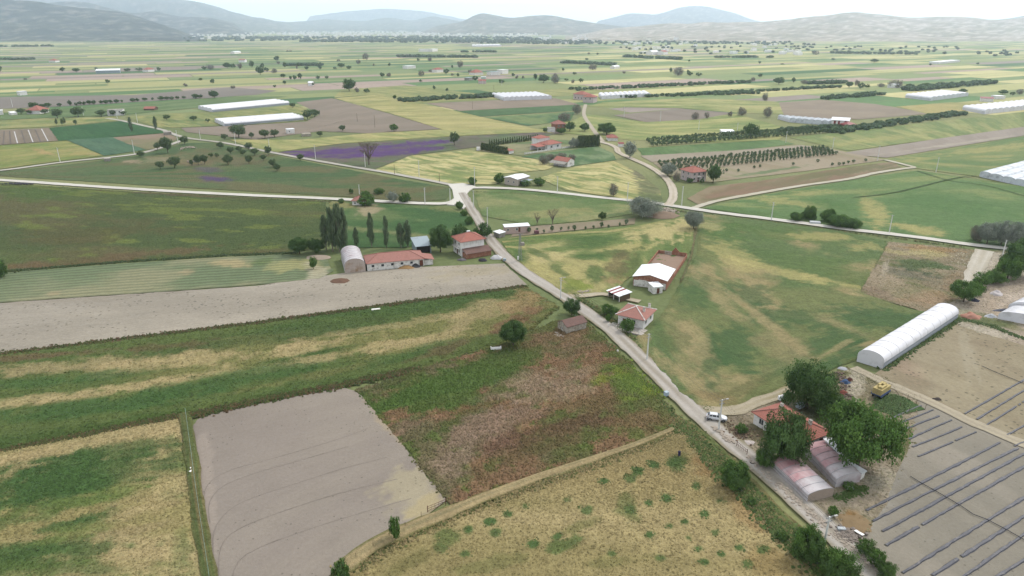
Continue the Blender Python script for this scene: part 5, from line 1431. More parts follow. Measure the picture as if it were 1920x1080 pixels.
# the house with terrace
e, w = house('village_house', 'single storey house with salmon hip roof and pale terrace beside the road', ('w', 30.4, 179.4, -31), 7.6, 8.2, 3.0, 'hip', 1.8, WHITE2, TILEB, .7, ridge=WHITE,
             wins=[('f', .62, 1.0, 1.2, 1.3), ('r', .25, 1., 1.2, 1.2), ('r', .7, 1., 1.2, 1.2)], doors=[('f', .25, 0, 1.0, 2.1)], chim=[(.82, .45, 1.9), (.85, .9, 2.0)])
MB().box(-1.5, w + 1.8, -4.2, -.15, -.1, .25).build('terrace', PAVE, e)
for k in range(5):
    MB().box(-1.2 + k * (w + 1.5) / 4 - .09, -1.2 + k * (w + 1.5) / 4 + .09, -3.9, -3.72, .25, 1.2).build('terrace_post', WHITE, e)
# brick barn with white roof and its walled pen
p, w, rz = frame_at(('w', 39.9, 210.6, -24), 10.9)
e = empty('cattle_barn', (p.x, p.y, 0), rz, 'brick barn with bright white sheet roof and brick walled pen behind', 'barn')
walls(e, w, 12.2, 3.2, BRICK)
roof_parts(e, w, 12.2, 3.2, 'gabley', 1.3, .35, TIN, None, .08, BRICK)
MB().box(.2, w - .2, -.06, -.005, 0, 2.1).build('plaster_band', WHITE, e)
for u in (.28, .68):
    opening(e, w, 12.2, 'f', w * u - 1.3, 0, 2.6, 2.3, WHITE2, WHITE, 'door')
bw = MB()
bw.box(0, .25, 12.3, 36.5, -.1, 1.4).box(w - .25, w, 12.3, 36.5, -.1, 1.3).box(0.25, 2.6, 36.25, 36.5, -.1, 1.6).box(5.2, w - .25, 36.25, 36.5, -.1, 1.7)
bw.add([(5.2, 36.24, 1.6), (8.2, 36.24, 1.6), (6.4, 36.24, 3.4), (5.2, 36.49, 1.6), (8.2, 36.49, 1.6), (6.4, 36.49, 3.4)], [(2, 1, 0), (3, 4, 5), (0, 3, 5, 2), (2, 5, 4, 1), (0, 1, 4, 3)])
bw.build('pen_wall', BRICK, e)
MB().box(.25, w - .25, 12.3, 36.25, -.05, .4).build('pen_floor', plain('trodden_earth', C(162, 138, 120), .95, .05, .15, .6), e)
MB().box(2.6, 5.2, 36.26, 36.48, -.1, 1.6).build('rubble_infill', STONEW, e)
house('small_shed', 'small white flat topped shed at the front corner of the brick barn', (1225, 551), (1242, 549), 3.6, 2.2, 'shed', .3, WHITE, TIN, .15, doors=[('f', .5, 0, .9, 1.8)], cat='shed')
# striped animal shelter
p, w, rz = frame_at(('w', 30.4, 200.9, -58), 5.6)
e = empty('animal_shelter', (p.x, p.y, 0), rz, 'low open shelter with red and white striped sheet roof', 'shelter')
walls(e, w, 4.2, 1.9, WOOD, 'wall', open_sides='f')
for x in (.15, w / 2, w - .15):
    MB().box(x - .08, x + .08, -.1, .06, -.1, 1.88).build('post', WHITE, e)
ns = 7
for k in range(ns):
    x0, x1 = -.4 + (w + .8) * k / ns, -.4 + (w + .8) * (k + 1) / ns - .01
    MB().add([(x0, -.6, 1.92), (x1, -.6, 1.92), (x1, 4.7, 2.4), (x0, 4.7, 2.4), (x0, -.6, 1.99), (x1, -.6, 1.99), (x1, 4.7, 2.47), (x0, 4.7, 2.47)],
             [(0, 3, 2, 1), (4, 5, 6, 7), (0, 1, 5, 4), (1, 2, 6, 5), (2, 3, 7, 6), (3, 0, 4, 7)]).build('roof_sheet', TINR if k in (1, 3) else TIN, e)
# two storey house with brick annex
e, w = house('two_storey_house', 'white two storey house with red hip roof and brick lean-to', (866, 481), (908, 474), 7.6, 5.6, 'hip', 2.0, WHITE2, TILE2, .7, ridge=TILEB,
             wins=[('l', .3, .9, 1.1, 1.4), ('l', .7, .9, 1.1, 1.4), ('l', .3, 3.6, 1.1, 1.2), ('l', .72, 3.6, 1.1, 1.2)], doors=[('l', .5, 0, 1., 2.)])
MB().box(.3, w + 1.2, -3.4, -.02, -.1, 1.7).build('lean_to', BRICK, e)
MB().add([(.1, -3.7, 1.72), (w + 1.5, -3.7, 1.72), (w + 1.5, -.01, 2.9), (.1, -.01, 2.9), (.1, -3.7, 1.84), (w + 1.5, -3.7, 1.84), (w + 1.5, -.01, 3.02), (.1, -.01, 3.02)],
         [(0, 3, 2, 1), (4, 5, 6, 7), (0, 1, 5, 4), (1, 2, 6, 5), (2, 3, 7, 6), (3, 0, 4, 7)]).build('lean_to_roof', TILEO, e)
wt = MB().tube([(w * .45, 4.2, 8.05), (w * .45 + 1.3, 4.2, 8.05)], .28, 10).build('water_tank', TIN, e)
MB().box(w * .45, w * .45 + 1.3, 3.9, 4.5, 7.2, 7.75).build('tank_stand', BLOCKW, wt)
MB().box(-1.1, -.02, .6, 7.0, 2.75, 2.95).build('balcony', WHITE, e)
# long barn with tunnel
e, w = house('long_barn', 'long whitewashed barn with faded red tiled roof and small square windows', (689, 508), (795, 498), 9.0, 2.6, 'hip', 2.0, WHITE, TILEB, .4, ridge=TILE, wins=[('f', u, 1.2, .9, .8) for u in (.10, .27, .44, .61, .78)], doors=[('f', .955, 0, 1.3, 2.2)], cat='barn', frame=DARK)
MB().box(w + .02, w + 3.4, .6, 6.4, -.1, 1.9).build('annex', WHITE, e)
MB().add([(w + .02, .2, 2.6), (w + 3.9, .2, 1.8), (w + 3.9, 6.8, 1.8), (w + .02, 6.8, 2.6), (w + .02, .2, 2.72), (w + 3.9, .2, 1.92), (w + 3.9, 6.8, 1.92), (w + .02, 6.8, 2.72)],
         [(0, 3, 2, 1), (4, 5, 6, 7), (0, 1, 5, 4), (1, 2, 6, 5), (2, 3, 7, 6), (3, 0, 4, 7)]).build('annex_roof', TILEB, e)
MB().box(-1.2, w * .9, 9.5, 9.75, -.1, 1.7).build('yard_wall', BLOCKW, e)
e, w = house('metal_shed', 'open metal shed with blue grey sheet roof behind the long barn', (781, 477), (809, 474), 8.0, 3.0, 'shed', 1.2, TINB, TINB, .4, cat='shed', sides='f')
MB().box(.3, w - .3, 1.2, 1.4, 0, 2.6).build('dark_sheet', DARK, e)  # dark upright panel across the shed, set back from its open front
house('pink_cabin', 'pale pink prefab cabin with white flat roof on a grey plinth', (947, 439), (993, 436), 3.4, 2.9, 'shed', .25, plain('pink_cladding', C(216, 190, 178), .8, .15, .05, .8), TIN, .2, wins=[('f', .48, 1.2, .9, 1.1), ('f', .12, 1.3, .9, .9)], doors=[('f', .58, .6, .8, 2.0)], cat='cabin')
e, w = house('lean_shed', 'low shed with rusty white roof left of the pink cabin', (936, 446), (947, 443), 3.2, 1.8, 'shed', .2, BLOCKW, TIN, .3, cat='shed')
house('roadside_hut', 'small hut with red hip roof beside the pale left road', (661, 386), (686, 386), 5.4, 2.4, 'hip', 1.7, WHITE2, TILEB, .5, wins=[('f', .2, .8, .8, 1.0), ('l', .5, .8, .8, 1.0)], cat='hut', ridge=TILE)
e, w = house('white_roofed_house', 'beige house with flat white sheet roof beside the pale right road', (946, 345), (970, 349), 10.5, 3.6, 'gabley', .8, plain('beige_plaster', C(206, 194, 180), .9, .1, .06, .8), TIN, .5, wins=[('f', .3, 1.2, 1.1, 1.2), ('f', .72, 1.2, 1.1, 1.2), ('r', .3, 1.2, 1.2, 1.2)], doors=[('r', .7, 0, 1, 2.1)])
MB().box(w + .05, w + 3.6, 2.5, 9.5, 2.3, 2.42).build('porch_roof', TINB, e)
for y in (2.7, 6, 9.3):
    MB().box(w + 3.3, w + 3.45, y - .07, y + .07, -.1, 2.3).build('porch_post', WHITE, e)
e, w = house('gabled_cottage', 'white gabled cottage with red roof and grey lean-to among dry bushes', (1038, 309), (1064, 313), 7.0, 3.0, 'gable', 1.9, WHITE2, TILE2, .3, wins=[('r', .5, 1.0, .9, 1.3)], cat='cottage')
MB().add([(-1.2, -3.6, 1.8), (w, -3.6, 1.8), (w, -.02, 3.0), (-1.2, -.02, 3.0), (-1.2, -3.6, 1.9), (w, -3.6, 1.9), (w, -.02, 3.1), (-1.2, -.02, 3.1)], [(0, 3, 2, 1), (4, 5, 6, 7), (0, 1, 5, 4), (1, 2, 6, 5), (2, 3, 7, 6), (3, 0, 4, 7)]).build('lean_to_roof', BLOCKW, e)
for x in (-1., w * .5, w - .2):
    MB().box(x, x + .15, -3.5, -3.35, -.1, 1.8).build('post', WOOD, e)
# villa
e, w = house('white_villa', 'white villa with several red roofs, porch and long garden wall', (1026, 281), (1052, 277), 9, 3.4, 'hip', 2.0, WHITE2, TILE2, .8, wins=[('f', .3, 1., 1.8, 1.5), ('f', .75, 1., 1.8, 1.5)], ridge=TILE)
walls(e, w * .8, 7, 6.6, WHITE2, 'upper_wall', 0, .3, 9.2)
MB().add([(-.4, 8.6, 6.6), (w * .8 + 1, 8.6, 6.6), (w * .8 + 1, 16.8, 6.6), (-.4, 16.8, 6.6), (w * .4, 12.7, 8.4)], [(0, 1, 4), (1, 2, 4), (2, 3, 4), (3, 0, 4), (3, 2, 1, 0)]).build('upper_roof', TILE2, e)
MB().add([(-9, 0, 2.7), (-.9, 0, 2.7), (-.9, 8, 3.6), (-9, 8, 3.6), (-9, 0, 2.85), (-.9, 0, 2.85), (-.9, 8, 3.75), (-9, 8, 3.75)], [(0, 3, 2, 1), (4, 5, 6, 7), (0, 1, 5, 4), (1, 2, 6, 5), (2, 3, 7, 6), (3, 0, 4, 7)]).build('porch_roof', TILE2, e)
for x in (-8.7, -5, -1.4):
    MB().box(x, x + .3, .2, .5, -.1, 2.7).build('porch_pillar', WHITE2, e)
MB().box(-9, -1, 7.4, 7.7, -.1, 2.7).build('porch_wall', WHITE2, e)
MB().box(-24, 24, -3.2, -2.95, -.1, 1.0).build('garden_wall', WHITE, e)
house('garden_hut', 'tiny hut with red roof at the corner of the cypress hedge', (941, 287), (954, 289), 5, 2.0, 'hip', 1.2, WHITE2, TILE2, .4, cat='hut')
e, w = house('brick_villa', 'two storey brick village house with dark red hip roof', (1042, 246), (1060, 245), 9, 5.4, 'hip', 2.8, BRICK, TILE, .8, wins=[('f', .3, 3.2, 1.5, 1.4), ('f', .75, 3.2, 1.5, 1.4)], ridge=TILE)
house('white_garage', 'white flat roofed garage left of the brick village house', (1027, 248), (1041, 248), 9, 3.0, 'flat', 0, WHITE2, BLOCKW, .1, cat='garage')
house('low_red_house', 'low house with wide red roof at the end of the village track', (1140, 264), (1158, 264), 9, 2.2, 'hip', 2.0, WHITE2, TILE2, .6, ridge=TILE)
house('kiosk', 'tiny shed with dark red roof beside the silver tree', (1160, 275), (1169, 275), 4, 2.0, 'gable', .8, WHITE2, TINR, .3, cat='shed')
# pink house in the orchard
e, w = house('pink_house', 'pink two storey house with bright red hip roof below the orchard', ('w', 97.9, 369.2, 22), 9.6, 10.0, 5.4, 'hip', 2.3, PINKW, TILE2, .8, wins=[('f', u, z, 1.3, 1.5) for u in (.2, .5, .8) for z in (1.0, 3.5)] + [('l', u, z, 1.2, 1.5) for u in (.25, .7) for z in (1.0, 3.5)], doors=[('f', .48, 0, 1.2, 2.2)], chim=[(.42, .7, 2.6), (.8, .5, 2.4)], ridge=TILE)
MB().box(w * .38, w * .58, -1.3, -.02, 2.75, 2.95).build('balcony', WHITE2, e)
house('white_shed', 'small white shed with sheet roof behind the long dark belt', (1354, 254), (1377, 254), 7, 2.8, 'shed', .8, WHITE2, TIN, .3, cat='shed', wins=[('f', .3, 1, 1, 1), ('f', .7, 1, 1, 1)])
# left hamlet and fork
house('hamlet_house', 'broad red roofed house among dark trees of the left hamlet', (51, 214), (75, 214), 14, 3.4, 'hip', 4.0, WHITE2, TILE2, .8)
house('flat_house', 'whitewashed flat roofed house behind dark trees of the left hamlet', (202, 217), (231, 216), 10, 5.0, 'flat', 0, WHITE2, BLOCKW, .3, wins=[('f', u, 2.5, 1.6, 1.5) for u in (.2, .5, .8)])
house('ruined_hut', 'hut with collapsing orange roof in the green strip', (270, 207), (289, 207), 8, 1.6, 'gable', 1.8, WOOD, TILE2, .6, cat='hut')
house('white_hamlet_shed', 'white shed at the left picture edge of the hamlet', (-10, 216), (7, 215), 8, 4, 'flat', 0, WHITE2, TIN, .2, cat='shed')
house('tin_roof_hut', 'low tin roofed hut in front of the left hamlet', (22, 216), (33, 215), 6, 2, 'shed', .8, WHITE2, TIN, .2, cat='hut')
house('white_hut', 'small white hut right of the two dark trees', (539, 251), (553, 250), 5, 3.4, 'flat', 0, WHITE2, TIN, .15, cat='hut', wins=[('f', .3, 1.2, .9, 1)])
e, w = house('ruined_walls', 'roofless grey ruined walls beside the wheat field', (567, 256), (584, 255), 6, 1.8, 'flat', -1.9, STONEW, STONEW, -.4, cat='ruin')
house('roadside_store', 'grey tin store at the fork of the left roads', (309, 254), (322, 253), 5, 2.2, 'shed', .4, BLOCKW, BLOCKW, .3, cat='shed')
house('pump_house', 'small grey pump house on the left road', (196, 303), (208, 302), 2.6, 1.6, 'flat', 0, BLOCKW, BLOCKW, .1, cat='hut')
# pink farm far
e, w = house('pink_farmstead', 'pale pink farmhouse with two red roofs by the far greenhouse', (1075, 186), (1094, 188), 12, 6, 'hip', 3.2, PINKW, TILE2, .8, wins=[('f', u, 1.2, 1.6, 1.8) for u in (.2, .5, .8)])
house('pink_farm_wing', 'front wing of the pink farm with red hip roof', (1093, 192), (1112, 193), 12, 6, 'hip', 3.2, PINKW, TILE2, .8, wins=[('f', u, 3.4, 1.6, 1.6) for u in (.25, .7)])
# farther farms, small in the picture
FARH = [((180, 138), (225, 137), 16, 5, 'shed', 2, TINB, TIN, 'long blue white shed far on the left plain'), ((278, 135), (290, 134), 12, 4, 'hip', 3.5, WHITE2, TILE2, 'far house with red roof right of the blue white shed'), ((92, 117), (104, 117), 16, 4, 'hip', 4, WHITE2, TILE2, 'far house with pale red roof on the left plain'), ((38, 179), (52, 178), 8, 4.5, 'flat', 0, WHITE2, TIN, 'small white block by the distant grey field'),
        ((578, 161), (586, 161), 8, 4, 'gable', 2, WHITE2, TIN, 'small white hut beside far trees'), ((764, 129), (780, 128), 14, 5, 'flat', 0, WHITE2, TIN, 'white flat house of the far middle farm'), ((448, 117), (459, 117), 14, 5, 'gable', 2, WHITE2, TINR, 'far shed with dark red roof in the tree group'), ((819, 136), (832, 135), 12, 5, 'hip', 3, WHITE2, TILE2, 'far small house with red and white walls'), ((890, 141), (906, 140), 14, 4, 'hip', 5, WHITE2, TILE2, 'far house with dark red roof and white front'),
        ((921, 141), (938, 140), 12, 5, 'flat', 0, WHITE2, TINB, 'far low shed with blue white roof'), ((942, 139), (953, 138), 12, 7, 'flat', 0, WHITE2, TIN, 'far white block beside the low shed'), ((897, 157), (911, 157), 8, 4, 'gable', 2, PINKW, TILE2, 'far small pinkish house in front of the green shed'), ((902, 150), (911, 150), 8, 4.5, 'flat', 0, plain('mint_plaster', C(206, 222, 208), .9), TIN, 'far pale green shed'), ((879, 151), (887, 150), 8, 4, 'flat', 0, BLOCKW, TINB, 'far grey shed beside the dark tree'),
        ((1152, 129), (1162, 128), 10, 4, 'gable', 2, WHITE2, TIN, 'far white hut beside the round tree'), ((785, 97), (803, 97), 16, 8, 'flat', 0, WHITE2, TIN, 'far white shed left of the dark tree'), ((811, 97), (821, 96), 16, 8, 'flat', 0, WHITE2, TIN, 'far white shed right of the dark tree'), ((1223, 103), (1236, 102), 20, 8, 'gable', 4, WHITE2, TIN, 'far white farm building on the bright plain'), ((1244, 103), (1252, 102), 20, 8, 'gable', 4, WHITE2, TILE2, 'far white farm building with a darker roof'), ((1677, 165), (1688, 164), 10, 4, 'gable', 1.5, WHITE2, TIN, 'far small white shed before the dark trees'),
        ((1838, 190), (1862, 191), 10, 3.4, 'shed', 1, WHITE2, TINR, 'low white shed with dark red stripe by the right greenhouses'), ((1868, 186), (1884, 186), 10, 3.5, 'flat', 0, WHITE2, TIN, 'flat white hut by the right greenhouses'), ((440, 101), (452, 100), 14, 5, 'gable', 2, WHITE2, TIN, 'far pale building on the left plain'), ((1760, 120), (1800, 116), 20, 4, 'flat', 0, WHITE2, TIN, 'far pale long building on the bright right plain')]
for (A, B, d, h, rf, rh, wl, rm, lb) in FARH:
    house('far_house', lb, A, B, d, h, rf, rh, wl, rm, .4, group='far farm buildings')

# ---------- greenhouses
FILM = plain('white_film', C(232, 230, 232, 0.58), 0.55, 0.25, 0.04, 0.3, dirt=(C(212, 208, 208), 0.25, 0.25))
FILMG = plain('grey_film', C(206, 210, 214, 0.66), 0.55, 0.25, 0.06, 0.3, dirt=(C(176, 178, 180), 0.4, 0.3))
NET = plain('side_netting', C(172, 178, 184), 0.7, 0.2, 0.08, 0.4)
STEEL = plain('galvanised_steel', C(170, 172, 174), 0.5, 0.4, 0.08, 2.0, metal=0.4)
PINKF = plain('pink_film', C(232, 204, 204), 0.45, 0.3, 0.10, 0.35, alpha=0.93, dirt=(C(206, 156, 158), 0.45, 0.25))
PINKF2 = plain('faded_pink_film', C(230, 222, 222), 0.45, 0.3, 0.08, 0.35, alpha=0.92, dirt=(C(198, 178, 178), 0.4, 0.3))

PINKR = plain('rosy_film', C(220, 176, 176), 0.45, 0.3, 0.10, 0.35, alpha=0.94, dirt=(C(196, 140, 142), 0.45, 0.25))


def tunnel(name, label, A, B, D, wall_h, arch, spans=1, film=FILM, side=NET, seg=12, end=None, group=None, hoops=8, cat='greenhouse', sp=0.8):
    """plastic greenhouse: A,B its front end (or first side), D the far corner over A; spans lie side by side over A-B"""
    a, b, dd = P(*A), P(*B), P(*D)
    w, rz = (b - a).length, math.atan2(b.y - a.y, b.x - a.x)
    v = dd - a
    v.rotate(Matrix.Rotation(-rz, 4, 'Z'))
    L, sk = v.y, v.x
    e = empty(name, (a.x, a.y, 0), rz, label, cat, group)
    sx = lambda x, y: x + sk * y / L
    sw = w / spans
    nl = max(2, hoops)
    for s in range(spans):
        m = MB()
        V = []
        for j in range(nl + 1):
            y = L * j / nl
            for i in range(seg + 1):
                t = math.pi * i / seg
                sag = 0.0 if j in (0, nl) else random.uniform(-.03, .03)
                V.append((sx(s * sw + sw / 2 - math.cos(t) * sw / 2, y), y, wall_h + arch * math.sin(t) ** sp + sag))
        F = [(j * (seg + 1) + i, j * (seg + 1) + i + 1, (j + 1) * (seg + 1) + i + 1, (j + 1) * (seg + 1) + i) for j in range(nl) for i in range(seg)]
        if isinstance(film, list):
            for j in range(nl):
                MB().add(V[j * (seg + 1):(j + 2) * (seg + 1)], F[:seg]).build('roof_film', film[min(j * len(film) // nl, len(film) - 1)], e, smooth=True)
        else:
            m.add(V, F)
            m.build('roof_film', film, e, smooth=True)
        for y in (0, L):
            g = MB()
            g.add([(sx(s * sw + sw / 2 - math.cos(math.pi * i / seg) * sw / 2, y), y, wall_h + arch * math.sin(math.pi * i / seg) ** sp) for i in range(seg + 1)] + [(sx((s + 1) * sw, y), y, -.1), (sx(s * sw, y), y, -.1)], [tuple(range(seg + 3))] if y else [tuple(reversed(range(seg + 3)))])
            g.build('end_wall', end or film, e)
        for j in range(0, nl + 1, max(1, nl // 8)):
            y = L * j / nl
            MB().tube([(sx(s * sw + sw / 2 - math.cos(math.pi * i / seg) * sw / 2, y), y, wall_h + arch * math.sin(math.pi * i / seg) ** sp + .03) for i in range(seg + 1)], .045, 4).build('hoop', STEEL if film is not FILM else FILM, e)
    for x in (0, w):
        MB().add([(sx(x, 0), 0, -.1), (sx(x, L), L, -.1), (sx(x, L), L, wall_h), (sx(x, 0), 0, wall_h)], [(0, 1, 2, 3)]).build('side_wall', side, e)
        MB().box(-.06, .06, 0, 1, 0, .12)
        MB().tube([(sx(x, 0), 0, wall_h * .55), (sx(x, L), L, wall_h * .55)], .07, 5).build('side_rail', STEEL, e)
    return e


tunnel('tunnel_greenhouse', 'long white tunnel greenhouse beside the ploughed plot on the right', (1606, 677), (1655, 692), (1750, 587), 1.7, 2.2, 1, FILM, NET, 14, None, None, 22)
tunnel('tunnel_greenhouse', 'short greyish tunnel greenhouse at the end of the long barn', (647, 512), (686, 509), (640, 486), 2.2, 2.8, 1, PINKF2, PINKF2, 14, plain('patched_film', C(206, 190, 178), .7, .15, .2, .5, dirt=(C(170, 140, 110), .4, .4)), None, 8)
tunnel('pink_greenhouse', 'nearest pink film greenhouse along the road', (1513, 943), (1561, 931), (1441, 874), 1.6, 0.6, 1, [PINKF2, PINKF2, PINKF, PINKF, PINKR, PINKR], PINKF2, 12, plain('film_and_boards', C(186, 168, 152), .8, .1, .2, .8), 'pink film greenhouses', 6, sp=1.0)
tunnel('pink_greenhouse', 'pink film greenhouse farther from the road, beside the big bright tree', (1566, 915), (1612, 904), (1506, 852), 1.8, 0.7, 1, [PINKF2, PINKF2, PINKF, PINKF, PINKR, PINKR], PINKF2, 12, PINKF2, 'pink film greenhouses', 6, sp=1.0)
tunnel('tunnel_greenhouse', 'front white tunnel at the right picture edge', (1990, 622), (1870, 598), (2010, 608), 1.5, 1.6, 1, FILM, NET, 12, None, None, 6)
tunnel('tunnel_greenhouse', 'taller white tunnel behind the front one at the right picture edge', (2010, 606), (1888, 584), (2040, 588), 1.7, 2.4, 1, FILM, NET, 12, None, None, 6)
G = 'multi-span greenhouses on the plain'
tunnel('greenhouse', 'farther long white greenhouse on the left plain', (372, 204), (398, 210), (514, 191), 2.0, 1.6, 4, FILM, NET, 8, None, G, 10)
tunnel('greenhouse', 'nearer long white greenhouse on the left plain', (403, 229), (421, 237), (547, 218), 2.0, 1.6, 4, FILM, NET, 8, None, G, 10)
tunnel('greenhouse', 'white greenhouse left of the pink farm', (946, 189), (1035, 186), (922, 181), 2.6, 2.0, 10, FILM, FILM, 6, None, G, 4)
tunnel('greenhouse', 'white greenhouse right of the pink farm', (1128, 186), (1220, 181), (1122, 180), 2.4, 1.8, 10, FILM, FILM, 6, None, G, 4)
tunnel('greenhouse', 'greyish greenhouse beside the red and white barn', (1480, 229), (1590, 238), (1458, 223), 2.4, 1.6, 9, FILMG, FILM, 6, None, G, 5)
tunnel('greenhouse', 'white greenhouse at the back of the right farms', (1745, 189), (1815, 180), (1697, 183), 2.6, 2.0, 8, FILM, FILM, 6, None, G, 5)
tunnel('greenhouse', 'long white ribbed greenhouse running out at the right edge', (1846, 214), (2010, 196), (1804, 206), 2.6, 2.0, 16, FILM, FILM, 6, None, G, 5)
tunnel('greenhouse', 'large grey glazed greenhouse cut by the right picture edge', (1836, 331), (1925, 351), (1990, 290), 2.2, 1.2, 4, FILMG, FILMG, 8, None, G, 8)
tunnel('greenhouse', 'far thin white greenhouse below the hills', (886, 88), (940, 87), (885, 86), 4, 2, 8, FILM, FILM, 5, None, G, 3)
e, w = house('red_white_barn', 'red and white barn in front of the greyish greenhouse', (1558, 236), (1590, 238), 9, 5, 'gable', 2, WHITE2, TIN, .6, cat='barn')
for k in (1, 3, 6):
    MB().box(w * k / 8, w * (k + 1) / 8, -.09, -.005, 0, 4.6).build('red_panel', TINR, e)
house('red_shed', 'low dark red roofed shed right of the red and white barn', (1588, 240), (1604, 239), 8, 2.4, 'hip', 2.2, TINR, TINR, .6, cat='shed')
# tin sheds by the pink tunnels
house('white_tin_shed', 'white tin roofed shed between pink greenhouse and big tree', (1572, 872), (1599, 867), 4.6, 2.4, 'shed', .5, WHITE2, TIN, .25, cat='shed')
house('lean_tin_shed', 'small white lean-to at the corner of the farther pink greenhouse', (1611, 902), (1620, 896), 3.4, 1.5, 'shed', .3, WHITE, TIN, .2, cat='shed')
# the far town at the foot of the hills
rg_ = np.random.default_rng(3)
tm = MB()
for (px0, px1, py0, py1, n) in [(480, 830, 57, 66, 330), (830, 1010, 60, 70, 120), (250, 480, 60, 70, 90), (1700, 1930, 44, 60, 0), (560, 900, 64, 70, 90), (1000, 1300, 70, 84, 50), (0, 480, 66, 74, 40), (1180, 1500, 84, 104, 30)]:
    for i in range(n):
        q = P(rg_.uniform(px0, px1), rg_.uniform(py0, py1))
        s = 1.0 if q.y < 4000 else 1.3
        hh_ = rg_.uniform(9, 20) if q.y > 4000 else rg_.uniform(5, 9)
        tm.obox(Vector((q.x, q.y, hh_ / 2 - .3)), rg_.uniform(9, 22) * s, rg_.uniform(9, 14), hh_, R(30))
    if n > 100:
        for i in range(10):
            q = P(rg_.uniform(px0, px1), rg_.uniform(py0 + 3, py1))
            tm.obox(Vector((q.x, q.y, 4)), rg_.uniform(60, 130), 30, 8, R(rg_.uniform(-5, 5)))
tag(tm.build('far_town', plain('pale_town_walls', C(240, 236, 230, .68), .9, .1, .12, .02)), 'pale spread of town houses at the foot of the far hills', None, None, 'stuff')
# ------------------------------------------------------------------ power poles and cables
CONC = plain('pole_concrete', C(226, 224, 218, 0.62), 0.9, 0.1, 0.06, 1.0)
IRON = plain('dark_iron', C(92, 90, 90), 0.7, 0.3, 0.15, 2.0)
CER = plain('insulator', C(190, 186, 180), 0.4, 0.4, 0.05)
POLES = {}


def pole(px, py, h, label, group, rz=0.0, lamp=False, arms=2, key=None, wood=False):
    p = P(px, py)
    e = empty('power_pole', (p.x, p.y, 0), rz, label, 'pole', group)
    m = MB()
    r0, r1 = (0.21, 0.13) if not wood else (0.14, 0.10)
    m.tube([(0, 0, -.2), (0, 0, h * .5), (0, 0, h)], [r0, (r0 + r1) / 2, r1], 8)
    m.build('shaft', CONC if not wood else WOOD, e)
    for k in range(arms):
        z = h - .25 - k * .75
        a = MB().box(-.65, .65, -.05, .05, z - .05, z + .05).build('crossarm', STEEL, e)
        for x in (-.55, .55):
            MB().tube([(x, 0, z + .05), (x, 0, z + .24)], [.05, .035], 6).build('insulator', CER, a)
    if lamp:
        l = MB().tube([(0, 0, h - .1), (.5, -.1, h + .1), (.95, -.15, h + .02)], .035, 5).build('lamp_arm', STEEL, e)
        MB().obox(Vector((1.1, -.17, h)), .62, .28, .14).build('lamp_head', CER, l)
    if key:
        POLES[key] = (p, h, rz, arms)
    return e


RG = 'concrete poles along the near road'
ra = R(20)
pole(1696, 1190, 8.2, 'concrete pole below the bottom edge by the road', RG, ra, key='r0')
pole(1541, 1040, 7.6, 'nearest concrete pole with a street lamp between the bushes', RG, ra, True, key='r1')
pole(1347, 808, 7.6, 'concrete pole right in front of the parked white car', RG, ra, True, key='r2')
pole(1213, 675, 7.4, 'concrete pole at the road beside the green wheat', RG, ra, key='r3')
pole(1051, 561, 7.2, 'concrete pole at the road bend left of the round tree', RG, ra, True, key='r4')
pole(914, 428, 9.0, 'concrete pole with a flat T top above the two storey house', RG, ra, arms=1, key='r6')
pole(888, 391, 8.6, 'concrete pole on the right verge just below the junction', RG, ra, arms=1, key='r7')
# lattice mast with transformer
p = P(975, 490)
e = empty('lattice_mast', (p.x, p.y, 0), ra, 'grey steel lattice mast with a transformer beside the road', 'mast')
H_ = 10.6
for sx in (-1, 1):
    for sy in (-1, 1):
        MB().tube([(sx * .55, sy * .55, -.2), (sx * .2, sy * .2, H_)], .06, 4).build('leg', STEEL, e)
for k in range(10):
    z0, z1 = H_ * k / 10, H_ * (k + 1) / 10
    r0_, r1_ = .55 - .35 * k / 10, .55 - .35 * (k + 1) / 10
    b = MB()
    for s in (-1, 1):
        b.tube([(-r0_, s * r0_, z0), (r1_, s * r1_, z1)], .03, 3).tube([(s * r0_, r0_, z0), (s * r1_, -r1_, z1)], .03, 3)
    b.build('brace', STEEL, e)
MB().box(.2, 1.5, -.6, .6, 6.0, 7.1).build('transformer', BLOCKW, e)
MB().box(-1.2, 1.2, -.06, .06, H_ - .5, H_ - .38).build('crossarm', STEEL, e)
MB().box(-.95, -.6, -.3, .3, .8, 2.0).build('switch_box', WHITE2, e)
POLES['r5'] = (p, H_, ra, 1)
PG = 'concrete poles along the pale roads'
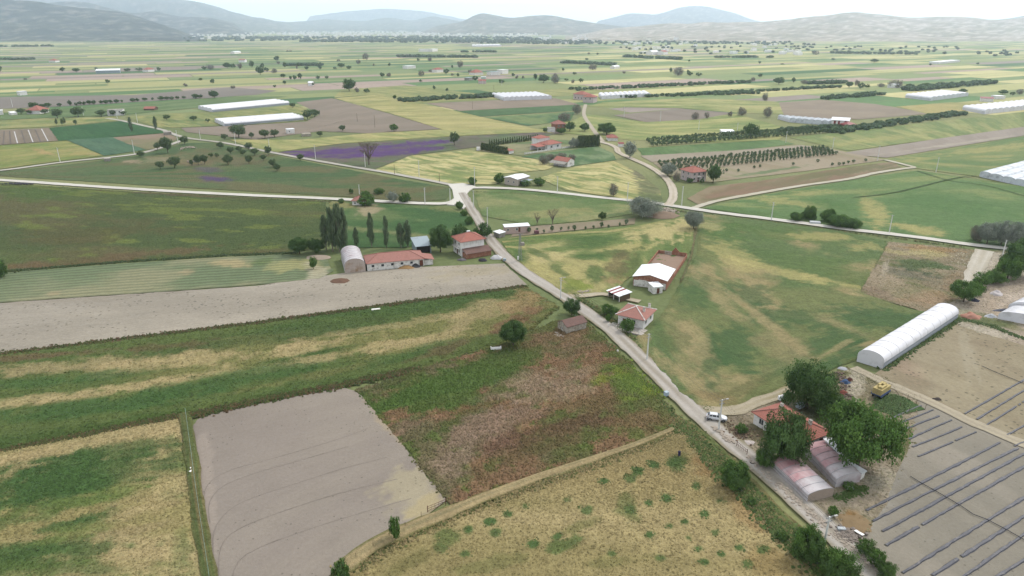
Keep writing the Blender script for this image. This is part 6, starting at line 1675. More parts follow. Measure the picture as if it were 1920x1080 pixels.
for i, (x, y, tp, lb) in enumerate([(797, 383, 352, 'concrete pole on the pale road above the green plot'), (674, 364, 346, 'concrete pole behind the small red roofed hut'), (844, 375, 353, 'concrete pole at the left lip of the junction'), (1045, 361, 330, 'concrete pole on the pale road below the gabled cottage'), (1176, 377, 342, 'concrete pole by the brownish tree on the pale road'), (1278, 385, 349, 'concrete pole at the right of the crossroads'), (1446, 413, 379, 'concrete pole left of the roadside bush clump'), (1667, 437, 403, 'concrete pole on the pale road at the patchy plot'), (1880, 478, 450, 'thin pole at the gravel entrance'),
        (113, 304, 277, 'concrete pole on the far left road'), (252, 288, 262, 'concrete pole on the left road by the bluish green plot'), (334, 269, 244, 'concrete pole at the fork of the left roads'), (376, 262, 243, 'concrete pole just right of the fork'), (442, 271, 248, 'concrete pole in front of the scrap yard'), (592, 299, 272, 'concrete pole left of the big leafless tree'), (685, 313, 286, 'concrete pole at the foot of the big leafless tree'), (786, 331, 301, 'concrete pole in front of the streaky wheat'), (890, 347, 309, 'tall pole beside the bush above the junction'),
        (1560, 284, 258, 'thin pole on the wheat beyond the orchard'), (1645, 301, 270, 'thin pole at the end of the grey strip'), (1755, 322, 295, 'thin pole in the green wheat on the right'), (1473, 268, 246, 'thin pole at the end of the long dark belt'), (1310, 243, 226, 'thin pole beyond the long dark belt'), (1382, 247, 230, 'thin pole behind the white shed'), (1170, 220, 200, 'thin pole in the wheat above the village'), (1238, 228, 208, 'thin pole left of the far grey plot'), (24, 201, 184, 'thin pole on the distant grey field'), (157, 217, 200, 'thin pole by the widest hamlet tree'), (220, 222, 206, 'thin pole before the flat hamlet house'), (258, 230, 212, 'thin pole on the hamlet lane'), (505, 277, 259, 'thin pole right of the two dark hut trees'), (905, 158, 150, 'short pale pole by the far small houses'), (941, 160, 148, 'bright pale pole before the far trees')]):
    pole(x, y, min(9.5, HGT(x, y, tp)), lb, PG, R(random.uniform(-10, 10)), arms=1 if i % 3 else 2)
for i, (x, y, tp) in enumerate([(740, 327, 308), (824, 341, 325), (703, 239, 216), (670, 228, 212), (886, 205, 190), (926, 175, 160)]):
    pole(x, y, HGT(x, y, tp), 'thin dark wooden pole standing in the fields', 'dark wooden poles in the fields', 0, arms=0, wood=True)

CABLE = plain('cable', C(84, 84, 86), 0.6, 0.3, 0.05)


def cables(k0, k1, n, label):
    (p, h, rz, _), (q, h2, rz2, _) = POLES[k0], POLES[k1]
    for i in range(n):
        x = (-.55, .55)[i % 2]
        dz = -.05 - .75 * (i // 2)
        a = p + Vector((math.cos(rz) * x, math.sin(rz) * x, h + dz))
        b = q + Vector((math.cos(rz2) * x, math.sin(rz2) * x, h2 + dz))
        pts = []
        for k in range(13):
            t = k / 12
            c = a.lerp(b, t)
            c.z -= 4 * .75 * t * (1 - t)
            pts.append(c)
        tag(MB().tube(pts, .014, 3).build('power_cable', CABLE), ('upper ' if i < 2 else 'lower ') + ('left ' if x < 0 else 'right ') + label, 'cable', 'cables strung along the near road')


cables('r0', 'r1', 4, 'overhead cable running out of the picture from the lamp pole')
cables('r1', 'r2', 4, 'overhead cable between the lamp pole and the pole by the car')
cables('r2', 'r3', 4, 'overhead cable between the pole by the car and the wheat pole')
cables('r3', 'r4', 4, 'overhead cable between the wheat pole and the bend pole')
cables('r4', 'r5', 2, 'overhead cable between the bend pole and the lattice mast')
cables('r5', 'r6', 2, 'overhead cable between the lattice mast and the T topped pole')

# ------------------------------------------------------------------ mulch film rows (pieces of the plot)
MULCH = plain('black_mulch_film', C(76, 76, 84), 0.55, 0.3, 0.2, 0.8, dirt=(C(130, 122, 114), 0.2, 1.3))
plot = [o for o in bpy.data.objects if o.name.startswith('mulched_plot')][0]
Z7 = lambda x, y: (1280 + x / 2.2047, 590 + y / 2.2047)
strips = [((757, 812), (1310, 530)), ((783, 855), (1385, 553)), ((825, 898), (1430, 565)), ((838, 955), (1440, 612)), ((908, 1070), (1440, 745)), ((1030, 1080), (1440, 818)), ((1150, 1092), (1440, 885)), ((1290, 1090), (1450, 985)),
          ((1165, 412), (1440, 258)), ((1215, 435), (1440, 300)), ((1255, 458), (1440, 345)), ((1340, 500), (1440, 445)), ((850, 438), (985, 378)), ((868, 460), (1035, 395)), ((890, 490), (1060, 420)), ((932, 516), (1112, 437)), ((948, 548), (1165, 460)), ((972, 588), (1212, 486)), ((1400, 1120), (1480, 1065)), ((1370, 545), (1440, 515))]
for i, (a, b) in enumerate(strips):
    A_, B_ = P(*Z7(*a)), P(*Z7(*b))
    if b[0] >= 1430:
        B_ = B_ + (B_ - A_).normalized() * 25
    n = max(6, int((B_ - A_).length / 1.0))
    tdir = (B_ - A_).normalized()
    nr = Vector((-tdir.y, tdir.x, 0))
    m = MB()
    V, F = [], []
    sag = random.uniform(-.2, .2)
    for k in range(n + 1):
        t = k / n
        c = A_.lerp(B_, t) + nr * (math.sin(t * math.pi) * sag + random.uniform(-.05, .05))
        wd = .27 * random.uniform(.8, 1.2) * (.75 + .5 * float(vnoise(np.array([k * .15]), np.array([i * 7.3]))[0])) * (1.15 if i < 8 else .9)
        for (s, z) in ((-1, .06), (-.6, .24), (.6, .24), (1, .06)):
            q = c + nr * wd * s
            V.append((q.x, q.y, z + random.uniform(-.015, .015)))
    for k in range(n):
        if random.random() < (.004 if i < 8 else .03):
            continue
        for j in range(3):
            F.append((k * 4 + j, k * 4 + j + 1, (k + 1) * 4 + j + 1, (k + 1) * 4 + j))
    m.add(V, F)
    m.build('mulch_film', MULCH, plot)
HOSE = plain('black_hose', C(58, 56, 60), 0.5, 0.3, 0.1)
for (pts, lb) in [([(940, 672), (985, 700), (1060, 742), (1150, 795), (1200, 830), (1255, 850), (1340, 895), (1440, 952)], 'black irrigation hose crossing the front mulch rows'), ([(1235, 215), (1290, 240), (1360, 268), (1440, 300)], 'black irrigation hose across the ploughed plot')]:
    pp = [P(*Z7(*q)) + Vector((0, 0, .27)) for q in pts]
    tag(MB().tube(pp, .07, 5).build('irrigation_hose', HOSE), lb, 'hose')

# ------------------------------------------------------------------ parked car
def car(px, py, rz, label):
    p = P(px, py)
    e = empty('parked_car', (p.x, p.y, 0.20), rz, label, 'car')
    PAINT = plain('white_car_paint', C(238, 238, 240), 0.25, 0.5, 0.02, 1.0)
    CG = plain('car_glass', C(30, 34, 40), 0.1, 0.5, 0.05)
    TY = plain('tyre_rubber', C(34, 34, 36), 0.9, 0.1, 0.1)
    RIM = plain('alloy_rim', C(150, 152, 156), 0.4, 0.5, 0.05, metal=.5)
    # stations along x: (x, half width, sill z, belt z)
    st = [(-2.18, .62, .42, .80), (-2.1, .80, .30, .95), (-1.6, .88, .26, 1.0), (-.6, .90, .25, .98), (.5, .90, .25, .95), (1.1, .88, .26, .92), (1.7, .84, .28, .82), (2.1, .72, .34, .70), (2.2, .52, .42, .60)]
    V, F = [], []
    for (x, hw, z0, z1) in st:
        V += [(x, -hw * .92, z0), (x, -hw, (z0 + z1) * .5), (x, -hw * .93, z1), (x, -hw * .5, z1 + .05), (x, hw * .5, z1 + .05), (x, hw * .93, z1), (x, hw, (z0 + z1) * .5), (x, hw * .92, z0)]
    for i in range(len(st) - 1):
        for k in range(8):
            F.append((i * 8 + k, i * 8 + (k + 1) % 8, (i + 1) * 8 + (k + 1) % 8, (i + 1) * 8 + k))
    F += [tuple(range(8))[::-1], tuple((len(st) - 1) * 8 + k for k in range(8))]
    MB().add(V, [f[::-1] for f in F]).build('body', PAINT, e, smooth=True)
    # cabin glass and roof
    gl = MB().add([(-2.02, -.78, .96), (1.0, -.80, .93), (.1, -.60, 1.40), (-1.45, -.60, 1.40), (-2.02, .78, .96), (1.0, .80, .93), (.1, .60, 1.40), (-1.45, .60, 1.40)],
                  [(0, 1, 2, 3), (7, 6, 5, 4), (1, 5, 6, 2), (4, 0, 3, 7), (3, 2, 6, 7)])
    gl.build('cabin_glass', CG, e)
    MB().add([(-1.5, -.61, 1.385), (.14, -.61, 1.385), (.14, .61, 1.385), (-1.5, .61, 1.385), (-1.42, -.52, 1.46), (0, -.52, 1.46), (0, .52, 1.46), (-1.42, .52, 1.46)], [(0, 3, 2, 1), (4, 5, 6, 7), (0, 1, 5, 4), (1, 2, 6, 5), (2, 3, 7, 6), (3, 0, 4, 7)]).build('roof_panel', PAINT, e)
    for s in (-1, 1):
        for (x0, x1, x2, x3) in ((-1.05, -.95, -.92, -.98), (-.12, -.02, -.1, -.2), (-2.0, -1.75, -1.36, -1.46)):
            MB().add([(x0, s * .815, .94), (x1, s * .815, .94), (x2, s * .612, 1.40), (x3, s * .612, 1.40), (x0, s * .76, .94), (x1, s * .76, .94), (x2, s * .57, 1.40), (x3, s * .57, 1.40)], [(0, 1, 2, 3), (7, 6, 5, 4), (0, 4, 5, 1), (1, 5, 6, 2), (2, 6, 7, 3), (3, 7, 4, 0)]).build('pillar', PAINT, e)
        for x in (-1.35, 1.38):
            wv = MB().tube([(x, s * .70, .33), (x, s * .92, .33)], .34, 16).build('wheel', TY, e)
            MB().tube([(x, s * .90, .33), (x, s * .935, .33)], .21, 12).build('rim', RIM, wv)
        MB().obox(Vector((2.1, s * .5, .66)), .16, .34, .12).build('headlight', CG, e)
        MB().obox(Vector((-2.14, s * .6, .80)), .10, .28, .16).build('tail_light', TINR, e)
        MB().obox(Vector((.72, s * .98, 1.0)), .14, .18, .12).build('door_mirror', PAINT, e)
    MB().obox(Vector((2.16, 0, .5)), .1, .9, .16).build('grille', DARK, e)
    return e


car(1343, 788, R(-14), 'white parked car on the verge behind the concrete pole')
# person standing by the car
p = P(1326, 791)
me = bpy.data.meshes.new('person')
J = [(0, 0, .95), (0, 0, 1.15), (0, 0, 1.42), (0, 0, 1.52), (0, .02, 1.66), (-.1, 0, .90), (-.11, .03, .5), (-.11, -.02, .09), (-.11, .12, .05), (.1, 0, .90), (.11, .05, .5), (.12, .0, .09), (.12, .14, .05),
     (-.18, 0, 1.40), (-.25, .02, 1.14), (-.2, .16, .95), (.18, 0, 1.40), (.25, .03, 1.14), (.2, .18, .96)]
E_ = [(0, 1), (1, 2), (2, 3), (3, 4), (0, 5), (5, 6), (6, 7), (7, 8), (0, 9), (9, 10), (10, 11), (11, 12), (2, 13), (13, 14), (14, 15), (2, 16), (16, 17), (17, 18)]
RR = [.14, .13, .14, .055, .095, .085, .06, .045, .035, .085, .06, .045, .035, .06, .045, .035, .06, .045, .035]
me.from_pydata(J, E_, [])
po = link('person', me, None, None, (p.x, p.y, .18), R(-70))
sk = po.modifiers.new('skin', 'SKIN')
for v, r_ in zip(me.skin_vertices[0].data, RR):
    v.radius = (r_, r_)
me.skin_vertices[0].data[0].use_root = True
po.modifiers.new('smooth', 'SUBSURF').levels = 1
po.modifiers['smooth'].render_levels = 2
pm, pnt, pb = new_mat('clothes_and_skin', .9, .1)
tcn = N(pnt, 'TexCoord')
sxn = N(pnt, 'SeparateXYZ')
pnt.links.new(tcn.outputs['Object'], sxn.inputs[0])
rpn = N(pnt, 'ValToRGB')
rpn.color_ramp.interpolation = 'CONSTANT'
zz = math_node(pnt, 'DIVIDE', sxn.outputs['Z'], 1.8)
pnt.links.new(zz, rpn.inputs['Fac'])
els = rpn.color_ramp.elements
els[0].position, els[0].color = 0, (.02, .02, .025, 1)
els[1].position, els[1].color = .06, (.03, .03, .045, 1)
for ps, cc in ((.53, C(226, 224, 222)), (.82, C(190, 140, 112)), (.945, C(40, 34, 30))):
    q = els.new(ps)
    q.color = (*cc, 1)
pnt.links.new(rpn.outputs[0], pb.inputs['Base Color'])
me.materials.append(pm)
tag(po, 'person in white shirt and dark trousers standing behind the white car', 'person')

# ------------------------------------------------------------------ hay trailer
p = P(1650, 742)
hz_ = R(38)
BLUE = plain('blue_trailer_paint', C(78, 98, 140), .6, .3, .12, 1.5)
e = empty('hay_trailer', (p.x, p.y, .08), hz_, 'blue flatbed farm trailer loaded with straw bales', 'trailer')
MB().box(-2.3, 2.3, -1.1, 1.1, .85, 1.0).build('bed', BLUE, e)
MB().box(-2.3, 2.3, -1.16, -1.1, .7, 1.3).build('side_board', BLUE, e)
MB().box(-2.3, 2.3, 1.1, 1.16, .7, 1.3).build('side_board', BLUE, e)
MB().tube([(-2.3, 0, .8), (-3.6, 0, .55)], .06, 6).build('drawbar', IRON, e)
for sx in (-1.5, 1.5):
    for sy in (-1, 1):
        wv = MB().tube([(sx, sy * .8, .38), (sx, sy * 1.05, .38)], .38, 12).build('wheel', plain('tyre_rubber', C(34, 34, 36)), e)
STRW = plain('straw', C(206, 186, 132), .95, .05, .2, 5, .5)
bale = MB().obox(Vector((0, 0, .24)), 1.05, .5, .46).mesh('straw_bale')
bale.materials.append(STRW)
cx, sx_ = math.cos(hz_), math.sin(hz_)
for lay, (nx, ny) in enumerate([(4, 4), (4, 4), (4, 4), (3, 3)]):
    for i in range(nx):
        for j in range(ny):
            if lay == 3 and (i + j) % 3 == 2:
                continue
            x, y = (i - (nx - 1) / 2) * 1.1 + random.uniform(-.04, .04), (j - (ny - 1) / 2) * .54
            o = link('straw_bale', bale, None, None, (p.x + x * cx - y * sx_, p.y + x * sx_ + y * cx, 1.085 + lay * .475), hz_ + random.uniform(-.06, .06))
            tag(o, 'yellow straw bale in the %s layer on the blue farm trailer' % ('bottom', 'second', 'third', 'top')[lay], 'bale', 'straw bales on the trailer')

# ------------------------------------------------------------------ farmyard clutter
STONE = plain('pale_stone', C(188, 174, 158), .95, .05, .2, 2.0)


def rock_mesh(seed, r=1.0):
    rg = random.Random(seed)
    bm = bmesh.new()
    bmesh.ops.create_icosphere(bm, subdivisions=1, radius=r)
    for v in bm.verts:
        v.co *= rg.uniform(.7, 1.15)
        v.co.z *= .7
    me = bpy.data.meshes.new('stone')
    bm.to_mesh(me)
    bm.free()
    return me


rocks = [rock_mesh(k) for k in range(5)]


def rubble(name, label, pts, n, size, spread, mat, seed):
    """loose stones along a line of ground pixels, uncountable, one heap"""
    rg = random.Random(seed)
    m = MB()
    W = [P(*q) for q in pts]
    for i in range(n):
        k = rg.randrange(len(W) - 1) if len(W) > 1 else 0
        c = W[k].lerp(W[min(k + 1, len(W) - 1)], rg.random()) + Vector((rg.gauss(0, spread), rg.gauss(0, spread), 0))
        s = size * rg.uniform(.45, 1.4)
        rm = rocks[rg.randrange(5)]
        a = rg.uniform(0, 6.28)
        m.add([(c.x + (v.co.x * math.cos(a) - v.co.y * math.sin(a)) * s, c.y + (v.co.x * math.sin(a) + v.co.y * math.cos(a)) * s, .2 + s * .35 + v.co.z * s) for v in rm.vertices], [tuple(f.vertices) for f in rm.polygons])
    return tag(m.build(name, mat), label, None, None, 'stuff')


rubble('rubble', 'pale stones lining the road along the farmyard', [(1337, 803), (1362, 822), (1374, 832)], 90, .34, .35, STONE, 1)
rubble('rubble', 'pale stones lining the road below the pink greenhouse', [(1400, 858), (1440, 895), (1480, 930), (1520, 965), (1550, 990)], 190, .26, .55, STONE, 2)
rubble('rubble', 'stony verge at the foot of the bright shrubs', [(1560, 1000), (1600, 1032), (1640, 1072), (1700, 1130)], 200, .22, .45, STONE, 3)
rubble('rubble', 'grey heap of rubble and scrap beside the brown hollow', [(1585, 1000), (1606, 1012)], 150, .3, .9, plain('scrap_grey', C(150, 138, 128), .95, .05, .3, 1.5), 4)
rubble('rubble', 'bricks and branches in the garden before the farmhouse', [(1370, 800), (1385, 818), (1402, 812)], 160, .22, 1.0, plain('brush_brown', C(132, 112, 94), .95, .05, .3, 1.5), 5)
rubble('rubble', 'scattered junk and stones under the yard trees', [(1572, 700), (1580, 720), (1584, 742), (1600, 760)], 120, .26, .8, plain('junk_brown', C(128, 110, 100), .95, .05, .35, 1.2), 6)
rubble('rubble', 'white stones in the fork of the left roads', [(338, 282), (352, 276), (366, 278)], 60, .5, 1.6, STONE, 7)
rubble('rubble', 'pale stones among the meadow trees', [(350, 305), (372, 302)], 50, .5, 1.8, STONE, 8)
rubble('rubble', 'stone heap on the earth mound at the crossroads', [(1240, 402), (1252, 392), (1262, 400)], 110, .5, 1.0, STONE, 9)
rubble('rubble', 'rubble edge of the little track by the shelter', [(1085, 549), (1108, 547)], 50, .3, .5, STONE, 10)
rubble('rubble', 'dump of dark rubbish beside the pale left road', [(12, 345), (55, 346)], 90, .5, 1.0, plain('rubbish_dark', C(86, 84, 92), .9, .1, .4, .8), 11)
rubble('rubble', 'stones round the fallen trough and cottage', [(1045, 628), (1052, 632)], 30, .3, .6, STONE, 12)


def mound(name, label, px, py, rx, ry, h, col, cat, seed=1, amp=.25):
    p = P(px, py)
    n, k = 10, 20
    V = [(p.x, p.y, h)]
    for i in range(1, n + 1):
        for j in range(k):
            a = 2 * math.pi * j / k
            q = i / n
            nz = float(fbm(np.array([math.cos(a) * q * 2 + seed]), np.array([math.sin(a) * q * 2 + 5]), seed, 3)[0])
            rr_ = q * (1 + amp * (nz - .5) * 2)
            V.append((p.x + math.cos(a) * rx * rr_, p.y + math.sin(a) * ry * rr_, -.02 + h * max(0, 1 - q ** 1.6) * (.6 + .8 * nz) if i < n else -.05))
    F = [(0, 1 + j, 1 + (j + 1) % k) for j in range(k)] + [(1 + (i - 1) * k + j, 1 + i * k + j, 1 + i * k + (j + 1) % k, 1 + (i - 1) * k + (j + 1) % k) for i in range(1, n) for j in range(k)]
    m = MB().add(V, F)
    return tag(m.build(name, plain(name + '_%d' % seed, col, .95, .05, .25, .7, .4), smooth=True), label, cat)


mound('manure_heap', 'brown flat heap on the grey strip before the tunnel', 637, 527, 3.6, 2.6, .7, C(122, 96, 80), 'heap', 21)
mound('straw_heap', 'ochre straw heap against the long barn wall', 762, 502, 3.4, 1.6, .8, C(168, 134, 92), 'heap', 22)
mound('dark_heap', 'dark round heap beside the straw at the barn door', 780, 500, 1.7, 1.4, 1.1, C(74, 74, 76), 'heap', 23)
mound('earth_mound', 'brown earth mound right of the silver tree at the crossroads', 1238, 404, 8, 6, 1.8, C(150, 130, 112), 'mound', 24)
mound('stone_pit', 'low pale earth pit left of the poplar clump', 595, 483, 4.6, 3.2, .9, C(176, 160, 142), 'pit', 25)
mound('tarp_heap', 'white sheet covered heap at the two storey house corner', 932, 484, 2.4, 1.8, 1.4, C(214, 212, 210), 'heap', 26)
mound('dark_sheet', 'dark plastic heap in front of the brick lean-to', 905, 488, 1.8, 1.3, .9, C(70, 68, 74), 'heap', 27)
mound('feed_heap', 'black and white bagged heap at the white house wall', 866, 487, 1.8, 1.2, .8, C(120, 116, 116), 'heap', 28)
mound('white_tarp', 'white tarpaulin heap on the right farm yard', 1868, 552, 2.0, 1.6, 1.3, C(222, 212, 208), 'tarp', 29)
mound('black_tarp', 'black plastic heap beside the wide bright bush', 1826, 564, 1.9, 1.2, 1.0, C(60, 62, 76), 'tarp', 30)
mound('collapsed_tent', 'collapsed pinkish orange film tent behind the long tunnel', 1818, 594, 3.0, 2.2, 1.5, C(196, 146, 126), 'tent', 31, .4)
mound('grey_film_heap', 'heap of grey film at the tip of the right tunnels', 1858, 594, 2.0, 1.4, .9, C(206, 206, 208), 'heap', 32, .4)
mound('rolled_film', 'long dark rolled film lying behind the right tunnels', 1882, 583, 3.6, .9, .8, C(112, 112, 122), 'film', 33)
mound('blue_junk', 'blue covered farm junk under the yard tree', 1585, 718, 1.5, .9, 1.0, C(84, 104, 136), 'junk', 34, .4)
mound('red_machine_heap', 'rusty red farm machine parts in the yard', 1581, 738, 1.3, .8, .9, C(150, 92, 80), 'junk', 35, .4)
mound('rust_pile', 'rust brown pile at the upper end of the yard', 1592, 714, 1.0, .7, .9, C(104, 70, 62), 'junk', 36, .4)
mound('ring_trough', 'round grey trough at the end of the white tunnel', 1580, 692, 1.3, 1.0, .6, C(188, 188, 192), 'trough', 37, .1)
mound('brush_heap', 'small dark heap on the edge of the ploughed plot', 1756, 749, 1.3, .7, .5, C(84, 76, 72), 'heap', 38, .4)
mound('brown_hollow', 'dry brown grass patch between road and mulched plot', 1602, 980, 3.2, 3.0, .35, C(150, 128, 98), 'patch', 39)
mound('grey_sheet', 'pale cement patch in the garden before the farmhouse', 1402, 830, 1.8, 1.1, .3, C(206, 194, 186), 'slab', 40)
# green kitchen plot with netting
p, w, rz = frame_at((1640, 762), (1672, 782))
e = empty('vegetable_plot', (p.x, p.y, .05), rz, 'dark green fenced kitchen plot beside the hay trailer', 'plot')
e.location.z = .14
gm = MB()
gm.box(0, w, 0, 9.5, -.04, .06)
gm.build('crop_bed', plain('dense_green_crop', C(76, 98, 60), .95, .05, .4, 1.6, .8), e)
for x in (0, w / 2, w):
    for y in (0, 4.7, 9.5):
        MB().tube([(x, y, 0), (x, y, 1.2)], .04, 5).build('post', WOOD, e)
# boxes, boards and odd things
def crate(name, label, px, py, dx, dy, dz, rz, mat, cat, z=.1, tilt=0):
    p = P(px, py)
    e = MB().obox(Vector((0, 0, dz / 2)), dx, dy, dz, 0, tilt).build(name, mat, None, bevel=.03, loc=(p.x, p.y, z), rz=rz)
    return tag(e, label, cat)


crate('canal_box', 'white and blue concrete canal box at the road edge', 1249, 742, .9, .9, 1.0, .5, plain('pale_blue_concrete', C(196, 210, 220), .9, .1, .08), 'box')
crate('marker_stone', 'small white marker stone in the green weeds by the road', 1158, 660, .4, .3, .5, .3, WHITE2, 'stone')
crate('white_board', 'white board lying on the rubble heap', 1610, 1004, 1.5, .8, .08, 2.2, WHITE2, 'board', .55, .2)
crate('metal_tub', 'grey metal tub at the end of the rubble heap', 1577, 996, 1.3, .7, .6, -.1, plain('dull_zinc', C(196, 200, 202), .6, .3, .1), 'tub')
crate('white_tub', 'white bath tub in front of the farther pink greenhouse', 1592, 917, 1.4, .8, .5, -.2, WHITE2, 'tub')
crate('white_tank', 'silver water tank behind the farmhouse roof', 1466, 752, 1.9, .9, .9, .4, TIN, 'tank', .5)
crate('white_canister', 'pale blue covered cart between the yard trees', 1500, 764, 1.8, 1.2, 1.0, .6, plain('pale_blue_cover', C(196, 206, 214), .7, .2, .1), 'cart')
crate('concrete_slab', 'white concrete slab lying on the grey strip edge', 705, 582, 2.6, 1.0, .4, .25, WHITE, 'slab')
crate('plastic_bag', 'white plastic bag caught at the wire fence', 360, 880, .6, .5, .35, .5, WHITE2, 'bag')
crate('white_bag', 'larger white plastic bag below the first at the wire fence', 359, 886, .7, .5, .35, 1.1, WHITE2, 'bag')
crate('field_marker', 'dark blue bundle standing in the ripe wheat', 1273, 857, .4, .4, 1.0, .2, plain('dark_blue_cloth', C(66, 62, 92), .9, .1, .2, 3), 'bundle', .4)
crate('junction_sign', 'white sign by the road below the junction', 881, 377, .5, .12, 1.2, .3, WHITE2, 'sign', .5)
crate('meter_box', 'white box under the tall pole at the junction', 881, 342, 2.0, 1.2, 1.0, .1, WHITE2, 'box')
crate('gate_house', 'white box at the left end of the cypress hedge', 897, 282, 2.4, 1.8, 2.2, .1, WHITE2, 'box')
crate('blue_sheet_bin', 'blue grey bin on the roadside below the house', 946, 490, 1.0, .8, 1.0, .3, TINB, 'bin')
crate('seed_drill', 'dark red machine beside the pink cabin', 1006, 438, 1.8, 1.2, 1.2, .2, plain('dull_red_machine', C(126, 84, 88), .8, .2, .3, 1.5), 'machine')
crate('white_sheet', 'white sheet on the verge under the roadside bush clump', 1528, 419, 4.2, 2.4, .8, -.2, plain('pale_tarp', C(214, 218, 220), .8, .2, .1), 'sheet')
p = P(930, 656)
e = empty('stone_trough', (p.x, p.y, .1), R(10), 'broken white stone trough left of the lone round tree', 'trough')
MB().box(-1.2, 1.2, -.4, -.2, 0, .7).build('side', WHITE2, e)
MB().box(-1.2, 1.2, .2, .4, 0, .6).build('side', WHITE2, e)
MB().box(-1.4, -1.2, -.4, .4, 0, .9).build('end', WHITE2, e)
MB().box(1.2, 1.4, -.4, .4, 0, .8).build('end', WHITE2, e)
p = P(1410, 870)
tag(MB().tube([(math.cos(a) * .33, math.sin(a) * .33, .12) for a in [2 * math.pi * k / 16 for k in range(17)]], .13, 6).build('old_tyre', plain('tyre_rubber', C(34, 34, 36)), None, loc=(p.x, p.y, .1)), 'old black tyre lying at the road by the bush', 'tyre')
# iron field gates
def gate(name, label, A, B, h, bars, mat):
    p, w, rz = frame_at(A, B)
    e = empty(name, (p.x, p.y, 0), rz, label, 'gate')
    for x in (0, w):
        MB().tube([(x, 0, -.1), (x, 0, h + .15)], .07, 6).build('post', mat, e)
    for k in range(3):
        MB().tube([(0, 0, .25 + k * (h - .3) / 2), (w, 0, .25 + k * (h - .3) / 2)], .035, 5).build('rail', mat, e)
    for k in range(bars):
        x = w * (k + 1) / (bars + 1)
        MB().tube([(x, 0, .25), (x, 0, h - .05)], .025, 5).build('bar', mat, e)
    return e


RUST = plain('rusty_iron', C(116, 78, 68), .9, .1, .3, 2)
gate('field_gate', 'rusty iron field gate at the corner of the grey field', (802, 960), (836, 946), 1.2, 4, RUST)
gate('yard_gate', 'rusty iron yard gate beside the road at the farmhouse', (1381, 838), (1400, 854), 1.3, 5, RUST)
# wire fence between the two left fields
e = empty('wire_fence', (0, 0, 0), 0, 'green wire fence between the grassy wheat and the grey field', 'fence')
fp = [(349, 776), (353, 806), (358, 842), (363, 880), (369, 925), (375, 965), (382, 1010), (389, 1055), (397, 1110), (404, 1160)]
W = [P(*q) for q in fp]
GW = plain('green_wire', C(150, 176, 160), .6, .3, .1)
pts = []
for i in range(len(W) - 1):
    for k in range(3):
        pts.append(W[i].lerp(W[i + 1], k / 3))
for q in pts:
    MB().tube([(q.x, q.y, .1), (q.x, q.y, 1.5)], .035, 5).build('post', GW, e)
for z in (.5, .85, 1.2, 1.45):
    MB().tube([(q.x, q.y, z + .1) for q in pts], .014, 3).build('wire', GW, e)
e = empty('wire_fence', (0, 0, 0), 0, 'low wooden post fence along the bank of the grey field', 'fence')
for q in [P(x, y) for (x, y) in [(640, 1066), (668, 1048), (700, 1028), (730, 1010), (760, 990), (790, 970)]]:
    MB().tube([(q.x, q.y, .1), (q.x, q.y, 1.2)], .045, 5).build('post', WOOD, e)

# ------------------------------------------------------------------ standing stalks, weeds and verge grass
def tufts(name, label, srcs, n, hgt, wid, seed, keep=None, tone=(1, 1, 1), zoff=0.0):
    rg = np.random.default_rng(seed)
    VV = np.concatenate([v for v, c in srcs])
    CC = np.concatenate([c for v, c in srcs])
    px, py = PIX(VV[:, 0], VV[:, 1])
    ok = (px > -60) & (px < 1980) & (py < 1130)
    if keep is not None:
        ok &= keep(px, py, CC)
    VV, CC, py = VV[ok], CC[ok], py[ok]
    wgt = np.clip(1 / np.maximum(1, (py - 200)), 0, 1) ** 1.0
    k = rg.choice(len(VV), n, p=wgt / wgt.sum())
    base = VV[k] + np.concatenate([rg.normal(size=(n, 2)) * .35, np.zeros((n, 1))], 1)
    col = CC[k] * np.array(tone) * rg.uniform(.75, 1.3, n)[:, None]
    H = hgt * rg.uniform(.5, 1.3, n)
    Wd = wid * rg.uniform(.5, 1.4, n)
    K = 5
    V = np.zeros((n, K + 1, 3))
    ph = rg.uniform(0, 6.28, n)
    for q in range(K):
        a = ph + 2 * math.pi * q / K + rg.uniform(-.4, .4, n)
        rr_ = Wd * .5 * rg.uniform(.5, 1.3, n)
        V[:, q] = base + np.stack([np.cos(a) * rr_, np.sin(a) * rr_, np.full(n, -.04)], 1)
    V[:, K] = base + np.stack([rg.normal(size=n) * Wd * .2, rg.normal(size=n) * Wd * .2, H], 1)
    i0 = np.arange(n)[:, None] * (K + 1)
    F = np.concatenate([i0 + np.array([[q, (q + 1) % K, K]]) for q in range(K)], 0)
    o = link(name, np_mesh(name, V.reshape(-1, 3), F, np.repeat(col, K + 1, axis=0)), LEAF)
    return tag(o, label, None, None, 'stuff')


tufts('weeds', 'mixed green and reddish weeds over the fallow field', PAINTED['fallow_field'], 22000, .34, .62, 1, tone=(1.1, 1.14, 1.05))
tufts('wheat_stalks', 'standing ripe stalks of the near wheat', PAINTED['ripe_wheat_field'], 16000, .16, .5, 2, tone=(1.05, 1.05, 1.02))
tufts('wheat_stalks', 'standing stalks of the left wheat field', [PAINTED['wheat_field'][0]], 14000, .16, .5, 3, tone=(1.05, 1.05, 1.02))
tufts('wheat_stalks', 'standing crop of the long green band', PAINTED['weedy_crop_field'], 18000, .18, .6, 4, tone=(1.05, 1.06, 1.02))
tufts('weeds', 'weeds over the rough meadow and yards', PAINTED['rough_meadow'] + PAINTED['farm_yard'] + PAINTED['rubble_plot'] + PAINTED['yard_ground'], 16000, .2, .7, 5, tone=(1.1, 1.14, 1.05))


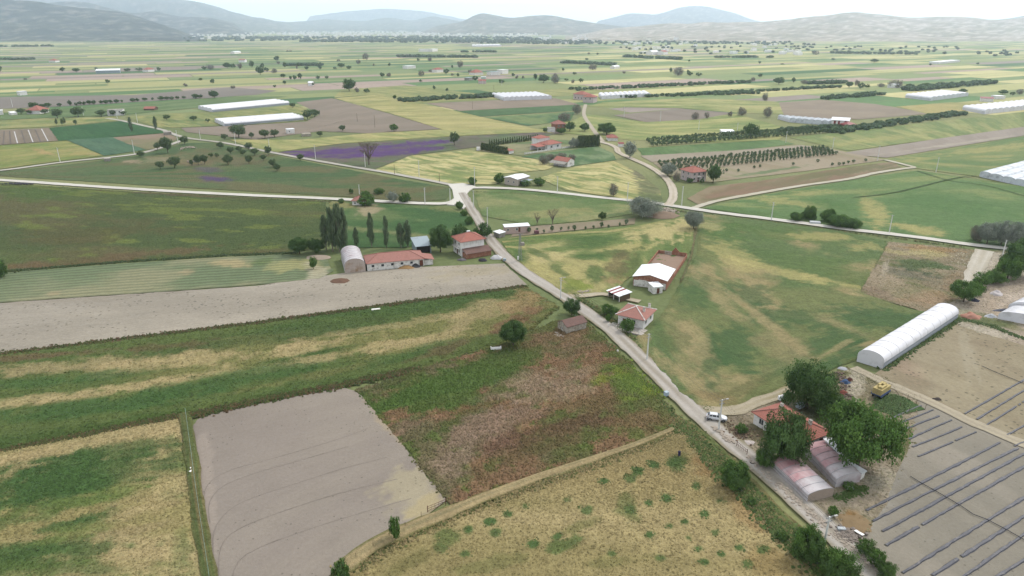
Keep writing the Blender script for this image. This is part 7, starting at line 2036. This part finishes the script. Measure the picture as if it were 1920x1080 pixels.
def verge(name, label, line, wid, n, h, cols, seed):
    W = [P(*q) for q in line]
    rg = np.random.default_rng(seed)
    seg = np.array([(W[i + 1] - W[i]).length for i in range(len(W) - 1)])
    src = []
    for i in range(n):
        k = rg.choice(len(seg), p=seg / seg.sum())
        c = W[k].lerp(W[k + 1], rg.random())
        src.append((c.x + rg.normal() * wid * .4, c.y + rg.normal() * wid * .4, .14))
    V = np.array(src)
    cc = np.array(cols)[rg.integers(0, len(cols), n)]
    return tufts(name, label, [(V, cc * 1.1)], n, h * .55, h * 1.1, seed + 1)


VG = [C(98, 118, 66), C(112, 126, 74), C(88, 108, 60), C(140, 130, 90)]
verge('grass', 'ragged green ditch grass between ripe wheat and road', [(1275, 800), (1330, 852), (1400, 925), (1470, 1000), (1560, 1090)], 2.6, 5000, .7, VG, 11)
verge('grass', 'verge grass along the road past the fallow field', [(1078, 594), (1136, 650), (1214, 735), (1276, 795)], 1.4, 2400, .5, VG, 12)
verge('grass', 'verge grass along the green wheat side of the road', [(1024, 518), (1130, 588), (1200, 646), (1268, 708), (1330, 770)], 1.2, 2200, .45, VG, 13)
verge('grass', 'dark boundary grass above the grey harrowed field', [(345, 782), (420, 766), (520, 744), (640, 722), (780, 692)], 1.8, 3600, .6, [C(78, 92, 52), C(92, 102, 58), C(112, 92, 66)], 14)
verge('grass', 'boundary grass between wheat band and left wheat field', [(-60, 862), (100, 828), (335, 780)], 1.4, 2600, .5, [C(84, 96, 54), C(112, 94, 68), C(98, 104, 60)], 15)
verge('grass', 'dark weeds between the grey strip and the green band', [(-40, 668), (250, 634), (500, 603), (800, 562), (985, 537)], 1.6, 3600, .5, [C(84, 94, 56), C(98, 104, 62), C(116, 96, 74)], 16)
verge('grass', 'fence line grass below the rough meadow', [(-40, 514), (200, 493), (420, 479), (560, 474)], 1.4, 1500, .6, [C(72, 90, 56), C(84, 98, 62)], 17)
verge('grass', 'green weeds below the long tunnel greenhouse', [(1655, 694), (1720, 650), (1800, 598), (1860, 612), (1930, 640)], 1.2, 1500, .5, [C(82, 104, 60), C(96, 114, 66)], 18)
verge('grass', 'verge grass along the pale left road', [(-40, 345), (240, 361), (480, 373), (640, 379)], 1.5, 1600, .5, [C(86, 98, 60), C(112, 98, 76)], 19)
verge('grass', 'weeds along the pale right road', [(890, 360), (1040, 367), (1200, 386), (1340, 405), (1500, 424), (1660, 444), (1800, 463)], 1.5, 1800, .5, [C(92, 106, 64), C(130, 122, 84)], 20)
verge('grass', 'dry bank grass above the ripe wheat', [(640, 1075), (770, 1000), (900, 945), (1050, 890), (1200, 838), (1260, 812)], 2.2, 4200, .45, [C(176, 156, 112), C(150, 138, 96), C(112, 116, 70)], 21)
verge('grass', 'bushy yellow green weeds by the fallow field roadside', [(1150, 690), (1180, 715), (1215, 742)], 4.5, 2200, .6, [C(136, 156, 66), C(116, 138, 58), C(98, 118, 56)], 22)
verge('grass', 'long weeds in front of the near farmyard walls', [(1570, 935), (1600, 925), (1620, 915)], 1.0, 500, .4, [C(90, 114, 62), C(104, 124, 70)], 23)
verge('grass', 'leafy crop of the fenced kitchen plot beside the hay trailer', [(1650, 766), (1662, 756), (1676, 748), (1690, 752), (1680, 764), (1668, 772)], 2.0, 2400, .6, [C(92, 116, 70), C(80, 104, 62), C(104, 124, 78)], 24)

# ------------------------------------------------------------------ labels that single out repeats
ORD = ['first', 'second', 'third', 'fourth', 'fifth', 'sixth', 'seventh', 'eighth', 'ninth', 'tenth', 'eleventh', 'twelfth', 'thirteenth', 'fourteenth', 'fifteenth', 'sixteenth', 'seventeenth', 'eighteenth', 'nineteenth', 'twentieth']


def ordinal(i):
    n = i + 1
    if n <= 20:
        return ORD[i]
    return '%d%s' % (n, {1: 'st', 2: 'nd', 3: 'rd'}.get(n % 10, 'th'))


MEMB = {}
for o in bpy.data.objects:
    if o.parent is None and o.get('group') and o.get('label'):
        MEMB.setdefault(o['group'], []).append(o)


def number(group, text):
    L = sorted(MEMB.get(group, []), key=lambda o: PIX(o.location.x, o.location.y)[0])
    for i, o in enumerate(L):
        o['label'] = text % ordinal(i)


for g_, t_ in [('saplings in the bare strip', 'thin sapling, %s from the pink cabin in the bare strip'), ('poplars of the dense clump', '%s poplar from the left in the dense tall clump'), ('row of silver trees', '%s silver tree from the left in the thick roadside row'),
               ('low shrubs in the roadside ditch', '%s low shrub along the ditch of the ripe wheat, counted from above'), ('bright shrubs below the wires', '%s bright shrub from the left below the wires'), ('wild trees of the triangular meadow', 'wild tree on the triangular meadow, %s from the left'),
               ('cypresses of the villa hedge', '%s cypress from the left in the hedge left of the villa'), ('cypresses behind the villa', '%s cypress from the left in the row behind the villa'), ('cypresses of the thick villa hedge', '%s tall cypress from the left in the thick villa hedge'),
               ('long row of trees by the distant grey field', '%s tree from the left in the row by the distant grey field'), ('thin ragged trees', '%s thin ragged tree from the left on the hamlet wheat'), ('greyish lone trees on the plain', '%s greyish lone tree from the left behind the dark belt'),
               ('saplings on the bare orchard soil', '%s sapling from the left on the bare soil below the orchard'), ('bushes on the verge up to the junction', '%s small bush from the junction down the left verge'), ('dark wooden poles in the fields', 'thin dark wooden pole in the fields, %s from the left'), ('garden bushes of the pink house', '%s garden bush from the left before the pink house')]:
    number(g_, t_)
L = MEMB['fruit trees of the near orchard']
for k, o in enumerate(L):
    o['label'] = 'fruit tree, %s from the left in the %s orchard row from the pink house' % (ordinal(k % 42), ORD[k // 42])
L = MEMB['trees of the long dark belt']
for k, o in enumerate(L):
    o['label'] = 'belt tree, %s from the left in the %s row of the long dark belt' % (ordinal(k % 44), 'front' if k < 44 else 'back')
LM = [(202, 134, 'the long blue white shed'), (284, 131, 'the red roofed far house'), (98, 115, 'the pale red far roof'), (45, 176, 'the white block by the grey field'), (582, 160, 'the small white far hut'), (772, 126, 'the white flat far house'), (453, 114, 'the dark red far shed'), (825, 133, 'the small red and white house'), (898, 138, 'the dark red far roof'), (937, 138, 'the low blue white shed'), (904, 154, 'the pinkish far house'), (1157, 127, 'the far white hut'), (803, 96, 'the two far white sheds'), (1238, 101, 'the far bright farm'),
      (1682, 163, 'the far small white shed'), (1852, 189, 'the low red striped shed'), (978, 181, 'the greenhouse left of the pink farm'), (1172, 180, 'the greenhouse right of the pink farm'), (452, 204, 'the farther long greenhouse'), (1580, 234, 'the red and white barn'), (1756, 182, 'the back right greenhouse'), (1780, 118, 'the far pale long building')]
seen_ = {}
for o in MEMB['far trees dotted over the plain']:
    x, y = PIX(o.location.x, o.location.y)
    lx, ly, ph = min(LM, key=lambda q: math.hypot(q[0] - x, (q[1] - y) * 2.5))
    d = math.hypot(lx - x, (ly - y) * 2.5)
    sz = 'big' if o.scale.x > 6.5 else ('mid-sized' if o.scale.x > 4.2 else 'small')
    hw = 'just' if d < 28 else ('some way' if d < 75 else 'far')
    t_ = '%s tree %s %s of %s' % (sz, hw, 'left' if x < lx else 'right', ph)
    if abs(y - ly) > 5:
        t_ = '%s tree %s %s %s of %s' % (sz, hw, 'above' if y < ly else 'below', 'left' if x < lx else 'right', ph)
    seen_.setdefault(t_, []).append(o)
for t_, L in seen_.items():
    L.sort(key=lambda o: PIX(o.location.x, o.location.y)[0])
    for i, o in enumerate(L):
        o['label'] = t_ if len(L) == 1 else ORD[i] + ' ' + t_
